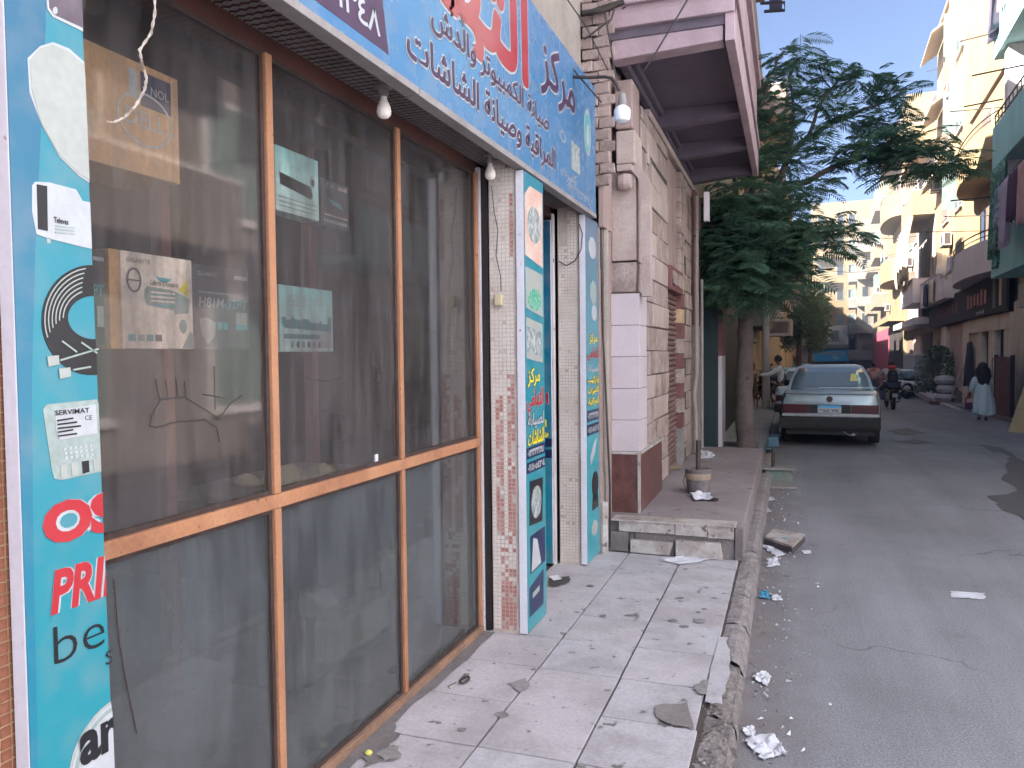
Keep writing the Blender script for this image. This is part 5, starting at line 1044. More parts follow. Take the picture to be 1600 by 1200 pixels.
def frond_mesh(seed, L_, npin):
    r = random.Random(seed); vs = []; fs = []; droop = r.uniform(0.15, 0.5)
    def pos(t): return Vector((L_*t, 0, -droop*L_*t*t*0.6+0.04*L_*math.sin(t*3)))
    for i in range(4):
        a, b = pos(i/4), pos((i+1)/4); k = len(vs); wd = 0.004
        vs += [a+Vector((0, wd, 0)), a-Vector((0, wd, 0)), b-Vector((0, wd*0.6, 0)), b+Vector((0, wd*0.6, 0))]; fs.append((k, k+1, k+2, k+3))
    for i in range(npin):
        t = 0.12+0.88*i/npin; c = pos(t); ln = 0.15*math.sin(math.pi*min(1, 0.22+0.75*t))*(L_/0.5)+0.02; wd = 0.0105
        for s_ in (1, -1):
            d = Vector((0.55, s_*0.83, -0.12+r.uniform(-.15, .1))).normalized(); q = Vector((-d.y, d.x, 0.3*r.uniform(-1, 1))).normalized()
            m_ = c+d*ln*0.5; e_ = c+d*ln+Vector((0, 0, -0.02)); k = len(vs)
            vs += [c, m_+q*wd, e_, m_-q*wd]; fs.append((k, k+1, k+2, k+3))
    me = bpy.data.meshes.new('frond'); me.from_pydata([tuple(v) for v in vs], [], fs); me.materials.append(M['frond']); return me
FM = [frond_mesh(s_, L_, 15) for s_, L_ in ((1, 0.5), (2, 0.58), (3, 0.42), (4, 0.36))]
# clusters of twigs: photo position, depth, spread, number of fronds
cl = [((1130, 400), 11.1, .32, 120), ((1120, 450), 11.0, .22, 60), ((1170, 380), 11.0, .36, 130), ((1205, 420), 10.9, .28, 85), ((1180, 450), 10.9, .22, 50), ((1145, 330), 11.5, .40, 110), ((1190, 330), 11.4, .36, 100), ((1240, 355), 11.1, .28, 55),
      ((1160, 250), 12.4, .40, 90), ((1200, 260), 11.9, .40, 75), ((1215, 190), 12.3, .36, 55), ((1165, 170), 12.8, .4, 60), ((1205, 130), 12.5, .30, 36), ((1225, 82), 12.6, .28, 24), ((1260, 100), 12.6, .26, 22), ((1262, 165), 12.6, .30, 32),
      ((1300, 130), 12.8, .28, 26), ((1330, 120), 12.8, .26, 26), ((1365, 130), 12.8, .28, 34), ((1405, 150), 12.9, .26, 28), ((1345, 180), 12.7, .28, 30), ((1300, 190), 12.5, .26, 22), ((1385, 190), 12.5, .24, 26),
      ((1300, 250), 12.2, .24, 24), ((1340, 240), 12.2, .28, 36), ((1375, 232), 12.1, .28, 55), ((1410, 225), 12.1, .30, 72), ((1440, 245), 12.1, .28, 60), ((1470, 250), 12.2, .22, 30), ((1500, 258), 12.2, .20, 22), ((1410, 262), 12.1, .18, 20),
      ((1275, 368), 11.0, .22, 22), ((1310, 365), 11.0, .18, 14), ((1260, 300), 11.8, .26, 20), ((1225, 300), 11.8, .30, 30), ((1250, 230), 12.2, .26, 16), ((1225, 390), 11.0, .24, 34)]
inst = []
for (u, v), y, sp, n_ in cl:
    c = T(u, v, y)
    for k in range(int(n_*(1.05 if v > 300 else 0.6))):
        p = c+Vector((R.gauss(0, sp*0.62), R.gauss(0, sp*0.8), R.gauss(0, sp*0.42)))
        if p.y < 10.85 and p.z > 3.6: p.y = 10.85+R.random()*0.3
        inst.append((p, R.uniform(0, 2*math.pi), R.gauss(0.05, 0.22), R.gauss(0, 0.3), R.randrange(4), R.uniform(0.75, 1.2)))
inst.sort(key=lambda t: t[0].y)
base = Vector(tr.location); big = MB()
for i, (p, az, pit, rol, k, sc_) in enumerate(inst):
    mtx = Matrix.Translation(p-base) @ Matrix.Rotation(az, 4, 'Z') @ Matrix.Rotation(pit, 4, 'Y') @ Matrix.Rotation(rol, 4, 'X') @ Matrix.Scale(sc_, 4)
    if i % 9 == 0 and i < 2700 and i//9 < 290:
        o = bpy.data.objects.new('frond', FM[k]); COL.objects.link(o); o.parent = tr; o.matrix_local = mtx
    else:
        big.add([mtx @ v.co for v in FM[k].vertices], [tuple(f.vertices) for f in FM[k].polygons])
tag(big.build('crown', 'frond', tr, fix=False, local=True), kind='stuff')

# ================================================================ THINGS ON THE FORECOURT AND ROAD
bk = root('bucket_post', (-0.82, 7.6, 0.375), 'paint bucket filled with cement holding a short dark post on the forecourt', 'bucket'); zt = 0.372
c = onz(1091, 770, zt)
MB().lathe([(0.098, zt), (0.10, zt+0.01), (0.108, zt+0.10), (0.112, zt+0.2), (0.118, zt+0.21), (0.118, zt+0.222), (0.10, zt+0.225), (0.095, zt+0.2), (0.0, zt+0.2)], (c.x, c.y, 0), 22).build('bucket', 'mortar', bk, smooth=True)
MB().lathe([(0.1125, zt+0.13), (0.1135, zt+0.135), (0.1138, zt+0.18), (0.113, zt+0.185)], (c.x, c.y, 0), 22).build('bucket_label', 'cardboard', bk, smooth=True)
MB().tube([(c.x, c.y, zt+0.19), (c.x, c.y+0.01, zt+0.48)], 0.022, 10).build('post', 'darkmetal', bk, smooth=True)
MB().tube([(c.x-0.11, c.y, zt+0.2), (c.x-0.13, c.y-0.03, zt+0.1), (c.x-0.10, c.y-0.07, zt+0.03)], 0.003, 6).build('bucket_handle', 'darkmetal', bk, smooth=True)
c = onz(1217, 752, 0.0)
ps = root('blue_capped_post', (c.x, c.y, 0), 'thin road post with a blue top set in a cement block by the kerb', 'post')
MB().box((c.x-0.17, c.y-0.12, 0), (c.x+0.16, c.y+0.12, 0.16), jit=0.01).build('cement_block', 'greenpaint', ps, bevel=0.012)
MB().box((c.x-0.2, c.y-0.15, 0.16), (c.x+0.19, c.y+0.14, 0.185), jit=0.006).build('top_slab', 'concrete', ps, bevel=0.006)
MB().tube([(c.x-0.07, c.y, 0.18), (c.x-0.07, c.y, 0.5)], 0.024, 10).build('post', 'darkmetal', ps, smooth=True)
MB().box((c.x-0.135, c.y-0.04, 0.44), (c.x-0.005, c.y+0.04, 0.56)).build('blue_cap', 'bluepaint', ps, bevel=0.01)
tag(MB().box((c.x-0.16, c.y-0.62, 0.005), (c.x+0.2, c.y-0.2, 0.03), 0.05).build('cement_slab', 'concrete', bevel=0.006), 'flat square of cement lying before the blue capped post', 'slab')
q = onz(1205, 690, 0.0)
for k, (lb, dz) in enumerate((('blue painted kerb plank leaning by the rear of the silver car', 0), )):
    tag(MB().box((-0.33, 12.4, 0.172), (-0.17, 14.6, 0.2), -0.02).build('painted_plank', 'bluepaint', bevel=0.005), lb, 'plank')

def sheet(px, z, name, m, label, cat, amp=0.02, n=7, rz=0):
    """crumpled sheet lying on a surface; px: four photo corners"""
    c = [onz(u, v, z) for u, v in px]; sd0 = len(label)*3.7; n = 16
    from mathutils import noise as NO
    def fn(u, v):
        a = c[0].lerp(c[1], u); b = c[3].lerp(c[2], u); p = a.lerp(b, v); e_ = max(abs(u-.5), abs(v-.5))*2
        h = abs(NO.noise(Vector((u*2.2+sd0, v*2.2, 0))))*1.3+abs(NO.noise(Vector((u*6+sd0, v*6, 4))))*.35
        wob = NO.noise(Vector((u*5, v*5, sd0)))*(c[0]-c[2]).length*.12*e_
        return (p.x+wob, p.y+wob*.7, z+0.005+h*amp*1.3)
    return tag(MB().grid(fn, n, n).build(name, m, solid=0.0015, fix=False), label, cat)
sheet([(1162, 1160), (1200, 1150), (1232, 1180), (1192, 1190)], 0, 'crumpled_paper', 'paper', 'large crumpled white paper on the road, nearest to the camera', 'paper', 0.02, 8)
sheet([(1160, 1142), (1176, 1135), (1182, 1150), (1165, 1152)], 0, 'crumpled_paper', 'paper', 'small folded white paper just behind the large crumpled one', 'paper', 0.008)
sheet([(1176, 1062), (1192, 1050), (1206, 1058), (1198, 1075)], 0, 'crumpled_paper', 'paper', 'torn white paper in the gutter with a curled yellowish edge', 'paper', 0.012)
sheet([(1486, 925), (1538, 928), (1538, 938), (1485, 934)], 0, 'paper_strip', 'paper', 'flat narrow white strip of paper lying alone in the road', 'paper', 0.002)
sheet([(1188, 852), (1208, 858), (1226, 868), (1212, 872)], 0, 'plastic_bag', 'paper', 'torn white plastic bag in front of the thrown away board', 'bag', 0.02)
sheet([(1253, 862), (1266, 861), (1268, 866), (1256, 867)], 0, 'crumpled_paper', 'paper', 'little white paper right of the thrown away board', 'paper', 0.004)
sheet([(1187, 925), (1204, 926), (1204, 938), (1190, 936)], 0, 'blue_wrapper', 'bluepaper', 'small bright blue wrapper in the gutter', 'wrapper', 0.01)
sheet([(1205, 930), (1220, 933), (1222, 940), (1208, 940)], 0, 'crumpled_paper', 'paper', 'scrap of white paper right beside the blue wrapper', 'paper', 0.01)
sheet([(1078, 775), (1108, 767), (1112, 782), (1085, 784)], 0.375, 'plastic_bag', 'paper', 'white and grey plastic bag lying in front of the cement bucket', 'bag', 0.03)
sheet([(1108, 777), (1122, 780), (1120, 784), (1104, 783)], 0.375, 'shoe_insole', 'blackprint', 'flat dark scrap beside the bag in front of the bucket', 'scrap', 0.01)
sheet([(1094, 706), (1108, 706), (1116, 716), (1096, 718)], 0.375, 'plastic_bag', 'paper', 'white plastic bag lying behind the cement bucket post', 'bag', 0.03)
sheet([(1034, 876), (1090, 868), (1122, 874), (1060, 884)], 0.13, 'torn_poster', 'paper', 'long torn strip of cream paper lying before the marble step', 'paper', 0.012, 9)
sheet([(1040, 729), (1064, 727), (1066, 732), (1044, 736)], 0.375, 'wood_scrap', 'cardboard', 'thin broken board lying at the foot of the roller shutter', 'scrap', 0.006, 3)
sheet([(858, 902), (870, 900), (878, 906), (866, 909)], 0.134, 'crumpled_paper', 'cloth_white', 'small ball of white tissue on the tiles beside the doorway', 'paper', 0.008)
sheet([(1192, 797), (1200, 795), (1206, 800), (1196, 802)], 0, 'crumpled_paper', 'paper', 'scrap of white paper by the kerb halfway to the blue capped post', 'paper', 0.008)
sheet([(1198, 778), (1208, 777), (1212, 782), (1200, 784)], 0, 'crumpled_paper', 'paper', 'scrap of white paper just before the cement slab', 'paper', 0.008)
sheet([(1198, 875), (1212, 872), (1218, 885), (1200, 888)], 0, 'crumpled_paper', 'paper', 'dirty crumpled paper in the gutter nearer than the torn plastic bag', 'paper', 0.014)
c = onz(1226, 850, 0); tb = root('discarded_board', (c.x, c.y, 0.0), 'thrown away whitish board with a blue stain lying on the gutter', 'board')
cc = [onz(u, v, 0.05) for u, v in ((1196, 842), (1238, 857), (1258, 838), (1208, 830))]
MB().add([tuple(p) for p in cc]+[(p.x, p.y, p.z+0.022) for p in cc], [(3, 2, 1, 0), (4, 5, 6, 7), (0, 1, 5, 4), (1, 2, 6, 5), (2, 3, 7, 6), (3, 0, 4, 7)]).build('board_top', 'marble', tb, bevel=0.002)
MB().add([(p.x, p.y, 0.004) for p in cc]+[(p.x, p.y, p.z-0.002) for p in cc], [(3, 2, 1, 0), (4, 5, 6, 7), (0, 1, 5, 4), (1, 2, 6, 5), (2, 3, 7, 6), (3, 0, 4, 7)]).build('board_core', 'darkconcrete', tb)
cc2 = [cc[0].lerp(cc[1], .3).lerp(cc[2], .2), cc[0].lerp(cc[1], .55).lerp(cc[2], .2), cc[0].lerp(cc[1], .5).lerp(cc[2], .4)]
MB().add([(p.x, p.y, 0.0745) for p in cc2], [(0, 1, 2)]).build('blue_stain', 'bluepaper', tb)
# padlock-like ring and the yellow peel on the tiles
c = onz(726, 1066, 0.13); rg = root('metal_ring', (c.x, c.y, 0.132), 'small rusty oval ring lying on the tiles under the window', 'ring')
MB().tube([(c.x+0.028*math.cos(a)*0.6, c.y+0.036*math.sin(a), 0.142) for a in [k*math.pi/9 for k in range(19)]], 0.006, 6).build('ring', 'darkmetal', rg, smooth=True)
MB().tube([(c.x-0.03, c.y-0.03, 0.138), (c.x-0.05, c.y-0.08, 0.137), (c.x-0.03, c.y-0.10, 0.137)], 0.0018, 5).build('ring_wire', 'darkmetal', rg)
c = onz(576, 1181, 0.13)
tag(MB().lathe([(0.002, 0.134), (0.012, 0.136), (0.016, 0.143), (0.010, 0.150), (0.002, 0.152)], (c.x, c.y, 0), 10).build('yellow_peel', 'yellow', smooth=True), 'small yellow scrap on the tiles at the bottom edge', 'scrap')

# ================================================================ THE STREET BEYOND (lateral / along frame)
class FB:
    """builder for one thing of the far street: local x = lateral, y = along, facade towards the street"""
    def __init__(s, name, label, cat, lat, s0, side, group=None, z=None):
        s.zr = gz(s0) if z is None else z; s.lat = lat; s.s0 = s0; s.side = side
        s.r = root(name, wld(lat, s0, s.zr), label, cat, group, ROTF)
    def x(s, o): return -s.side*o          # o = metres out of the facade towards the street
    def box(s, o0, o1, a, b, z0, z1, name, m, parent=None, bevel=0.0):
        xa, xb = sorted((s.x(o0), s.x(o1)))
        return MB().box((xa, a-s.s0, z0-s.zr), (xb, b-s.s0, z1-s.zr)).build(name, m, parent or s.r, local=True, bevel=bevel)
    def P(s, o, a, z): return (s.x(o), a-s.s0, z-s.zr)
    def window(s, a, b, z0, z1, sh=None, open_=False):
        f = s.box(0.0, 0.05, a-0.08, b+0.08, z0-0.08, z1+0.08, 'window', 'whitepaint')
        s.box(0.051, 0.055, a, b, z0, z1, 'pane', 'pane', f); s.box(0.0, 0.10, a-0.14, b+0.14, z0-0.16, z0-0.085, 'sill', 'whitepaint', f)
        s.box(0.052, 0.065, (a+b)/2-0.03, (a+b)/2+0.03, z0, z1, 'mullion', 'whitepaint', f)
        if sh:
            if open_:
                s.box(0.06, 0.55, a-0.06, a-0.02, z0, z1, 'shutter', sh, f); s.box(0.06, 0.55, b+0.02, b+0.06, z0, z1, 'shutter', sh, f)
            else:
                s.box(0.06, 0.09, a, (a+b)/2-0.01, z0, z1, 'shutter', sh, f); s.box(0.06, 0.09, (a+b)/2+0.03, b, z0, z1 if R.random() < 0.6 else z0+(z1-z0)*0.5, 'shutter', sh, f)
        return f
    def boxbalc(s, a, b, z0, h, out, m, rail=0.0, mt='balcony_box', door=True):
        sl_ = s.box(0.0, out, a, b, z0, z0+0.16, 'balcony', m)
        s.box(out-0.1, out, a, b, z0+0.161, z0+h, 'parapet', m, sl_); s.box(0.0, out-0.101, a, a+0.1, z0+0.161, z0+h, 'parapet', m, sl_); s.box(0.0, out-0.101, b-0.1, b, z0+0.161, z0+h, 'parapet', m, sl_)
        s.box(0.0, out+0.03, a-0.03, b+0.03, z0+h+0.002, z0+h+0.06, 'coping', 'whitepaint', sl_)
        if door: s.box(0.0, 0.04, a+0.5, min(b-0.4, a+2.1), z0+0.17, z0+2.4, 'balcony_door', 'shutterwood', sl_)
        if rail:
            mb = MB(); 
            for zz in (0.15, rail): mb.tube([s.P(0.05, a, z0+h+zz), s.P(out-0.05, a, z0+h+zz), s.P(out-0.05, b, z0+h+zz), s.P(0.05, b, z0+h+zz)], 0.02, 6)
            n = int((b-a)/0.35)
            for k in range(n+1): mb.tube([s.P(out-0.05, a+(b-a)*k/n, z0+h), s.P(out-0.05, a+(b-a)*k/n, z0+h+rail)], 0.012, 5)
            mb.build('railing', 'darkmetal', sl_, local=True)
        return sl_
    def roundbalc(s, a, b, z0, h, out, m, n=16, rail=True):
        c = (a+b)/2; rr = (b-a)/2; q = lambda f: [(s.x(out*f*math.sin(math.pi*k/n)**0.75 if 0 < k < n else 0.0), c-rr*f*math.cos(math.pi*k/n)-s.s0) for k in range(n+1)]
        o_ = q(1.0); i_ = q(0.9)
        sl_ = MB().prism(o_, z0-s.zr, z0+0.18-s.zr, 'z').build('balcony', m, s.r, local=True)
        mb = MB(); N = len(o_)
        for k in range(N-1): mb.prism([o_[k], o_[k+1], i_[k+1], i_[k]], z0+0.181-s.zr, z0+h-s.zr, 'z')
        mb.build('parapet', m, sl_, local=True, smooth=False)
        if rail:
            MB().tube([(p[0]*0.97, p[1], z0+h+0.28-s.zr) for p in o_], 0.022, 6).build('railing', 'darkmetal', sl_, local=True)
            MB().tube([(p[0]*0.97, p[1], z0+h+0.12-s.zr) for p in o_], 0.015, 6).build('railing', 'darkmetal', sl_, local=True)
        return sl_
    def cornice(s, a, b, z, m, out=0.12): return s.box(0.0, out, a, b, z, z+0.14, 'cornice', m)
def cloth(fb_pts, name, m, label, cat, folds=5, amp=0.03, parent=None, n=14):
    """hanging cloth: top line a->b, length down"""
    a, b, dn, ph = fb_pts; a = Vector(a); b = Vector(b); d = (b-a).normalized(); nrm = Vector((d.y, -d.x, 0))
    def fn(u, v): return a.lerp(b, u)+Vector((0, 0, -dn*v*(1+0.06*math.sin(u*11+ph))))+nrm*amp*math.sin(u*folds*2*math.pi+ph)*(0.3+v)+d*0.02*math.sin(v*6+ph)
    return tag(MB().grid(fn, n*2, 8).build(name, m, parent, solid=0.01, fix=False, smooth=True), label, cat)
def acunit(lat, s_, z, label, side=1, L_=0.85):
    f = FB('air_conditioner', label, 'air conditioner', lat, s_, side, z=z)
    f.box(0.08, 0.42, s_, s_+L_, z, z+0.58, 'casing', 'acwhite', bevel=0.015)
    mb = MB().lathe([(0.0, 0.425), (0.22, 0.425), (0.23, 0.432), (0.2, 0.436), (0.0, 0.436)], (0, L_*0.4, 0.29), 18, 'x')
    for v in range(len(mb.v)): p = mb.v[v]; mb.v[v] = (-side*p[0], p[1], p[2])
    mb.build('fan_grille', 'darkmetal', f.r, local=True)
    MB().box((-0.36 if side > 0 else 0.12, -0.012, 0.05), (-0.12 if side > 0 else 0.36, -0.001, 0.53)).build('side_grille', 'darkmetal', f.r, local=True)
    f.box(0.0, 0.45, s_+0.08, s_+0.12, z-0.05, z-0.005, 'bracket', 'darkmetal'); f.box(0.0, 0.45, s_+L_-0.12, s_+L_-0.08, z-0.05, z-0.005, 'bracket', 'darkmetal')
    return f
# --- near right houses: outside the frame, one pale to bounce fill light, one dark to dim the glass
n1 = FB('pale_fill_house', 'unseen pale blue house on the right beside the camera, tinted to bounce cool light', 'building', 5.6, -26, 1, z=-0.1)
n1.box(-8, 0, -26, -8.2, -0.2, 15, 'wall', 'palehouse')
for fl in range(4):
    for k in range(5): n1.window(-25+3.4*k, -23.6+3.4*k, 0.9+3.0*fl, 2.4+3.0*fl, 'shutterwood')
n2 = FB('dark_mirror_house', 'unseen brown house opposite the shop, coloured dark so the panes mirror shade', 'building', 5.6, -8, 1, z=-0.1)
n2.box(-8, 0, -8, -0.5, -0.2, 13, 'wall', 'brownhouse')
for fl in range(4):
    for k in range(2): n2.window(-7.2+3.6*k, -5.8+3.6*k, 0.9+3.1*fl, 2.6+3.1*fl, 'shuttergreen')
    if fl: n2.boxbalc(-7.6, -4.0, 2.9*fl+0.3, 1.0, 0.9, 'brownhouse')
# --- aqua house
aq = FB('aqua_house', 'house with long turquoise balconies and hanging washing at the right edge', 'building', 5.6, -0.4, 1)
aq.box(-8, 0, -0.4, 9.55, -0.5, 14.5, 'wall', 'lilac')
for z0 in (3.48, 6.25, 9.05, 11.85):
    b_ = aq.box(0.0, 1.1, -0.4, 9.55, z0, z0+0.14, 'balcony', 'aqua')
    aq.box(1.0, 1.1, -0.4, 9.55, z0+0.141, z0+1.05, 'parapet', 'aqua', b_); aq.box(0.0, 0.999, 9.45, 9.55, z0+0.141, z0+1.05, 'parapet', 'aqua', b_)
    for y_ in (1.5, 5.2, 8.4): aq.box(0.62, 0.98, y_, y_+0.4, z0+0.145, z0+2.79, 'column', 'lilac', b_)
    mb = MB()
    for zz in (0.12, 0.32): mb.tube([aq.P(1.05, -0.4, z0+1.05+zz), aq.P(1.05, 9.5, z0+1.05+zz)], 0.022, 6)
    for k in range(24): mb.tube([aq.P(1.05, 9.5-0.42*k, z0+1.05), aq.P(1.05, 9.5-0.42*k, z0+1.37)], 0.014, 5)
    mb.build('railing', 'darkmetal', b_, local=True)
    for y_ in (2.4, 6.3): aq.box(0.0, 0.05, y_, y_+1.6, z0+0.3, z0+2.5, 'balcony_door', 'shutterwood', b_)
for k in range(3): aq.box(0.0, 0.06, 0.5+3*k, 2.8+3*k, 0.0, 2.6, 'shop_shutter', 'rollshutter')
aq.box(0.0, 0.5, 7.5, 9.5, 2.7, 3.3, 'canopy', 'whitepaint')
for k, (s_, z_, o_) in enumerate(((9.3, 5.55, 2.0), (9.4, 8.0, 1.7), (6.8, 8.0, 1.9), (9.5, 9.75, 1.8))): MB().tube([aq.P(0.9, s_, z_), aq.P(o_, s_+0.5, z_+0.05)], 0.02, 6).build('clothes_pole', 'darkmetal', aq.r, local=True)
p = lambda o, s_, z: wld(5.6-o, s_, z)
cloth((p(1.12, 9.5, 6.22), p(1.12, 8.25, 6.2), 2.15, 0.3), 'curtain', 'cloth_green', 'dark green patterned curtain hanging under the middle turquoise balcony', 'curtain', 4, 0.06)
cloth((p(1.12, 8.2, 6.2), p(1.12, 7.6, 6.2), 1.9, 1.3), 'curtain', 'cloth_green', 'second green curtain gathered beside the patterned one', 'curtain', 2, 0.08)
MB_line = tag(MB().tube([p(1.35, 9.2, 5.42), p(1.32, 4.0, 5.55)], 0.008, 5).build('washing_line', 'wire'), 'washing line with clothes in front of the lower turquoise balcony', 'line')
cloth((p(1.35, 7.6, 5.42), p(1.35, 6.85, 5.42), 0.9, 0), 'striped_shirt', 'cloth_stripe', 'blue and grey striped garment on the washing line', 'washing', 2, 0.04)
cloth((p(1.35, 6.8, 5.42), p(1.35, 6.1, 5.44), 1.45, 2), 'lilac_sheet', 'cloth_lilac', 'pale lilac sheet hanging long on the washing line', 'washing', 2, 0.06)
cloth((p(1.35, 6.05, 5.44), p(1.35, 5.2, 5.45), 0.95, 1), 'purple_shirt', 'cloth_purple', 'dark purple garment on the washing line at the right edge', 'washing', 2, 0.04)
cloth((p(1.35, 5.1, 5.45), p(1.35, 4.3, 5.46), 1.2, 2), 'pink_towel', 'cloth_pink', 'pink towel on the washing line beyond the purple garment', 'washing', 2, 0.04)
cloth((p(1.15, 9.4, 11.2), p(1.2, 8.7, 11.2), 1.7, 2), 'dark_clothes', 'cloth_dark', 'bundle of dark clothes hanging from the top turquoise balcony', 'washing', 3, 0.1)
cloth((p(1.15, 8.5, 11.1), p(1.15, 7.9, 11.1), 1.2, 1), 'pink_cloth', 'cloth_pink', 'pink cloth hanging beside the dark clothes on the top balcony', 'washing', 2, 0.05)
cloth((p(1.15, 7.8, 11.1), p(1.15, 7.0, 11.1), 1.0, 1), 'white_cloth', 'cloth_white', 'white cloth hanging on the top turquoise balcony', 'washing', 2, 0.05)
cloth((p(1.11, 9.0, 4.45), p(1.11, 8.4, 4.45), 0.75, 1), 'green_cloth', 'cloth_green', 'dark green cloth hung over the lowest turquoise parapet', 'washing', 2, 0.05)

# --- beige house with the curved balconies and the dark shop sign
be = FB('beige_house', 'tall beige house with curved balconies over the dark shop sign', 'building', 5.6, 9.6, 1)
be.box(-9, 0, 9.6, 31, -1.0, 17.2, 'wall', 'sunbeige')
be.box(0.0, 0.14, 20.6, 21.5, 3.2, 17.4, 'pilaster', 'sunbeige'); be.box(0.0, 0.12, 9.6, 31, 17.2, 17.4, 'cornice', 'sunbeige')
be.roundbalc(12.0, 20.4, 3.95, 0.95, 0.95, 'lilac'); be.roundbalc(11.5, 19.6, 7.15, 1.0, 0.95, 'sunbeige'); be.box(0.0, 0.1, 9.8, 20.4, 10.2, 10.35, 'band', 'sunbeige')
for z0 in (4.1, 7.3): be.window(16.2, 17.8, z0+0.1, z0+2.3, 'shutterwood'); 
be.boxbalc(22.0, 30.6, 3.75, 1.15, 0.7, 'lilac')
for z0 in (7.0, 10.2, 13.4):
    be.window(22.4, 24.0, z0+0.6, z0+2.4, 'shuttergreen', True); be.window(26.4, 28.2, z0+0.6, z0+2.4, 'shutterwood'); 
    aw = MB().prism([(be.x(0.05), z0+3.0-be.zr), (be.x(0.8), z0+2.45-be.zr), (be.x(0.8), z0+2.38-be.zr), (be.x(0.05), z0+2.9-be.zr)], 26.0-be.s0, 30.6-be.s0, 'y').build('awning', 'cloth_beige', be.r, local=True)
acunit(5.6, 12.6, 5.15, 'white air conditioner above the curved lilac balcony', 1, 1.0)
acunit(5.6, 11.2, 10.9, 'white air conditioner high on the sunlit beige wall', 1, 0.9)
acunit(5.6, 24.8, 6.2, 'white air conditioner above the straight lilac balcony', 1, 0.9)
for s_, z_, o_ in ((18.5, 5.9, 1.7), (14, 9.0, 1.5), (15, 5.9, 1.5)): MB().tube([be.P(0.0, s_, z_), be.P(o_, s_+0.2, z_+0.1)], 0.018, 6).build('clothes_pole', 'darkmetal', be.r, local=True)
cloth((p(0.7, 20.8, 5.3), p(1.1, 20.2, 5.4), 0.9, 2), 'white_rag', 'cloth_white', 'white rag hanging from the pole beside the curved lilac balcony', 'washing', 2, 0.08)
cloth((p(0.98, 18.6, 5.0), p(0.98, 17.6, 5.0), 0.6, 2), 'white_laundry', 'cloth_white', 'white washing hung over the curved lilac balcony', 'washing', 3, 0.05)
# shop fronts under it
be.box(0.0, 0.10, 9.6, 31, -0.9, 0.0, 'base_course', 'concrete')
be.box(0.0, 0.12, 9.6, 12.0, 0.0, 3.0, 'shop_wall', 'shopcream')
lt = be.box(0.0, 0.22, 12.0, 19.2, 2.25, 2.72, 'shop_lintel', 'shopcream')
for a, b in ((12.0, 12.9), (14.3, 15.3), (16.6, 17.2)): be.box(0.0, 0.2, a, b, -0.55, 2.25, 'shop_column', 'shopcream')
be.box(0.0, 0.12, 17.2, 19.2, -0.55, 2.25, 'shop_wall', 'shopcream')
for a, b in ((12.9, 14.3), (15.3, 16.6)):
    d_ = be.box(0.0, 0.03, a, b, -0.5, 2.25, 'doorway', 'black'); be.box(0.03, 0.05, a+0.3, b-0.5, 0.6, 1.6, 'door_goods', 'screenprint', d_)
for k in range(8): be.box(0.2, 0.206, 12.05, 19.15, 2.28+0.055*k, 2.325+0.055*k, 'lintel_board', 'shopcream', lt)
sh2 = be.box(0.0, 0.05, 20.8, 25.0, -0.7, 2.7, 'roller_shutter', 'rollshutter')
for k in range(26): be.box(0.05, 0.07, 20.85, 24.95, -0.66+0.128*k, -0.66+0.128*k+0.09, 'slat', 'rollshutter', sh2)
be.box(0.0, 0.18, 19.3, 20.7, -0.6, 2.7, 'shop_column', 'shopcream'); be.box(0.0, 0.22, 25.1, 25.9, -0.7, 2.7, 'shop_column', 'shopcream'); be.box(0.0, 0.20, 26.0, 26.8, -0.7, 2.7, 'shop_column', 'whitepaint')
for a in (27.4, 29.2): be.box(0.0, 0.03, a, a+0.9, 0.0, 2.2, 'doorway', 'shutterwood')
be.box(0.0, 0.9, 9.6, 31, -0.62, -0.42, 'door_step', 'tile')
sg2 = FB('dark_shop_sign', 'long black shop sign with red and pale lettering under the curved balcony', 'sign', 5.6, 12.0, 1)
sg2.box(0.24, 0.32, 12.0, 30.5, 2.76, 3.90, 'sign_board', 'signdark')
def sgq(a, b, z0, z1, m, n=5):
    for k in range(n):
        aa = a+(b-a)*k/n; bb = aa+(b-a)/n*0.6; zz = z0+R.uniform(0, 0.15)*(z1-z0)
        sg2.box(0.321, 0.326, aa, bb, zz, z1-R.uniform(0, 0.3)*(z1-z0), 'lettering', m)
sg2.box(0.321, 0.326, 12.6, 12.95, 2.95, 3.75, 'bottle_picture', 'cloth_cream'); sg2.box(0.321, 0.326, 13.5, 13.95, 2.9, 3.8, 'bottle_picture', 'greenpaint')
sgq(15.0, 19.0, 3.1, 3.7, 'redprint', 6); sgq(15.4, 17, 2.82, 2.95, 'whiteprint', 5); sgq(21, 28, 3.05, 3.6, 'darkred', 7)
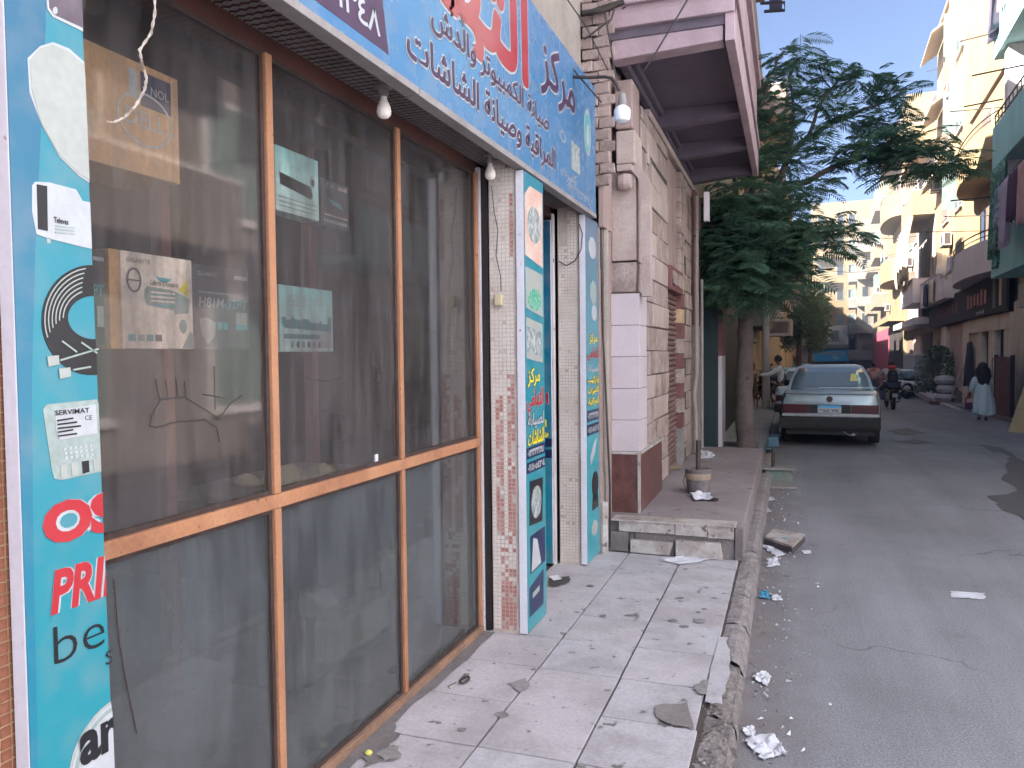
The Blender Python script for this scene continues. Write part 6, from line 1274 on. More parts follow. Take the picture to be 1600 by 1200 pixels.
# things along that pavement
db = FB('dark_board', 'dark brown board standing against the wall at the right edge', 'board', 5.6, 10.4, 1, z=-0.4)
db.box(0.5, 0.58, 9.8, 11.9, -0.35, 1.45, 'board_panel', 'darkred'); db.box(0.5, 0.6, 9.75, 9.8, -0.35, 1.5, 'board_frame', 'black'); db.box(0.5, 0.6, 11.9, 11.95, -0.35, 1.5, 'board_frame', 'black')
c0, c1 = wld(4.3, 5.9), wld(5.1, 4.6)
lb_ = root('leaning_board', (c0+c1)/2+Vector((0, 0, 0.0)), 'large cream board leaning at an angle at the right edge of the road', 'board')
q0 = wld(4.25, 5.85); q1 = wld(4.5, 5.0); up_ = Vector((0.33, 0.0, 1.15)); th = Vector((0.0, -0.06, 0)); th = Vector((0.05, 0.0, 0.02))
for f0, f1 in ((0.0, 0.44), (0.45, 1.0)):
    A_ = [q0+up_*f0, q1+up_*f0+Vector((0.3, 0, 0)), q1+up_*f1+Vector((0.3, 0, 0)), q0+up_*f1]
    MB().add(A_+[v+th for v in A_], [(0, 1, 2, 3), (7, 6, 5, 4), (0, 4, 5, 1), (1, 5, 6, 2), (2, 6, 7, 3), (3, 7, 4, 0)]).build('board_sheet', 'board', lb_)
sk_ = root('cement_sacks', wld(5.0, 21.5), 'pile of three plump grey sacks on the pavement by the roller shutter', 'sacks')
for k, (dx, dz) in enumerate(((0, 0.0), (0.05, 0.36), (-0.02, 0.7))):
    c = wld(4.95+dx, 21.6); zz = gz(21.6)+0.12+dz
    MB().lathe([(0.05, 0), (0.33, 0.03), (0.40, 0.17), (0.32, 0.32), (0.06, 0.36)], (c.x, c.y, zz), 14).build('sack', 'sandbag', sk_, smooth=True)
MB().box((wld(4.95, 21.6).x-0.5, wld(4.95, 21.6).y-0.5, gz(21.6)), (wld(4.95, 21.6).x+0.5, wld(4.95, 21.6).y+0.5, gz(21.6)+0.12)).build('crate', 'darkred', sk_)
def bush(name, label, c, r_, h_, m, n, cat='plant', leaf=0.06, seed=3, squash=1.0):
    r = random.Random(seed); rt = root(name, c, label, cat); mb = MB()
    for k in range(7): 
        a = r.uniform(0, 6.28); MB().tube([c, c+Vector((math.cos(a)*r_*0.3, math.sin(a)*r_*0.3, h_*0.5)), c+Vector((math.cos(a)*r_*0.6, math.sin(a)*r_*0.6, h_*0.85))], [0.02, 0.012, 0.005], 5).build('stem', 'branch', rt)
    for k in range(n):
        a = r.uniform(0, 6.28); rr = r_*math.sqrt(r.random()); z = h_*(0.15+0.85*r.random()); rr *= math.sin(math.pi*min(0.95, 0.25+0.65*z/h_))
        p_ = c+Vector((math.cos(a)*rr, math.sin(a)*rr*squash, z)); d = Vector((r.uniform(-1, 1), r.uniform(-1, 1), r.uniform(-.6, .6))).normalized(); e = d.cross(Vector((r.uniform(-1, 1), r.uniform(-1, 1), r.uniform(-1, 1)))).normalized()
        L_ = leaf*r.uniform(.6, 1.3); mb.add([p_, p_+d*L_*0.5+e*L_*0.3, p_+d*L_, p_+d*L_*0.5-e*L_*0.3], [(0, 1, 2, 3)])
    tag(mb.build('leaves', m, rt, fix=False), kind='stuff'); return rt
bush('potted_shrub', 'leafy green shrub growing on the pavement beside the grey sacks', wld(5.0, 24.0)+Vector((0, 0, 0.1)), 1.0, 2.3, 'leaf', 1700, leaf=0.13)

pv = MB()
for a, b in ((-12, 9.6), (9.6, 20), (20, 31), (31, 60), (60, 86)):
    A_ = [wld(4.95, a), wld(4.95, b), wld(5.7, b), wld(5.7, a)]
    up2 = Vector((0, 0, 0.11)); dn2 = Vector((0, 0, -0.3)); pv.add([v+dn2 for v in A_]+[v+up2 for v in A_], [(3, 2, 1, 0), (4, 5, 6, 7), (0, 1, 5, 4), (1, 2, 6, 5), (2, 3, 7, 6), (3, 0, 4, 7)])
tag(pv.build('far_side_pavement', 'concrete'), kind='structure')
# hanging dark coats on the wall
cloth((p(0.25, 18.9, 1.9), p(0.25, 18.2, 1.95), 1.5, 1), 'dark_coat', 'cloth_dark', 'dark coats hanging on the pale wall beside the roller shutter', 'washing', 3, 0.12)
tag(MB().tube([wld(4.9, 20.3, -0.4), wld(5.35, 18.8, 1.4)], 0.03, 6).build('leaning_pole', 'whitepaint'), 'pale pole leaning against the wall by the roller shutter', 'pole')
# bicycle-like frame with bottles at the doorway
st = root('bottle_stand', wld(5.2, 13.4), 'thin metal stand with pale bottles beside the open doorway', 'stand')
for k in range(3): 
    c = wld(5.1, 13.4); MB().lathe([(0.09, -0.2+0.45*k), (0.1, -0.0+0.45*k), (0.04, 0.08+0.45*k), (0.03, 0.14+0.45*k)], (c.x, c.y, gz(13.4)+0.45), 10).build('bottle', ['cloth_white', 'cloth_cream', 'cloth_white'][k], st, smooth=True)
MB().tube([wld(5.2, 13.4, -0.4), wld(5.2, 13.4, 1.4)], 0.02, 6).build('stand_rod', 'metal', st); MB().tube([wld(5.2, 13.4, 0.5), wld(4.9, 12.2, 0.8), wld(4.9, 12.1, -0.3)], 0.025, 6).build('stand_arm', 'metal', st)

# --- grey house with box balconies
gh = FB('grey_balcony_house', 'weathered grey house with box balconies and a large beige sun curtain', 'building', 5.6, 31.1, 1)
gh.box(-9, 0, 31.1, 46, -1.6, 14.5, 'wall', 'greyhouse3'); gh.cornice(31.1, 46, 14.5, 'whitepaint')
for z0 in (4.1, 8.6, 12.0): gh.boxbalc(31.3, 38.4, z0, 1.2, 1.0, 'sunbeige' if z0 > 8 else 'lilac')
for z0 in (4.6, 8.4, 11.8): gh.window(40.2, 41.8, z0, z0+1.9, 'shutterwood', True); gh.window(43.2, 44.8, z0, z0+1.9, 'shuttergreen')
a_, b_ = wld(5.6-1.02, 31.4, 8.55), wld(5.6-1.02, 38.2, 8.55)
def drape(u, v):
    q = a_.lerp(b_, u); return q+E1*(-0.35*math.sin(v*2.2)+0.09*math.sin(u*26+v*2))+Vector((0, 0, -3.3*v+0.12*math.sin(u*7)))
tag(MB().grid(drape, 40, 10).build('sun_curtain', 'cloth_beige', solid=0.015, fix=False, smooth=True), 'huge beige sun curtain billowing below the grey house balcony', 'curtain')
gh.box(0.0, 0.05, 32, 36, -0.9, 2.6, 'shop_opening', 'black'); gh.box(0.0, 0.9, 31.3, 45.8, 3.0, 3.35, 'canopy', 'whitepaint'); gh.box(0.0, 0.06, 37, 41, -0.9, 2.5, 'shop_shutter', 'rollshutter'); gh.box(0.0, 0.05, 42, 45.5, -0.9, 2.5, 'shop_opening', 'shutterwood')
wl_ = FB('low_grey_wall', 'low pale grey masonry kiosk wall at the roadside behind the motorcyclists', 'wall', 4.9, 33.0, 1); wl_.box(-0.7, 0.0, 33.0, 40, -1.0, 1.35, 'wall', 'bluehouse'); wl_.box(-0.7, 0.03, 32.97, 40.0, 1.352, 1.42, 'coping', 'greyhouse')
# --- sunlit house with round balconies
sh3 = FB('round_balcony_house', 'pale house whose round balconies catch the sun further down the street', 'building', 5.4, 46.1, 1)
sh3.box(-9, 0, 46.1, 86, -2.6, 19.0, 'wall', 'farcream')
for z0 in (6.6, 11.0, 15.2): sh3.roundbalc(46.6, 57.0, z0, 1.5, 1.2, 'farcream', rail=True); sh3.window(50, 52, z0+1.9, z0+3.4, 'shutterwood'); sh3.window(60, 62, z0+0.8, z0+2.8, 'shuttergreen', True); sh3.boxbalc(64, 72, z0-1, 1.2, 1.0, 'farblue'); sh3.window(74, 76, z0+0.8, z0+2.8, 'shuttergreen', True); sh3.boxbalc(78, 85, z0-1, 1.2, 1.0, 'farblue')
sh3.box(0.0, 0.06, 60, 85.5, -2.2, 3.6, 'magenta_shopfront', 'magenta'); sh3.box(0.0, 0.08, 47, 59, -2.0, 3.4, 'shop_opening', 'signdark'); sh3.box(0.0, 1.0, 46.2, 60, 3.7, 4.0, 'canopy', 'farcream')
# --- grey blue house stepping into the street
bh = FB('stepped_house', 'sunlit block with stacked balconies stepping forward at the end of the street', 'building', 3.7, 86.1, 1)
bh.box(-12, 0, 86.1, 99.8, -3.4, 17.0, 'wall', 'farblue')
for fl in range(5):
    z0 = 0.6+3.1*fl; bh.boxbalc(88, 93, z0, 1.1, 0.9, 'fargrey'); bh.window(95, 97, z0+0.8, z0+2.6, 'shuttergreen', True)
    for lx in (0.4, 1.6): # windows on the end wall facing the camera
        w2 = MB().box((lx, -0.05, z0+0.9-bh.zr), (lx+0.8, -0.002, z0+2.4-bh.zr)).build('window', 'farwhite', bh.r, local=True); MB().box((lx+0.07, -0.06, z0+0.97-bh.zr), (lx+0.73, -0.051, z0+2.33-bh.zr)).build('pane', 'pane', w2, local=True)
    sb = MB().box((-0.1, -1.0, z0-bh.zr), (1.5, -0.002, z0+0.15-bh.zr)).build('balcony', 'farblue', bh.r, local=True); MB().box((-0.1, -1.0, z0+0.151-bh.zr), (1.5, -0.9, z0+1.1-bh.zr)).build('parapet', 'fargrey', sb, local=True)
# --- end of the street: tall pale block, lower block with the blue shop sign
eb = FB('pale_end_block', 'tall pale apartment block with rounded balconies closing the street', 'building', -1.7, 100.0, 1)
eb.r.location = wld(-1.7, 100, gz(100))
MB().box((0, 0, -3), (9, 12, 24)).build('wall', 'farcream', eb.r, local=True)
for fl in range(6):
    z0 = 3.4+3.3*fl
    sb = MB().prism([(0.0, 0.0), (0.0, -1.1), (0.3, -1.4), (2.6, -1.4), (2.6, 0.0)], z0, z0+0.2, 'z').build('balcony', 'farcream', eb.r, local=True)
    MB().prism([(0.0, -0.002), (0.0, -1.1), (0.3, -1.4), (2.6, -1.4), (2.6, -1.3), (0.35, -1.3), (0.1, -1.05), (0.1, -0.002)], z0+0.201, z0+1.15, 'z').build('parapet', 'farcream', sb, local=True)
    for lx in (0.8, 3.2, 4.6):
        w2 = MB().box((lx, -0.06, z0+0.9), (lx+0.9, -0.002, z0+2.4)).build('window', 'farwhite', eb.r, local=True); MB().box((lx+0.08, -0.07, z0+0.98), (lx+0.82, -0.061, z0+2.32)).build('pane', 'pane', w2, local=True)
lo = FB('low_end_shop', 'low grey building with a bright blue shop sign across the end of the street', 'building', -4.5, 93.0, 1)
MB().box((-4, 0, -0.5), (7.4, 5.5, 7.2)).build('wall', 'greyhouse', lo.r, local=True)
for lx in (-1.5, 0.8, 3.2, 5.4):
    w2 = MB().box((lx, -0.06, 5.2), (lx+0.9, -0.002, 6.6)).build('window', 'farwhite', lo.r, local=True); MB().box((lx+0.08, -0.07, 5.28), (lx+0.82, -0.061, 6.52)).build('pane', 'pane', w2, local=True)
MB().box((-3.8, -0.02, 0.0), (7.2, -0.002, 2.6)).build('shop_opening', 'shutterwood', lo.r, local=True); MB().box((-3.8, -1.2, 4.4), (7.4, -0.002, 4.8)).build('canopy', 'fargrey', lo.r, local=True)
bs = root('blue_shop_sign', wld(1.4, 92.7, gz(92.7)+2.7), 'bright blue shop sign with white lettering at the end of the street', 'sign', None, ROTF)
M['skyblue'] = flat('skyblue', (0.05, 0.42, 0.80), 0.5)
MB().box((-2.5, -0.1, 0.0), (1.9, 0.1, 1.5)).build('sign_board', 'skyblue', bs, local=True)
for k in range(9): MB().box((-1.9+0.34*k, -0.115, 0.85), (-1.66+0.34*k, -0.101, 1.2)).build('lettering', 'whiteprint', bs, local=True)
MB().box((-0.3, -0.115, 0.3), (0.3, -0.101, 0.6)).build('emblem', 'whiteprint', bs, local=True)

# --- left side beyond the tree
ca = FB('cafe_building', 'warm coloured old building over the street cafe beyond the tree', 'building', -1.8, 7.0, -1)
ca.box(-8, 0, 7.0, 30, -0.8, 11.0, 'wall', 'creamdark')
for z0 in (3.3, 6.6, 9.9):
    ca.boxbalc(15, 21, z0, 1.0, 1.0, 'pinklight', 0.3); ca.window(24, 25.5, z0+0.9, z0+2.5, 'shutterwood', True); ca.window(10, 11.4, z0+0.9, z0+2.5, 'shutterwood')
ca.box(0.0, 0.04, 8.0, 11.0, 0.0, 2.3, 'cafe_front', 'yellowlitwall'); ca.box(0.0, 0.05, 11.2, 12.6, 0.0, 2.3, 'doorway', 'shutterwood'); ca.box(0.0, 0.04, 12.8, 16, 0.0, 2.3, 'cafe_front', 'peach')
ca.box(0.0, 0.7, 8.2, 13.2, 2.35, 3.0, 'cafe_canopy', 'awning')
ac2 = acunit(-1.8, 9.6, 1.95, 'air conditioner under the dark cafe canopy', -1, 0.7)
L5 = FB('left_far_house', 'low peach house behind the round street trees', 'building', -2.6, 30.2, -1); L5.box(-8, 0, 30.2, 52, -1.4, 8.2, 'wall', 'peach')
for z0 in (3.0, 6.4): L5.boxbalc(32, 37, z0, 1.1, 1.0, 'cream'); L5.window(40, 41.5, z0+0.8, z0+2.4, 'shuttergreen', True); L5.window(45, 46.5, z0+0.8, z0+2.4, 'shuttergreen', True)
L6 = FB('left_farthest_house', 'far pale house on the left beyond the round trees', 'building', -3.6, 52.3, -1); L6.box(-8, 0, 52.3, 70, -3.0, 10.0, 'wall', 'cream')
L7 = FB('left_shading_house', 'tall pale house added on the left to shade the stepped block', 'building', -3.4, 70.2, -1); L7.box(-8, 0, 70.2, 97, -3.2, 11.5, 'wall', 'cream')  # added so that its shadow falls on the stepped house
for z0 in (2.0, 5.2, 8.4): L7.window(74, 76, z0, z0+1.7, 'shuttergreen', True); L7.window(82, 84, z0, z0+1.7, 'shuttergreen', True); L7.boxbalc(88, 93, z0-1, 1.1, 0.9, 'cream')
for z0 in (2.0, 5.2):
    for k in range(2): L6.window(56+7*k, 58+7*k, z0+0.8, z0+2.4, 'shuttergreen', True)
for k, (s_, z1, out) in enumerate(((17.5, 5.6, 1.75), (18.6, 4.9, 1.3))):
    q = wld(-1.8+out, s_, z1)
    cloth((wld(-1.8+out-0.55, s_, z1), wld(-1.8+out+0.1, s_, z1-0.1), 1.7 if k == 0 else 1.4, k), 'hanging_cloth', 'cloth_cream' if k == 0 else 'cloth_lilac', 'long cream cloth hanging out over the street left of the round trees' if k == 0 else 'pale lilac cloth hanging beside the long cream one', 'washing', 2, 0.03)
cloth((wld(-0.95, 15.2, 4.6), wld(-0.6, 15.2, 4.6), 1.0, 2), 'hanging_cloth', 'cloth_dark', 'dark cloth hanging between the lilac cloth and the street lamp pole', 'washing', 2, 0.03)
bw = root('bay_window', wld(-0.95, 15, 2.2), 'ornate pinkish wooden bay above the cafe terrace', 'bay window', None, ROTF)
MB().box((-0.5, 0, 0), (0.35, 1.6, 0.6)).build('bay_body', 'pinklight', bw, local=True, bevel=0.02); MB().lathe([(0.25, 0.6), (0.32, 0.66), (0.22, 0.85), (0.1, 1.05), (0.02, 1.15)], (-0.15, 0.4, 0), 12).build('bay_roof', 'pinklight', bw, local=True, smooth=True); MB().box((-0.4, -0.02, 0.12), (0.25, -0.002, 0.5)).build('bay_panel', 'shutterwood', bw, local=True)
d_ = ray(1197, 628); c = Vector((0, 0, H))-OO; t_ = (8.7-c.dot(E2))/d_.dot(E2); c = Vector((d_.x*t_, d_.y*t_, 0.05)); pole = root('street_pole', (c.x, c.y, 0.05), 'pale slender lamp pole on a round base on the cafe terrace', 'pole')
MB().tube([(c.x, c.y, 0.05), (c.x-0.01, c.y, 1.9), (c.x-0.01, c.y, 5.5)], [0.11, 0.10, 0.085], 12).build('pole_shaft', 'pinklight', pole, smooth=True); MB().lathe([(0.42, 0.05), (0.38, 0.09), (0.16, 0.13)], (c.x, c.y, 0), 18).build('pole_base', 'concrete', pole, smooth=True)
# round street trees far down on the left
def round_tree(c, r_, h0, h1, label, n, seed):
    r = random.Random(seed); rt = root('round_tree', c, label, 'tree', 'trees down the left side')
    MB().tube([c, c+Vector((0.05, 0, h0)), c+Vector((0.1, 0, h1*0.75))], [0.18, 0.13, 0.06], 8).build('trunk', 'bark', rt, smooth=True)
    mb = MB(); cl_ = [(r.uniform(-.6, .6)*r_, r.uniform(-.6, .6)*r_, h0+(h1-h0)*r.uniform(.15, .85), r.uniform(.3, .55)*r_) for _ in range(16)]
    for k in range(n):
        q = cl_[k % 16]; d = Vector((r.gauss(0, 1), r.gauss(0, 1), r.gauss(0, .8))).normalized()*q[3]*r.random()**0.4
        p_ = c+Vector((q[0], q[1], q[2]))+d; u_ = Vector((r.uniform(-1, 1), r.uniform(-1, 1), r.uniform(-.5, .5))).normalized(); e = u_.cross(Vector((r.uniform(-1, 1), r.uniform(-1, 1), r.uniform(-1, 1)))).normalized(); L_ = r.uniform(.12, .26)
        mb.add([p_, p_+u_*L_*.5+e*L_*.32, p_+u_*L_, p_+u_*L_*.5-e*L_*.32], [(0, 1, 2, 3)])
    tag(mb.build('crown', 'leaf', rt, fix=False), kind='stuff')
round_tree(wld(-1.0, 34), 2.0, 2.4, 6.6, 'round leafy street tree, nearest of the three on the left', 5200, 1)
round_tree(wld(-1.4, 43), 2.1, 2.2, 8.4, 'round leafy street tree, middle of the three on the left', 5200, 2)
round_tree(wld(-0.9, 56), 2.0, 3.0, 8.0, 'round leafy street tree, farthest of the three on the left', 4200, 5)
# antenna on the roofs
tag(MB().tube([wld(6.2, 34, 14.6), wld(6.2, 34, 17.5)], 0.03, 6).tube([wld(5.2, 34, 17.2), wld(7.0, 34, 17.4)], 0.02, 6).tube([wld(5.4, 34, 16.6), wld(6.8, 34, 16.8)], 0.02, 6).build('roof_antenna', 'darkmetal'), 'thin antenna on the roof of the grey house', 'antenna')
pq = ony(1209, 8, 16.0); sd_ = root('clothes_frame', (pq.x, 16.0, pq.z), 'dark metal frame jutting out high on the left against the sky', 'frame')
MB().tube([ony(1188, 5, 16), ony(1226, 4, 16), ony(1226, 16, 16), ony(1194, 18, 16)], 0.03, 6).build('frame_bars', 'darkmetal', sd_); MB().add([ony(1202, 0, 16), ony(1222, 0, 16), ony(1222, 14, 16), ony(1202, 16, 16)], [(0, 1, 2, 3)]).build('frame_panel', 'cloth_dark', sd_, solid=0.02)

# ================================================================ CARS
def car(l, s_, label, paint, L_=4.25, W=1.66, Ht=1.39, rz=0.0, detail=True, front=False, estate=False, group=None):
    r = root('parked_car', wld(l, s_), label, 'car', group, ROTF+rz)
    hw = W/2; gl0, gl1, rf0, rf1 = (0.62, 3.0, 1.18, 2.25) if not estate else (0.12, 3.2, 0.35, 2.5)
    dk = 0.95 if not estate else 0.98
    st = [(0.0, .86, .44, .80), (0.05, .93, .36, .90), (0.25, .975, .30, dk-0.01), (0.8, 1.0, .24, dk), (2.0, 1.0, .22, dk-.03), (3.1, 1.0, .24, dk-.05), (3.8, .96, .28, .84), (4.12, .91, .34, .76), (4.25, .84, .42, .66)]
    k = L_/4.25; ring = []; vs = []
    for y, wf, zb, zt in st:
        w_ = hw*wf; zm = (zb+zt)/2
        pts = [(-w_*.90, zb), (-w_, zb+.10), (-w_*1.0, zm), (-w_*.985, zt-.12), (-w_*.93, zt-.02), (-w_*.80, zt), (0, zt+.018), (w_*.80, zt), (w_*.93, zt-.02), (w_*.985, zt-.12), (w_, zm), (w_, zb+.10), (w_*.90, zb)]
        vs += [(p[0], y*k, p[1]) for p in pts]; n = len(pts)
    fs = [(i*n+j, i*n+(j+1) % n, (i+1)*n+(j+1) % n, (i+1)*n+j) for i in range(len(st)-1) for j in range(n)]+[tuple(range(n))[::-1], tuple((len(st)-1)*n+j for j in range(n))]
    MB().add(vs, fs).build('body', paint, r, local=True, smooth=True)
    # cabin
    b = hw*.875; t = hw*.68; zr = Ht
    lo_ = [(-b, gl0*k, dk-.02), (b, gl0*k, dk-.02), (b, gl1*k, dk-.06), (-b, gl1*k, dk-.06)]; hi_ = [(-t, rf0*k, zr-.03), (t, rf0*k, zr-.03), (t, rf1*k, zr-.03), (-t, rf1*k, zr-.03)]
    m_ = [tuple((Vector(lo_[i])*.5+Vector(hi_[i])*.5)+Vector((0.025 if i in (1, 2) else -0.025, -0.03 if i < 2 else 0.03, 0.01))) for i in range(4)]
    c_ = [(-t*.8, (rf0+.12)*k, zr), (t*.8, (rf0+.12)*k, zr), (t*.8, (rf1-.12)*k, zr), (-t*.8, (rf1-.12)*k, zr)]
    V_ = lo_+m_+hi_+c_; F_ = [(a*4+i, a*4+(i+1) % 4, (a+1)*4+(i+1) % 4, (a+1)*4+i) for a in range(3) for i in range(4)]+[(12, 13, 14, 15)]
    cab = MB().add(V_, F_).build('cabin', paint, r, local=True, smooth=True)
    def quad(i0, i1, f0, f1, g0, g1, name, push, m='carglass'):   # glass set into one cabin side, as a curved sheet
        def P_(u, v):
            a = Vector(lo_[i0]).lerp(Vector(lo_[i1]), u); bb = Vector(m_[i0]).lerp(Vector(m_[i1]), u); c = Vector(hi_[i0]).lerp(Vector(hi_[i1]), u)
            q = a.lerp(bb, v*2) if v < .5 else bb.lerp(c, v*2-1)
            return q+Vector(push)
        return MB().grid(lambda u, v: P_(f0+(f1-f0)*u, g0+(g1-g0)*v), 6, 4).build(name, m, cab, local=True, fix=False, solid=0.004, smooth=True)
    quad(0, 1, .035, .965, .06, .93, 'rear_window', (0, -.012, .006)); quad(2, 3, .035, .965, .05, .93, 'windscreen', (0, .012, .006))
    quad(1, 2, .07, .46, .10, .92, 'side_window', (.012, 0, 0)); quad(1, 2, .50, .90, .10, .92, 'side_window', (.012, 0, 0)); quad(3, 0, .10, .50, .10, .92, 'side_window', (-.012, 0, 0)); quad(3, 0, .54, .93, .10, .92, 'side_window', (-.012, 0, 0))
    # wheels
    for x in (-hw+.10, hw-.10):
        for y in (.78*k, 3.42*k):
            w_ = MB().lathe([(.20, -.09), (.285, -.09), (.305, -.06), (.305, .06), (.285, .09), (.20, .09)], (x, y, .303), 22, 'x').build('wheel', 'rubber', r, local=True, smooth=True)
            MB().lathe([(.02, -.097), (.12, -.10), (.19, -.088), (.19, .088), (.12, .10), (.02, .097)], (x, y, .303), 16, 'x').build('rim', 'metal', w_, local=True, smooth=True)
            sx = 1 if x > 0 else -1
            MB().prism([(y+.37*math.cos(a), .29+.37*math.sin(a)) for a in [math.pi*q/12 for q in range(13)]], sx*(hw*.80), sx*(hw+.004), 'x').build('wheel_arch', 'black', r, local=True)
    MB().box((-hw*.86, .06, .2), (hw*.86, 4.1*k, .42)).build('underbody', 'black', r, local=True)
    # ends
    MB().prism([(-.07, .30), (-.09, .36), (-.09, .47), (-.05, .51), (.2, .51), (.2, .30)], -hw*.97, hw*.97, 'x').build('rear_bumper', 'rubber', r, local=True, bevel=.015)
    MB().prism([(L_+.07, .28), (L_+.09, .36), (L_+.09, .46), (L_+.05, .50), (L_-.2, .50), (L_-.2, .28)], -hw*.93, hw*.93, 'x').build('front_bumper', 'rubber', r, local=True, bevel=.015)
    for sx in (-1, 1):
        xa, xb = sorted((sx*hw*.93, sx*hw*.42)); MB().box((xa, -.018, .575), (xb, .1, .725)).build('tail_light', 'taillight', r, local=True, bevel=.008)
        xa, xb = sorted((sx*hw*.88, sx*hw*.5)); MB().box((xa, L_-.1, .52), (xb, L_+.012, .66)).build('headlight', 'bulb', r, local=True, bevel=.01)
        MB().box((sx*(hw+.02)-.05, 2.85*k, .94), (sx*(hw+.02)+.05, 2.92*k, 1.06)).build('mirror', 'black', r, local=True, bevel=.01)
    if detail:
        MB().box((-hw*.415, -.014, .575), (hw*.415, .1, .725)).build('light_panel', 'black', r, local=True)
        MB().box((-hw*.94, -.02, .520), (hw*.94, .1, .565)).build('trim_strip', 'metal', r, local=True, bevel=.004)
        pl_ = MB().box((-.19, -.03, .582), (.19, -.0145, .715)).build('number_plate', 'whiteprint', r, local=True); MB().box((-.187, -.033, .678), (.187, -.0302, .712)).build('plate_band', 'skyblue', pl_, local=True)
        MB().box((-hw*.86, .012, .905), (hw*.86, .022, .915)).build('boot_gap', 'black', r, local=True)
        MB().lathe([(.0, .06), (.052, .06), (.052, -.002), (.044, -.006), (.0, -.006)], (0, 0, .82), 18, 'y').build('round_badge', 'darkmetal', r, local=True, smooth=True); MB().lathe([(0, .014), (.012, .014), (.012, .03), (0, .03)], (0, 0, .755), 10, 'y').build('boot_lock', 'black', r, local=True)
        MB().tube([(.38, -.06, .22), (.38, .3, .24)], .025, 8).build('exhaust', 'metal', r, local=True); MB().tube([(.22, .02, .26), (.34, -.03, .20), (.44, .02, .24)], .012, 6).build('tow_eye', 'metal', r, local=True)
        MB().prism([(-.2, .985), (.78, .99), (.74, 1.004), (-.18, 1.0)], .56, .60, 'y').build('boot_lip', paint, r, local=True)
        # yellow tissue stuck inside the rear window, seat backs behind the glass
        MB().prism([(.33, 1.03), (.42, 1.0), (.47, 1.1), (.44, 1.24), (.35, 1.24)], .80, .805, 'y').build('yellow_sticker', 'yellow', r, local=True)
    return r
main = car(-0.02, 0.0, 'old silver blue saloon with dented bumper parked by the left kerb, nearest of the cars', 'carpaint', rz=0.0)
p0 = onz(1296, 698, 0.0); main.location = (p0.x, p0.y+0.05, 0); main.rotation_euler = (0, 0, ROTF-0.005)
M['sticker'] = flat('sticker', (0.7, 0.66, 0.25), 0.6)
for o in main.children:
    if o.name.startswith('yellow_sticker'): o.data.materials.clear(); o.data.materials.append(M['sticker'])
fit = text_mesh('\u0663\u0665\u0668\u0020\u0667\u0661\u0664', 0.02)
fv = fit.vertices; x0 = min(v.co.x for v in fv); x1 = max(v.co.x for v in fv); z0 = min(v.co.y for v in fv); z1 = max(v.co.y for v in fv)
for v in fv: v.co = Vector((-.16+.32*(v.co.x-x0)/(x1-x0), -.0315, .595+.065*(v.co.y-z0)/(z1-z0)))
fit.materials.clear(); fit.materials.append(M['blackprint']); o = bpy.data.objects.new('plate_lettering', fit); COL.objects.link(o)
npl = [c for c in main.children if c.name.startswith('number_plate')][0]; o.parent = npl
car(0.15, 7.0, 'pale car parked directly in front of the silver blue saloon', 'carwhite', detail=False, Ht=1.36)
car(-1.0, 17.5, 'pale blue car on the left, behind the waiter', 'carteal', detail=False, Ht=1.45, estate=True)
car(0.4, 20.5, 'silver estate car in the middle of the row ahead', 'cargrey', detail=False, Ht=1.45, estate=True)
car(1.5, 31, 'pale estate car parked far ahead beyond the grey one', 'carwhite', detail=False, Ht=1.5, estate=True)
car(-1.2, 46, 'teal van parked on the left far down the street', 'carteal', detail=False, Ht=1.9, W=1.75, estate=True)
car(2.4, 47, 'grey hatchback standing far ahead in the middle of the street', 'cargrey', detail=False, Ht=1.5, estate=True)
c_w = car(4.4, 36, 'white car facing the camera at the right behind the motorcyclist', 'carwhite', detail=False, Ht=1.5, rz=math.pi, W=1.75, estate=True)

# ================================================================ PEOPLE
def skinmesh(name, m, parent, V_, E_, Rr, sub=2, flatten=None):
    me = bpy.data.meshes.new(name); me.from_pydata([tuple(v) for v in V_], E_, []); me.materials.append(M[m])
    o = bpy.data.objects.new(name, me); COL.objects.link(o); o.parent = parent
    md = o.modifiers.new('skin', 'SKIN'); md.use_smooth_shade = True
    if not me.skin_vertices: 
        bpy.context.view_layer.objects.active = o
    for i, rr in enumerate(Rr):
        me.skin_vertices[0].data[i].radius = rr if isinstance(rr, tuple) else (rr, rr)
        me.skin_vertices[0].data[i].use_root = (i == 0)
    o.modifiers.new('sub', 'SUBSURF').levels = 1; o.modifiers['sub'].render_levels = 1 if sub < 2 else 2
    return o
def chain(*ch):
    """ch: lists of (key, point, radius); shared keys join"""
    V_ = []; Rr = []; E_ = []; idx = {}
    for c in ch:
        pv_ = None
        for key, p_, rr in c:
            if key not in idx: idx[key] = len(V_); V_.append(Vector(p_)); Rr.append(rr)
            if pv_ is not None: E_.append((pv_, idx[key]))
            pv_ = idx[key]
    return V_, E_, Rr
def hand(parent, w_, d, m='skin', s=1.0):
    """palm with four fingers and a thumb from wrist w_, pointing along d"""
    w_ = Vector(w_); d = Vector(d).normalized(); sx = d.cross(Vector((0.3, 1, 0.2))).normalized(); nn = d.cross(sx)
    palm = w_+d*0.05*s; ch = [[('w', w_, .024*s), ('p', palm, (.034*s, .02*s))]]
    for i, ln in enumerate((.07, .08, .075, .06)):
        b = palm+d*.035*s+sx*(i-1.5)*.019*s; ch.append([('p', palm, .03*s), ('a%d' % i, b, .0095*s), ('b%d' % i, b+d*ln*.55*s+nn*.008, .0085*s), ('c%d' % i, b+d*ln*.95*s+nn*.03*s, .007*s)])
    ch.append([('w', w_, .02*s), ('t0', w_+d*.03*s-sx*.032*s, .011*s), ('t1', w_+d*.065*s-sx*.048*s+nn*.015*s, .009*s)])
    return skinmesh('hand', m, parent, *chain(*ch), sub=1)
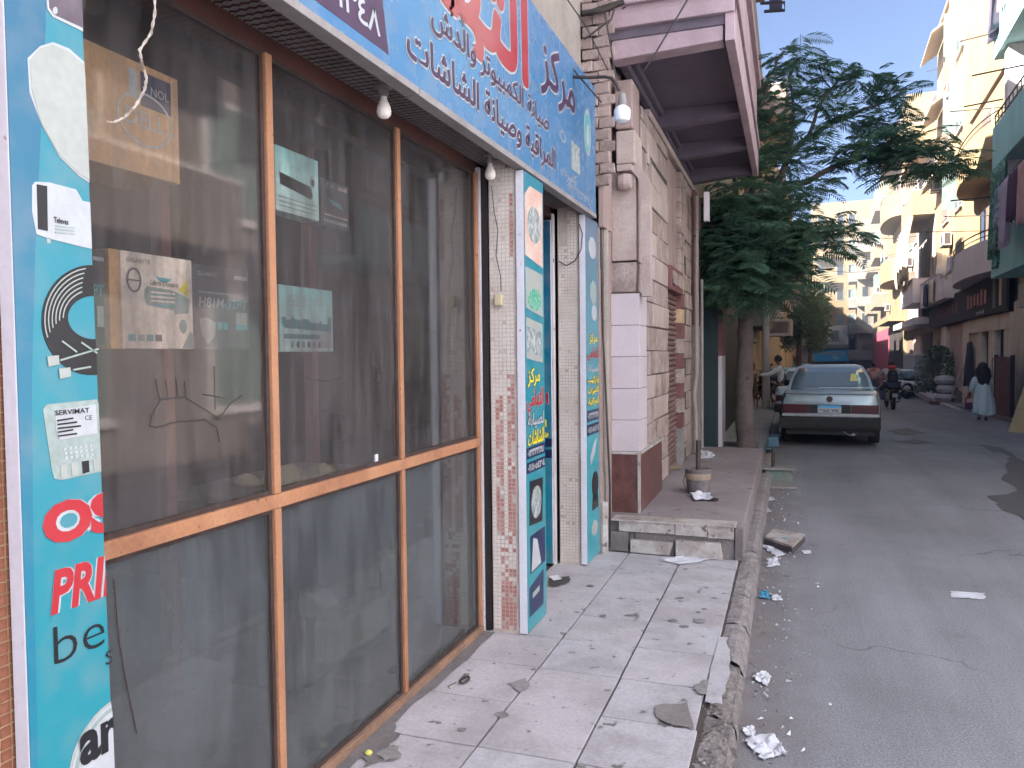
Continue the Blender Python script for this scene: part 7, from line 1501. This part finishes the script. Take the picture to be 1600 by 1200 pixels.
def head(parent, c, fd, hair='hair', cover=None, s=1.0):
    """head centred at c looking along fd, with brow, nose, mouth, ears, hair"""
    c = Vector(c); fd = Vector(fd).normalized(); sd_ = fd.cross(Vector((0, 0, 1))).normalized(); up_ = sd_.cross(fd)
    mb = MB(); NU, NV = 18, 14; vs = []
    def H_(u, v, g=1.0):
        a = 2*math.pi*u; b = math.pi*v-math.pi/2; x = math.cos(b)*math.cos(a); y = math.cos(b)*math.sin(a); z = math.sin(b)
        rx, ry, rz_ = .094, .074, .118
        jaw = 1-0.22*max(0, -z); fx_ = x*rx*(1 if x > 0 or z > -.2 else .85)*jaw
        if x > .85 and -.35 < z < .15: fx_ += .016*(1-abs(z+.1)/.25) if abs(y) < .25 else 0   # nose
        if x > .8 and .1 < z < .35: fx_ += .004
        return c+(fd*fx_+sd_*y*ry*jaw+up_*z*rz_)*g*s
    hd_ = MB().grid(lambda u, v: H_(u, v), NU, NV).build('head', 'skin', parent, local=True, smooth=True)
    for sg_ in (-1, 1):
        MB().lathe([(.002, -.012), (.016, -.008), (.018, .0), (.012, .008), (.002, .01)], c+sd_*sg_*.075*s-up_*.01, 8, 'x').build('ear', 'skin', hd_, local=True, smooth=True)
        e = c+fd*.083*s+sd_*sg_*.028*s+up_*.012*s; MB().lathe([(.001, -.006), (.010, 0), (.001, .006)], e, 8).build('eye', 'hair', hd_, local=True)
    m0 = c+fd*.086*s-up_*.055*s; MB().tube([m0-sd_*.022, m0+fd*.004, m0+sd_*.022], .004, 5).build('mouth', 'taillight', hd_, local=True)
    if hair:
        def Hh(u, v):
            q = H_(u, .5+.5*v if False else v, 1.09); rel = (q-c); f_ = rel.dot(fd); z_ = rel.dot(up_)
            if f_ > .02*s and z_ < .05*s: q = c+(rel*0.90)
            if z_ < -.045*s: q = c+rel*0.86
            return q
        MB().grid(Hh, NU, NV).build('hair', hair, hd_, local=True, smooth=True)
    return hd_
def person(loc, rz, label, J, skinr=1.0, top='shirtwhite', bottom='jeans', shoe='black', group=None, look=(0, 1, 0), hair='hair'):
    r = root('person', loc, label, 'person', group, rz)
    g_ = lambda k: Vector(J[k])
    b = chain([('pel', g_('pel'), (.13, .10)), ('wa', g_('pel').lerp(g_('ch'), .45), (.12, .09)), ('ch', g_('ch'), (.15, .10)), ('nk', g_('nk'), .05), ('hb', g_('hd')-Vector((0, 0, .06)), .045)],
              [('ch', 0, 0), ('sl', g_('sl'), .055), ('el', g_('el'), .04), ('wl', g_('wl'), .026)], [('ch', 0, 0), ('sr', g_('sr'), .055), ('er', g_('er'), .04), ('wr', g_('wr'), .026)],
              [('pel', 0, 0), ('hl', g_('hl'), .085), ('kl', g_('kl'), .055), ('al', g_('al'), .035), ('tl', g_('tl'), .03)], [('pel', 0, 0), ('hr', g_('hr'), .085), ('kr', g_('kr'), .055), ('ar', g_('ar'), .035), ('tr', g_('tr'), .03)])
    skinmesh('body', 'skin', r, *b)
    t = chain([('wa', g_('pel')+Vector((0, 0, .02)), (.165, .125)), ('w2', g_('pel').lerp(g_('ch'), .5), (.155, .115)), ('ch', g_('ch'), (.185, .125)), ('nk', g_('nk')-Vector((0, 0, .02)), .07)],
              [('ch', 0, 0), ('sl', g_('sl'), .078), ('el', g_('el'), .058), ('wl', g_('el').lerp(g_('wl'), .9), .042)], [('ch', 0, 0), ('sr', g_('sr'), .078), ('er', g_('er'), .058), ('wr', g_('er').lerp(g_('wr'), .9), .042)])
    skinmesh('shirt', top, r, *t)
    q = chain([('pel', g_('pel')-Vector((0, 0, .01)), (.155, .12)), ('hl', g_('hl'), .108), ('kl', g_('kl'), .078), ('al', g_('al')+Vector((0, 0, .02)), .062)], [('pel', 0, 0), ('hr', g_('hr'), .108), ('kr', g_('kr'), .078), ('ar', g_('ar')+Vector((0, 0, .02)), .062)])
    skinmesh('trousers', bottom, r, *q)
    for a, t_ in (('al', 'tl'), ('ar', 'tr')):
        d = (g_(t_)-g_(a)); d.z = 0; d = d.normalized() if d.length > .01 else Vector((0, 1, 0)); h_ = g_(a)-Vector((0, 0, .04))-d*.05
        skinmesh('shoe', shoe, r, *chain([('a', h_, .045), ('b', h_+d*.1, .045), ('c', h_+d*.21-Vector((0, 0, .01)), .035)]), sub=1)
    for e_, w2 in (('el', 'wl'), ('er', 'wr')): hand(r, g_(w2), g_(w2)-g_(e_))
    head(r, g_('hd'), look, hair)
    return r
def stand(h=1.72, **k):
    f = h/1.72
    J = dict(pel=(0, 0, .95), ch=(0, 0, 1.32), nk=(0, 0, 1.48), hd=(0, .02, 1.60), sl=(-.19, 0, 1.40), sr=(.19, 0, 1.40), el=(-.23, -.02, 1.12), er=(.23, -.02, 1.12), wl=(-.24, .08, .88), wr=(.24, .08, .88),
             hl=(-.09, 0, .88), hr=(.09, 0, .88), kl=(-.10, .03, .48), kr=(.10, .03, .48), al=(-.10, -.02, .09), ar=(.10, -.02, .09), tl=(-.11, .14, .04), tr=(.11, .14, .04))
    J.update(k); return {a: tuple(x*f for x in v) for a, v in J.items()}
# waiter like man between the car and the cafe, turned to the left, arm stretched out with a glass
mn = person(wld(-0.52, 7.6), ROTF, 'man in a white shirt and dark waistcoat reaching out beside the silver saloon', stand(1.74, ch=(-.04, 0, 1.32), nk=(-.05, 0, 1.48), hd=(-.08, 0, 1.61), sl=(-.02, -.18, 1.40), sr=(-.02, .18, 1.40), el=(-.28, -.16, 1.24), wl=(-.55, -.14, 1.22), er=(-.02, .22, 1.12), wr=(-.12, .2, .95), hl=(0, -.09, .88), hr=(0, .09, .88), kl=(-.02, -.10, .48), kr=(-.08, .10, .48), al=(.02, -.1, .09), ar=(-.05, .1, .09), tl=(-.14, -.1, .04), tr=(-.2, .1, .04)), look=(-1, 0, 0), bottom='cloth_dark')
skinmesh('waistcoat', 'cloth_dark', mn, *chain([('a', (0.02, 0, .93), (.165, .16)), ('b', (0.0, 0, 1.15), (.16, .155)), ('c', (-.02, 0, 1.30), (.18, .17))]), sub=1)
# passer-by in a pink shirt
person(wld(2.35, 22), ROTF, 'person in a salmon pink shirt walking beyond the parked cars', stand(1.72, el=(-.26, -.06, 1.14), er=(.27, .04, 1.14), kl=(-.10, .15, .5), al=(-.1, .05, .12), ar=(.1, -.2, .12), tl=(-.1, .2, .08), tr=(.1, -.06, .05)), top='shirtpink', bottom='jeans')
# seated men at the cafe
sit = dict(pel=(0, 0, .50), ch=(0, .05, .88), nk=(0, .08, 1.04), hd=(0, .12, 1.17), sl=(-.19, .05, .97), sr=(.19, .05, .97), el=(-.24, .12, .70), er=(.24, .12, .70), wl=(-.15, .36, .66), wr=(.15, .36, .66), hl=(-.09, .05, .48), hr=(.09, .05, .48), kl=(-.12, .46, .50), kr=(.12, .46, .50), al=(-.12, .46, .10), ar=(.12, .46, .10), tl=(-.13, .62, .05), tr=(.13, .62, .05))
def chair(l, s_, rz, label):
    c = root('plastic_chair', wld(l, s_, .05), label, 'chair', 'brown chairs on the cafe terrace', rz)
    MB().box((-.22, -.22, .42), (.22, .22, .45)).build('seat', 'plastic_chair', c, local=True, bevel=.01); MB().prism([(-.24, .46), (-.28, .92), (-.25, .92), (-.20, .46)], -.2, .2, 'x').build('backrest', 'plastic_chair', c, local=True)
    for x in (-.2, .2):
        for y in (-.2, .2): MB().tube([(x, y, .42), (x*1.12, y*1.12, 0)], .018, 6).build('leg', 'plastic_chair', c, local=True)
        MB().tube([(x*1.05, -.2, .66), (x*1.1, .1, .66), (x*1.1, .18, .44)], .018, 6).build('armrest', 'plastic_chair', c, local=True)
    return c
chair(-1.15, 9.7, ROTF-1.2, 'brown plastic chair under the man in the dark jacket'); chair(-1.62, 10.5, ROTF-1.3, 'brown plastic chair under the person in the olive top'); chair(-0.75, 12.0, ROTF+2.2, 'empty brown plastic chair behind the pole')
person(wld(-1.15, 9.7, .05), ROTF-1.2, 'man in a dark jacket sitting at the cafe just left of the pale pole', sit, top='cloth_dark', bottom='cloth_dark', look=(0.3, 1, -.1))
person(wld(-1.62, 10.5, .05), ROTF-1.3, 'person in an olive top sitting behind the tree trunk at the cafe', sit, top='olive', bottom='jeans', look=(0, 1, 0))
tb2 = root('cafe_table', wld(-0.62, 10.6, .05), 'small pale table on the cafe terrace edge', 'table'); c = wld(-0.62, 10.6, .05)
MB().box((c.x-.25, c.y-.25, .70), (c.x+.25, c.y+.25, .73)).build('table_top', 'whitepaint', tb2); MB().tube([(c.x, c.y, .05), (c.x, c.y, .70)], .03, 8).build('table_leg', 'darkmetal', tb2); MB().lathe([(.22, .05), (.2, .08), (.03, .1)], (c.x, c.y, 0), 12).build('table_foot', 'darkmetal', tb2)
# woman in pale blue with a long black head cover and a bag
wm = root('person', wld(4.47, 10.3), 'woman in a pale blue robe and long black head cover walking away', 'person', None, ROTF)
skinmesh('body', 'skin', wm, *chain([('p', (0, 0, .82), (.12, .1)), ('c', (0, 0, 1.13), (.14, .1)), ('n', (0, .02, 1.28), .05), ('h', (0, .03, 1.36), .045)], [('c', 0, 0), ('s1', (-.17, 0, 1.20), .05), ('e1', (-.26, 0, .95), .04), ('w1', (-.29, .03, .72), .026)], [('c', 0, 0), ('s2', (.17, 0, 1.20), .05), ('e2', (.2, .08, .95), .04), ('w2', (.12, .24, .85), .026)],
         [('p', 0, 0), ('k1', (-.1, -.05, .42), .055), ('a1', (-.1, -.2, .12), .035), ('t1', (-.1, -.1, .05), .03)], [('p', 0, 0), ('k2', (.1, .1, .42), .055), ('a2', (.1, .08, .08), .035), ('t2', (.1, .2, .04), .03)]))
def robe(u, v):
    a = 2*math.pi*u; z = 1.27-1.09*v; rx = .15+.09*min(1, v*1.3)+.02*v*v; ry = .11+.11*v; f = 1+.10*v*math.sin(a*9+1+v)+.07*v*math.sin(a*4+v*3)
    if v < .06: rx *= .55+v*7
    return (math.cos(a)*rx*f+.02*v, math.sin(a)*ry*f+.02*math.sin(v*5), z+.03*math.sin(a*2+1)*v)
MB().grid(robe, 48, 20).build('robe', 'abaya', wm, local=True, smooth=True)
skinmesh('sleeve', 'abaya', wm, *chain([('s', (-.15, 0, 1.19), .085), ('e', (-.25, 0, .96), .075), ('w', (-.28, .02, .76), .06)]), sub=1); skinmesh('sleeve', 'abaya', wm, *chain([('s', (.15, 0, 1.19), .085), ('e', (.2, .08, .97), .075), ('w', (.13, .2, .87), .06)]), sub=1)
hand(wm, (-.29, .03, .72), (0, .1, -1)); hand(wm, (.12, .24, .85), (-.3, 1, .2)); head(wm, (0, .04, 1.42), (0, 1, 0), 'hair', s=.95)
def veil(u, v):
    a = math.pi*(0.92+1.16*u); t = v*1.0
    if t < .28: b = t/.28*math.pi*.5; rr = .118*math.sin(b); z = 1.43+.135*math.cos(b)
    else:
        k = (t-.28)/.72; rr = .118+.085*min(1, k*2.2)-.12*k; z = 1.43-.74*k*(1-.42*abs(u-.5)*2)
    w_ = 1.0+.06*math.sin(u*17+v*3)*(t > .28)
    return (math.cos(a)*rr*(1.25 if t > .28 else 1.0)*w_+.03*max(0, t-.4), math.sin(a)*rr*w_+.035-.03*t, z)
MB().grid(veil, 22, 18).build('head_cover', 'black', wm, local=True, fix=False, solid=.012, smooth=True)
for x, y, z in ((-.1, -.2, .07), (.1, .06, .04)): skinmesh('shoe', 'black', wm, *chain([('a', (x, y, z), .045), ('b', (x, y+.2, z-.01), .035)]), sub=1)
bgx = root('hand_bag', wld(4.47-.30, 10.3)+Vector((0, 0, .3)), 'dark red and black bag hanging from the hand of the woman in blue', 'bag', None, ROTF)
MB().box((-.12, -.06, 0), (.12, .06, .30)).build('bag_body', 'cloth_purple', bgx, local=True, bevel=.03); MB().box((-.1, -.065, .18), (.1, .065, .28)).build('bag_band', 'shirtpink', bgx, local=True, bevel=.01); MB().tube([(-.08, 0, .3), (-.04, 0, .42), (.04, 0, .42), (.08, 0, .3)], .01, 6).build('bag_handle', 'redprint', bgx, local=True)

# ================================================================ MOTORCYCLES
def moto(loc, rz, label, tank='black'):
    r = root('motorcycle', loc, label, 'motorcycle', None, rz)
    for y in (0, 1.28):
        w_ = MB(); N = 22
        for a in range(1): w_.tube([(0, y+.27*math.cos(2*math.pi*k/N), .30+.27*math.sin(2*math.pi*k/N)) for k in range(N+1)], .042 if y == 0 else .036, 8, cap=False)
        wo_ = w_.build('wheel', 'rubber', r, local=True, smooth=True); sp = MB().lathe([(.03, -.05), (.05, -.03), (.05, .03), (.03, .05)], (0, y, .30), 10, 'x')
        for k in range(10): sp.tube([(0, y, .30), (0, y+.24*math.cos(k*.628), .30+.24*math.sin(k*.628))], .005, 4)
        sp.build('spokes', 'metal', wo_, local=True)
        MB().grid(lambda u, v: (-.06+.12*v, y+.34*math.cos(.3+2.4*u), .30+.34*math.sin(.3+2.4*u)), 10, 2).build('mudguard', tank, r, local=True, solid=.008)
    MB().tube([(0, 1.28, .30), (0, 1.12, .72), (0, 1.05, .98)], .03, 8).tube([(-.09, 1.28, .30), (-.09, 1.08, .95)], .02, 6).tube([(.09, 1.28, .30), (.09, 1.08, .95)], .02, 6).build('fork', 'metal', r, local=True)
    MB().tube([(-.36, .92, 1.03), (-.2, 1.0, 1.04), (0, 1.04, .99), (.2, 1.0, 1.04), (.36, .92, 1.03)], .014, 6).build('handlebar', 'darkmetal', r, local=True)
    MB().lathe([(.02, 1.08), (.09, 1.09), (.10, 1.16), (.085, 1.2), (.01, 1.21)], (0, 0, .88), 14, 'y').build('headlamp', 'bulb', r, local=True, smooth=True)
    for x in (-.28, .28): MB().tube([(x, .96, 1.03), (x*1.15, .94, 1.18)], .006, 5).build('mirror_stem', 'darkmetal', r, local=True); MB().lathe([(.0, -.01), (.05, -.008), (.05, .008), (0, .01)], (x*1.2, .93, 1.2), 10, 'y').build('mirror', 'darkmetal', r, local=True)
    MB().prism([(.55, .72), (.62, .86), (.85, .90), (1.0, .84), (.98, .70)], -.12, .12, 'x').build('fuel_tank', tank, r, local=True, bevel=.05, smooth=True)
    MB().prism([(-.12, .74), (-.1, .80), (.3, .80), (.58, .76), (.56, .70), (0, .70)], -.12, .12, 'x').build('seat', 'black', r, local=True, bevel=.025)
    MB().box((-.13, .42, .28), (.13, .82, .56)).build('engine', 'metal', r, local=True, bevel=.04); MB().tube([(0, .05, .32), (0, .45, .45), (0, .6, .72), (0, 1.05, .80)], .022, 6).build('frame', 'darkmetal', r, local=True)
    MB().tube([(.15, .7, .30), (.17, .3, .26), (.18, -.22, .33)], [.02, .03, .04], 8).build('exhaust', 'metal', r, local=True, smooth=True)
    MB().tube([(-.11, -.3, .82), (-.11, .15, .80)], .01, 6).tube([(.11, -.3, .82), (.11, .15, .80)], .01, 6).tube([(-.13, -.3, .82), (.13, -.3, .82)], .012, 6).tube([(-.13, -.1, .82), (.13, -.1, .82)], .01, 6).build('rear_rack', 'darkmetal', r, local=True)
    MB().box((-.06, -.33, .62), (.06, -.28, .68)).build('rear_light', 'taillight', r, local=True, bevel=.008); MB().box((-.09, -.36, .45), (.09, -.345, .58)).build('number_plate', 'whiteprint', r, local=True)
    for x in (-.17, .17): MB().lathe([(.0, -.02), (.03, -.015), (.03, .015), (0, .02)], (x, -.28, .66), 8, 'y').build('indicator', 'yellow', r, local=True)
    return r
ml = wld(2.7, 16.2); moto(ml, ROTF+.10, 'dark motorcycle being ridden down the middle of the street')
rid = dict(pel=(0, .22, .88), ch=(0, .32, 1.24), nk=(0, .36, 1.40), hd=(0, .42, 1.53), sl=(-.2, .34, 1.32), sr=(.2, .34, 1.32), el=(-.34, .52, 1.12), er=(.34, .52, 1.12), wl=(-.34, .84, 1.06), wr=(.34, .84, 1.06), hl=(-.13, .25, .84), hr=(.13, .25, .84), kl=(-.24, .66, .68), kr=(.24, .66, .68), al=(-.22, .42, .30), ar=(.22, .42, .30), tl=(-.24, .58, .26), tr=(.24, .58, .26))
rd = person(ml, ROTF+.10, 'motorcyclist in a light jacket with a red hood, seen from behind', rid, top='shirtgrey', bottom='jeans', shoe='shirtwhite')
rd.scale = (1.22, 1.0, 1.03)
skinmesh('hood', 'red', rd, *chain([('a', (-.13, .26, 1.40), .07), ('b', (0, .22, 1.36), .10), ('c', (.13, .26, 1.40), .07)], [('b', 0, 0), ('d', (0, .30, 1.46), .08)]), sub=1)
bp = root('backpack', ml+Vector((0, .1, .95)), 'black rucksack with a small emblem on the back of the motorcyclist', 'rucksack', None, ROTF+.10)
MB().prism([(-.15, 0.02), (-.17, .25), (-.12, .42), (.12, .42), (.17, .25), (.15, .02)], -.06, .12, 'y').build('bag_body', 'black', bp, local=True, bevel=.04, smooth=True); MB().box((-.11, -.09, .04), (.11, -.055, .22)).build('front_pocket', 'cloth_dark', bp, local=True, bevel=.015); MB().box((-.03, -.066, .29), (.03, -.0605, .33)).build('emblem', 'greyprint', bp, local=True)
m2 = moto(wld(4.2, 29.2)+Vector((0, 0, 0)), ROTF-.9, 'motorcycle with a pale front parked on the right beyond the rider', 'shirtgrey'); m2.scale = (1.25,)*3
moto(wld(3.4, 31.0), ROTF-.5, 'second parked motorcycle half hidden behind the rider', 'tank')
cyb = moto(wld(-1.0, 12.6, 0.02), ROTF+.5, 'bicycle like moped leaning by the cafe terrace behind the waiter', 'cargrey')
tag(MB().prism([(0, 0), (.5, 0), (.55, .35), (.1, .4)], 0, .3, 'y').build('teal_cover', 'carteal'), 'teal cloth cover thrown over the seat of the parked motorcycle', 'cover').location = wld(3.75, 29.9, gz(29.9)+.95)

# small things on the far facades
for k, (s_, z_) in enumerate(((33.5, 3.4), (42.0, 7.0), (45.0, 10.4), (59.0, 5.0), (61.0, 9.2), (73.0, 7.5), (28.6, 9.3), (23.2, 12.3))):
    acunit(5.6 if s_ < 46 else 5.4, s_, z_, ['air conditioner low on the grey house', 'air conditioner on the grey house between its two window columns', 'air conditioner high at the far corner of the grey house', 'air conditioner above the magenta shop front', 'air conditioner high on the round balcony house', 'farthest air conditioner on the round balcony house', 'air conditioner between the upper windows of the beige house', 'air conditioner below the top awning of the beige house'][k], 1, 0.9)
for k, (s_, z_, m_, o_) in enumerate(((33.0, 6.2, 'cloth_white', 1.05), (35.2, 10.9, 'cloth_pink', 1.05), (65.5, 7.6, 'cloth_white', 1.05), (68.0, 11.9, 'cloth_lilac', 1.05), (52.0, 9.1, 'cloth_stripe', 1.25), (24.5, 4.75, 'cloth_cream', 0.75), (27.0, 4.75, 'cloth_dark', 0.75))):
    cloth((wld(5.6-o_-0.03, s_, z_), wld(5.6-o_-0.03, s_+1.3, z_), 1.0, k), 'washing', m_, ['white washing over the lower box balcony of the grey house', 'pink washing over the upper box balcony of the grey house', 'white washing on the far lower box balcony', 'lilac washing on the far upper box balcony', 'striped washing over the round balcony', 'cream washing over the straight lilac balcony', 'dark washing over the straight lilac balcony'][k], 'washing', 3, 0.05)
def span(a, b, sag, rr, label):
    pts = [a.lerp(b, t/14)+Vector((0, 0, -sag*4*(t/14)*(1-t/14))) for t in range(15)]
    tag(MB().tube(pts, rr, 5).build('overhead_cable', 'wire'), label, 'cable')
span(wld(-1.7, 26, 8.5), wld(5.5, 33, 7.8), 0.7, 0.015, 'thin overhead cable crossing the street beyond the tree')
span(wld(5.5, 11, 5.2), wld(5.3, 47, 5.4), 0.9, 0.015, 'overhead cable running along the right house fronts')
span(wld(-1.7, 40, 7.5), wld(5.3, 58, 8.6), 0.6, 0.02, 'far overhead cable crossing the street near its end')
span(Vector((-1.1, 9.9, 3.1)), wld(-1.1, 12, 3.0), 0.25, 0.006, 'thin cable sagging from the lantern into the tree')
# ================================================================ HAZE
hz = MB().box((-60, -40, -6), (60, 160, 22.5)).build('haze', 'concrete'); hz.data.materials.clear()
hm = bpy.data.materials.new('haze'); hm.use_nodes = True; hn = hm.node_tree.nodes; hn.remove(hn['Principled BSDF'])
pvn = hn.new('ShaderNodeVolumePrincipled'); pvn.inputs['Color'].default_value = (0.78, 0.88, 1.0, 1); pvn.inputs['Density'].default_value = 0.0055; pvn.inputs['Anisotropy'].default_value = 0.5
hm.node_tree.links.new(pvn.outputs[0], hn['Material Output'].inputs['Volume']); hz.data.materials.append(hm); tag(hz, kind='stuff')
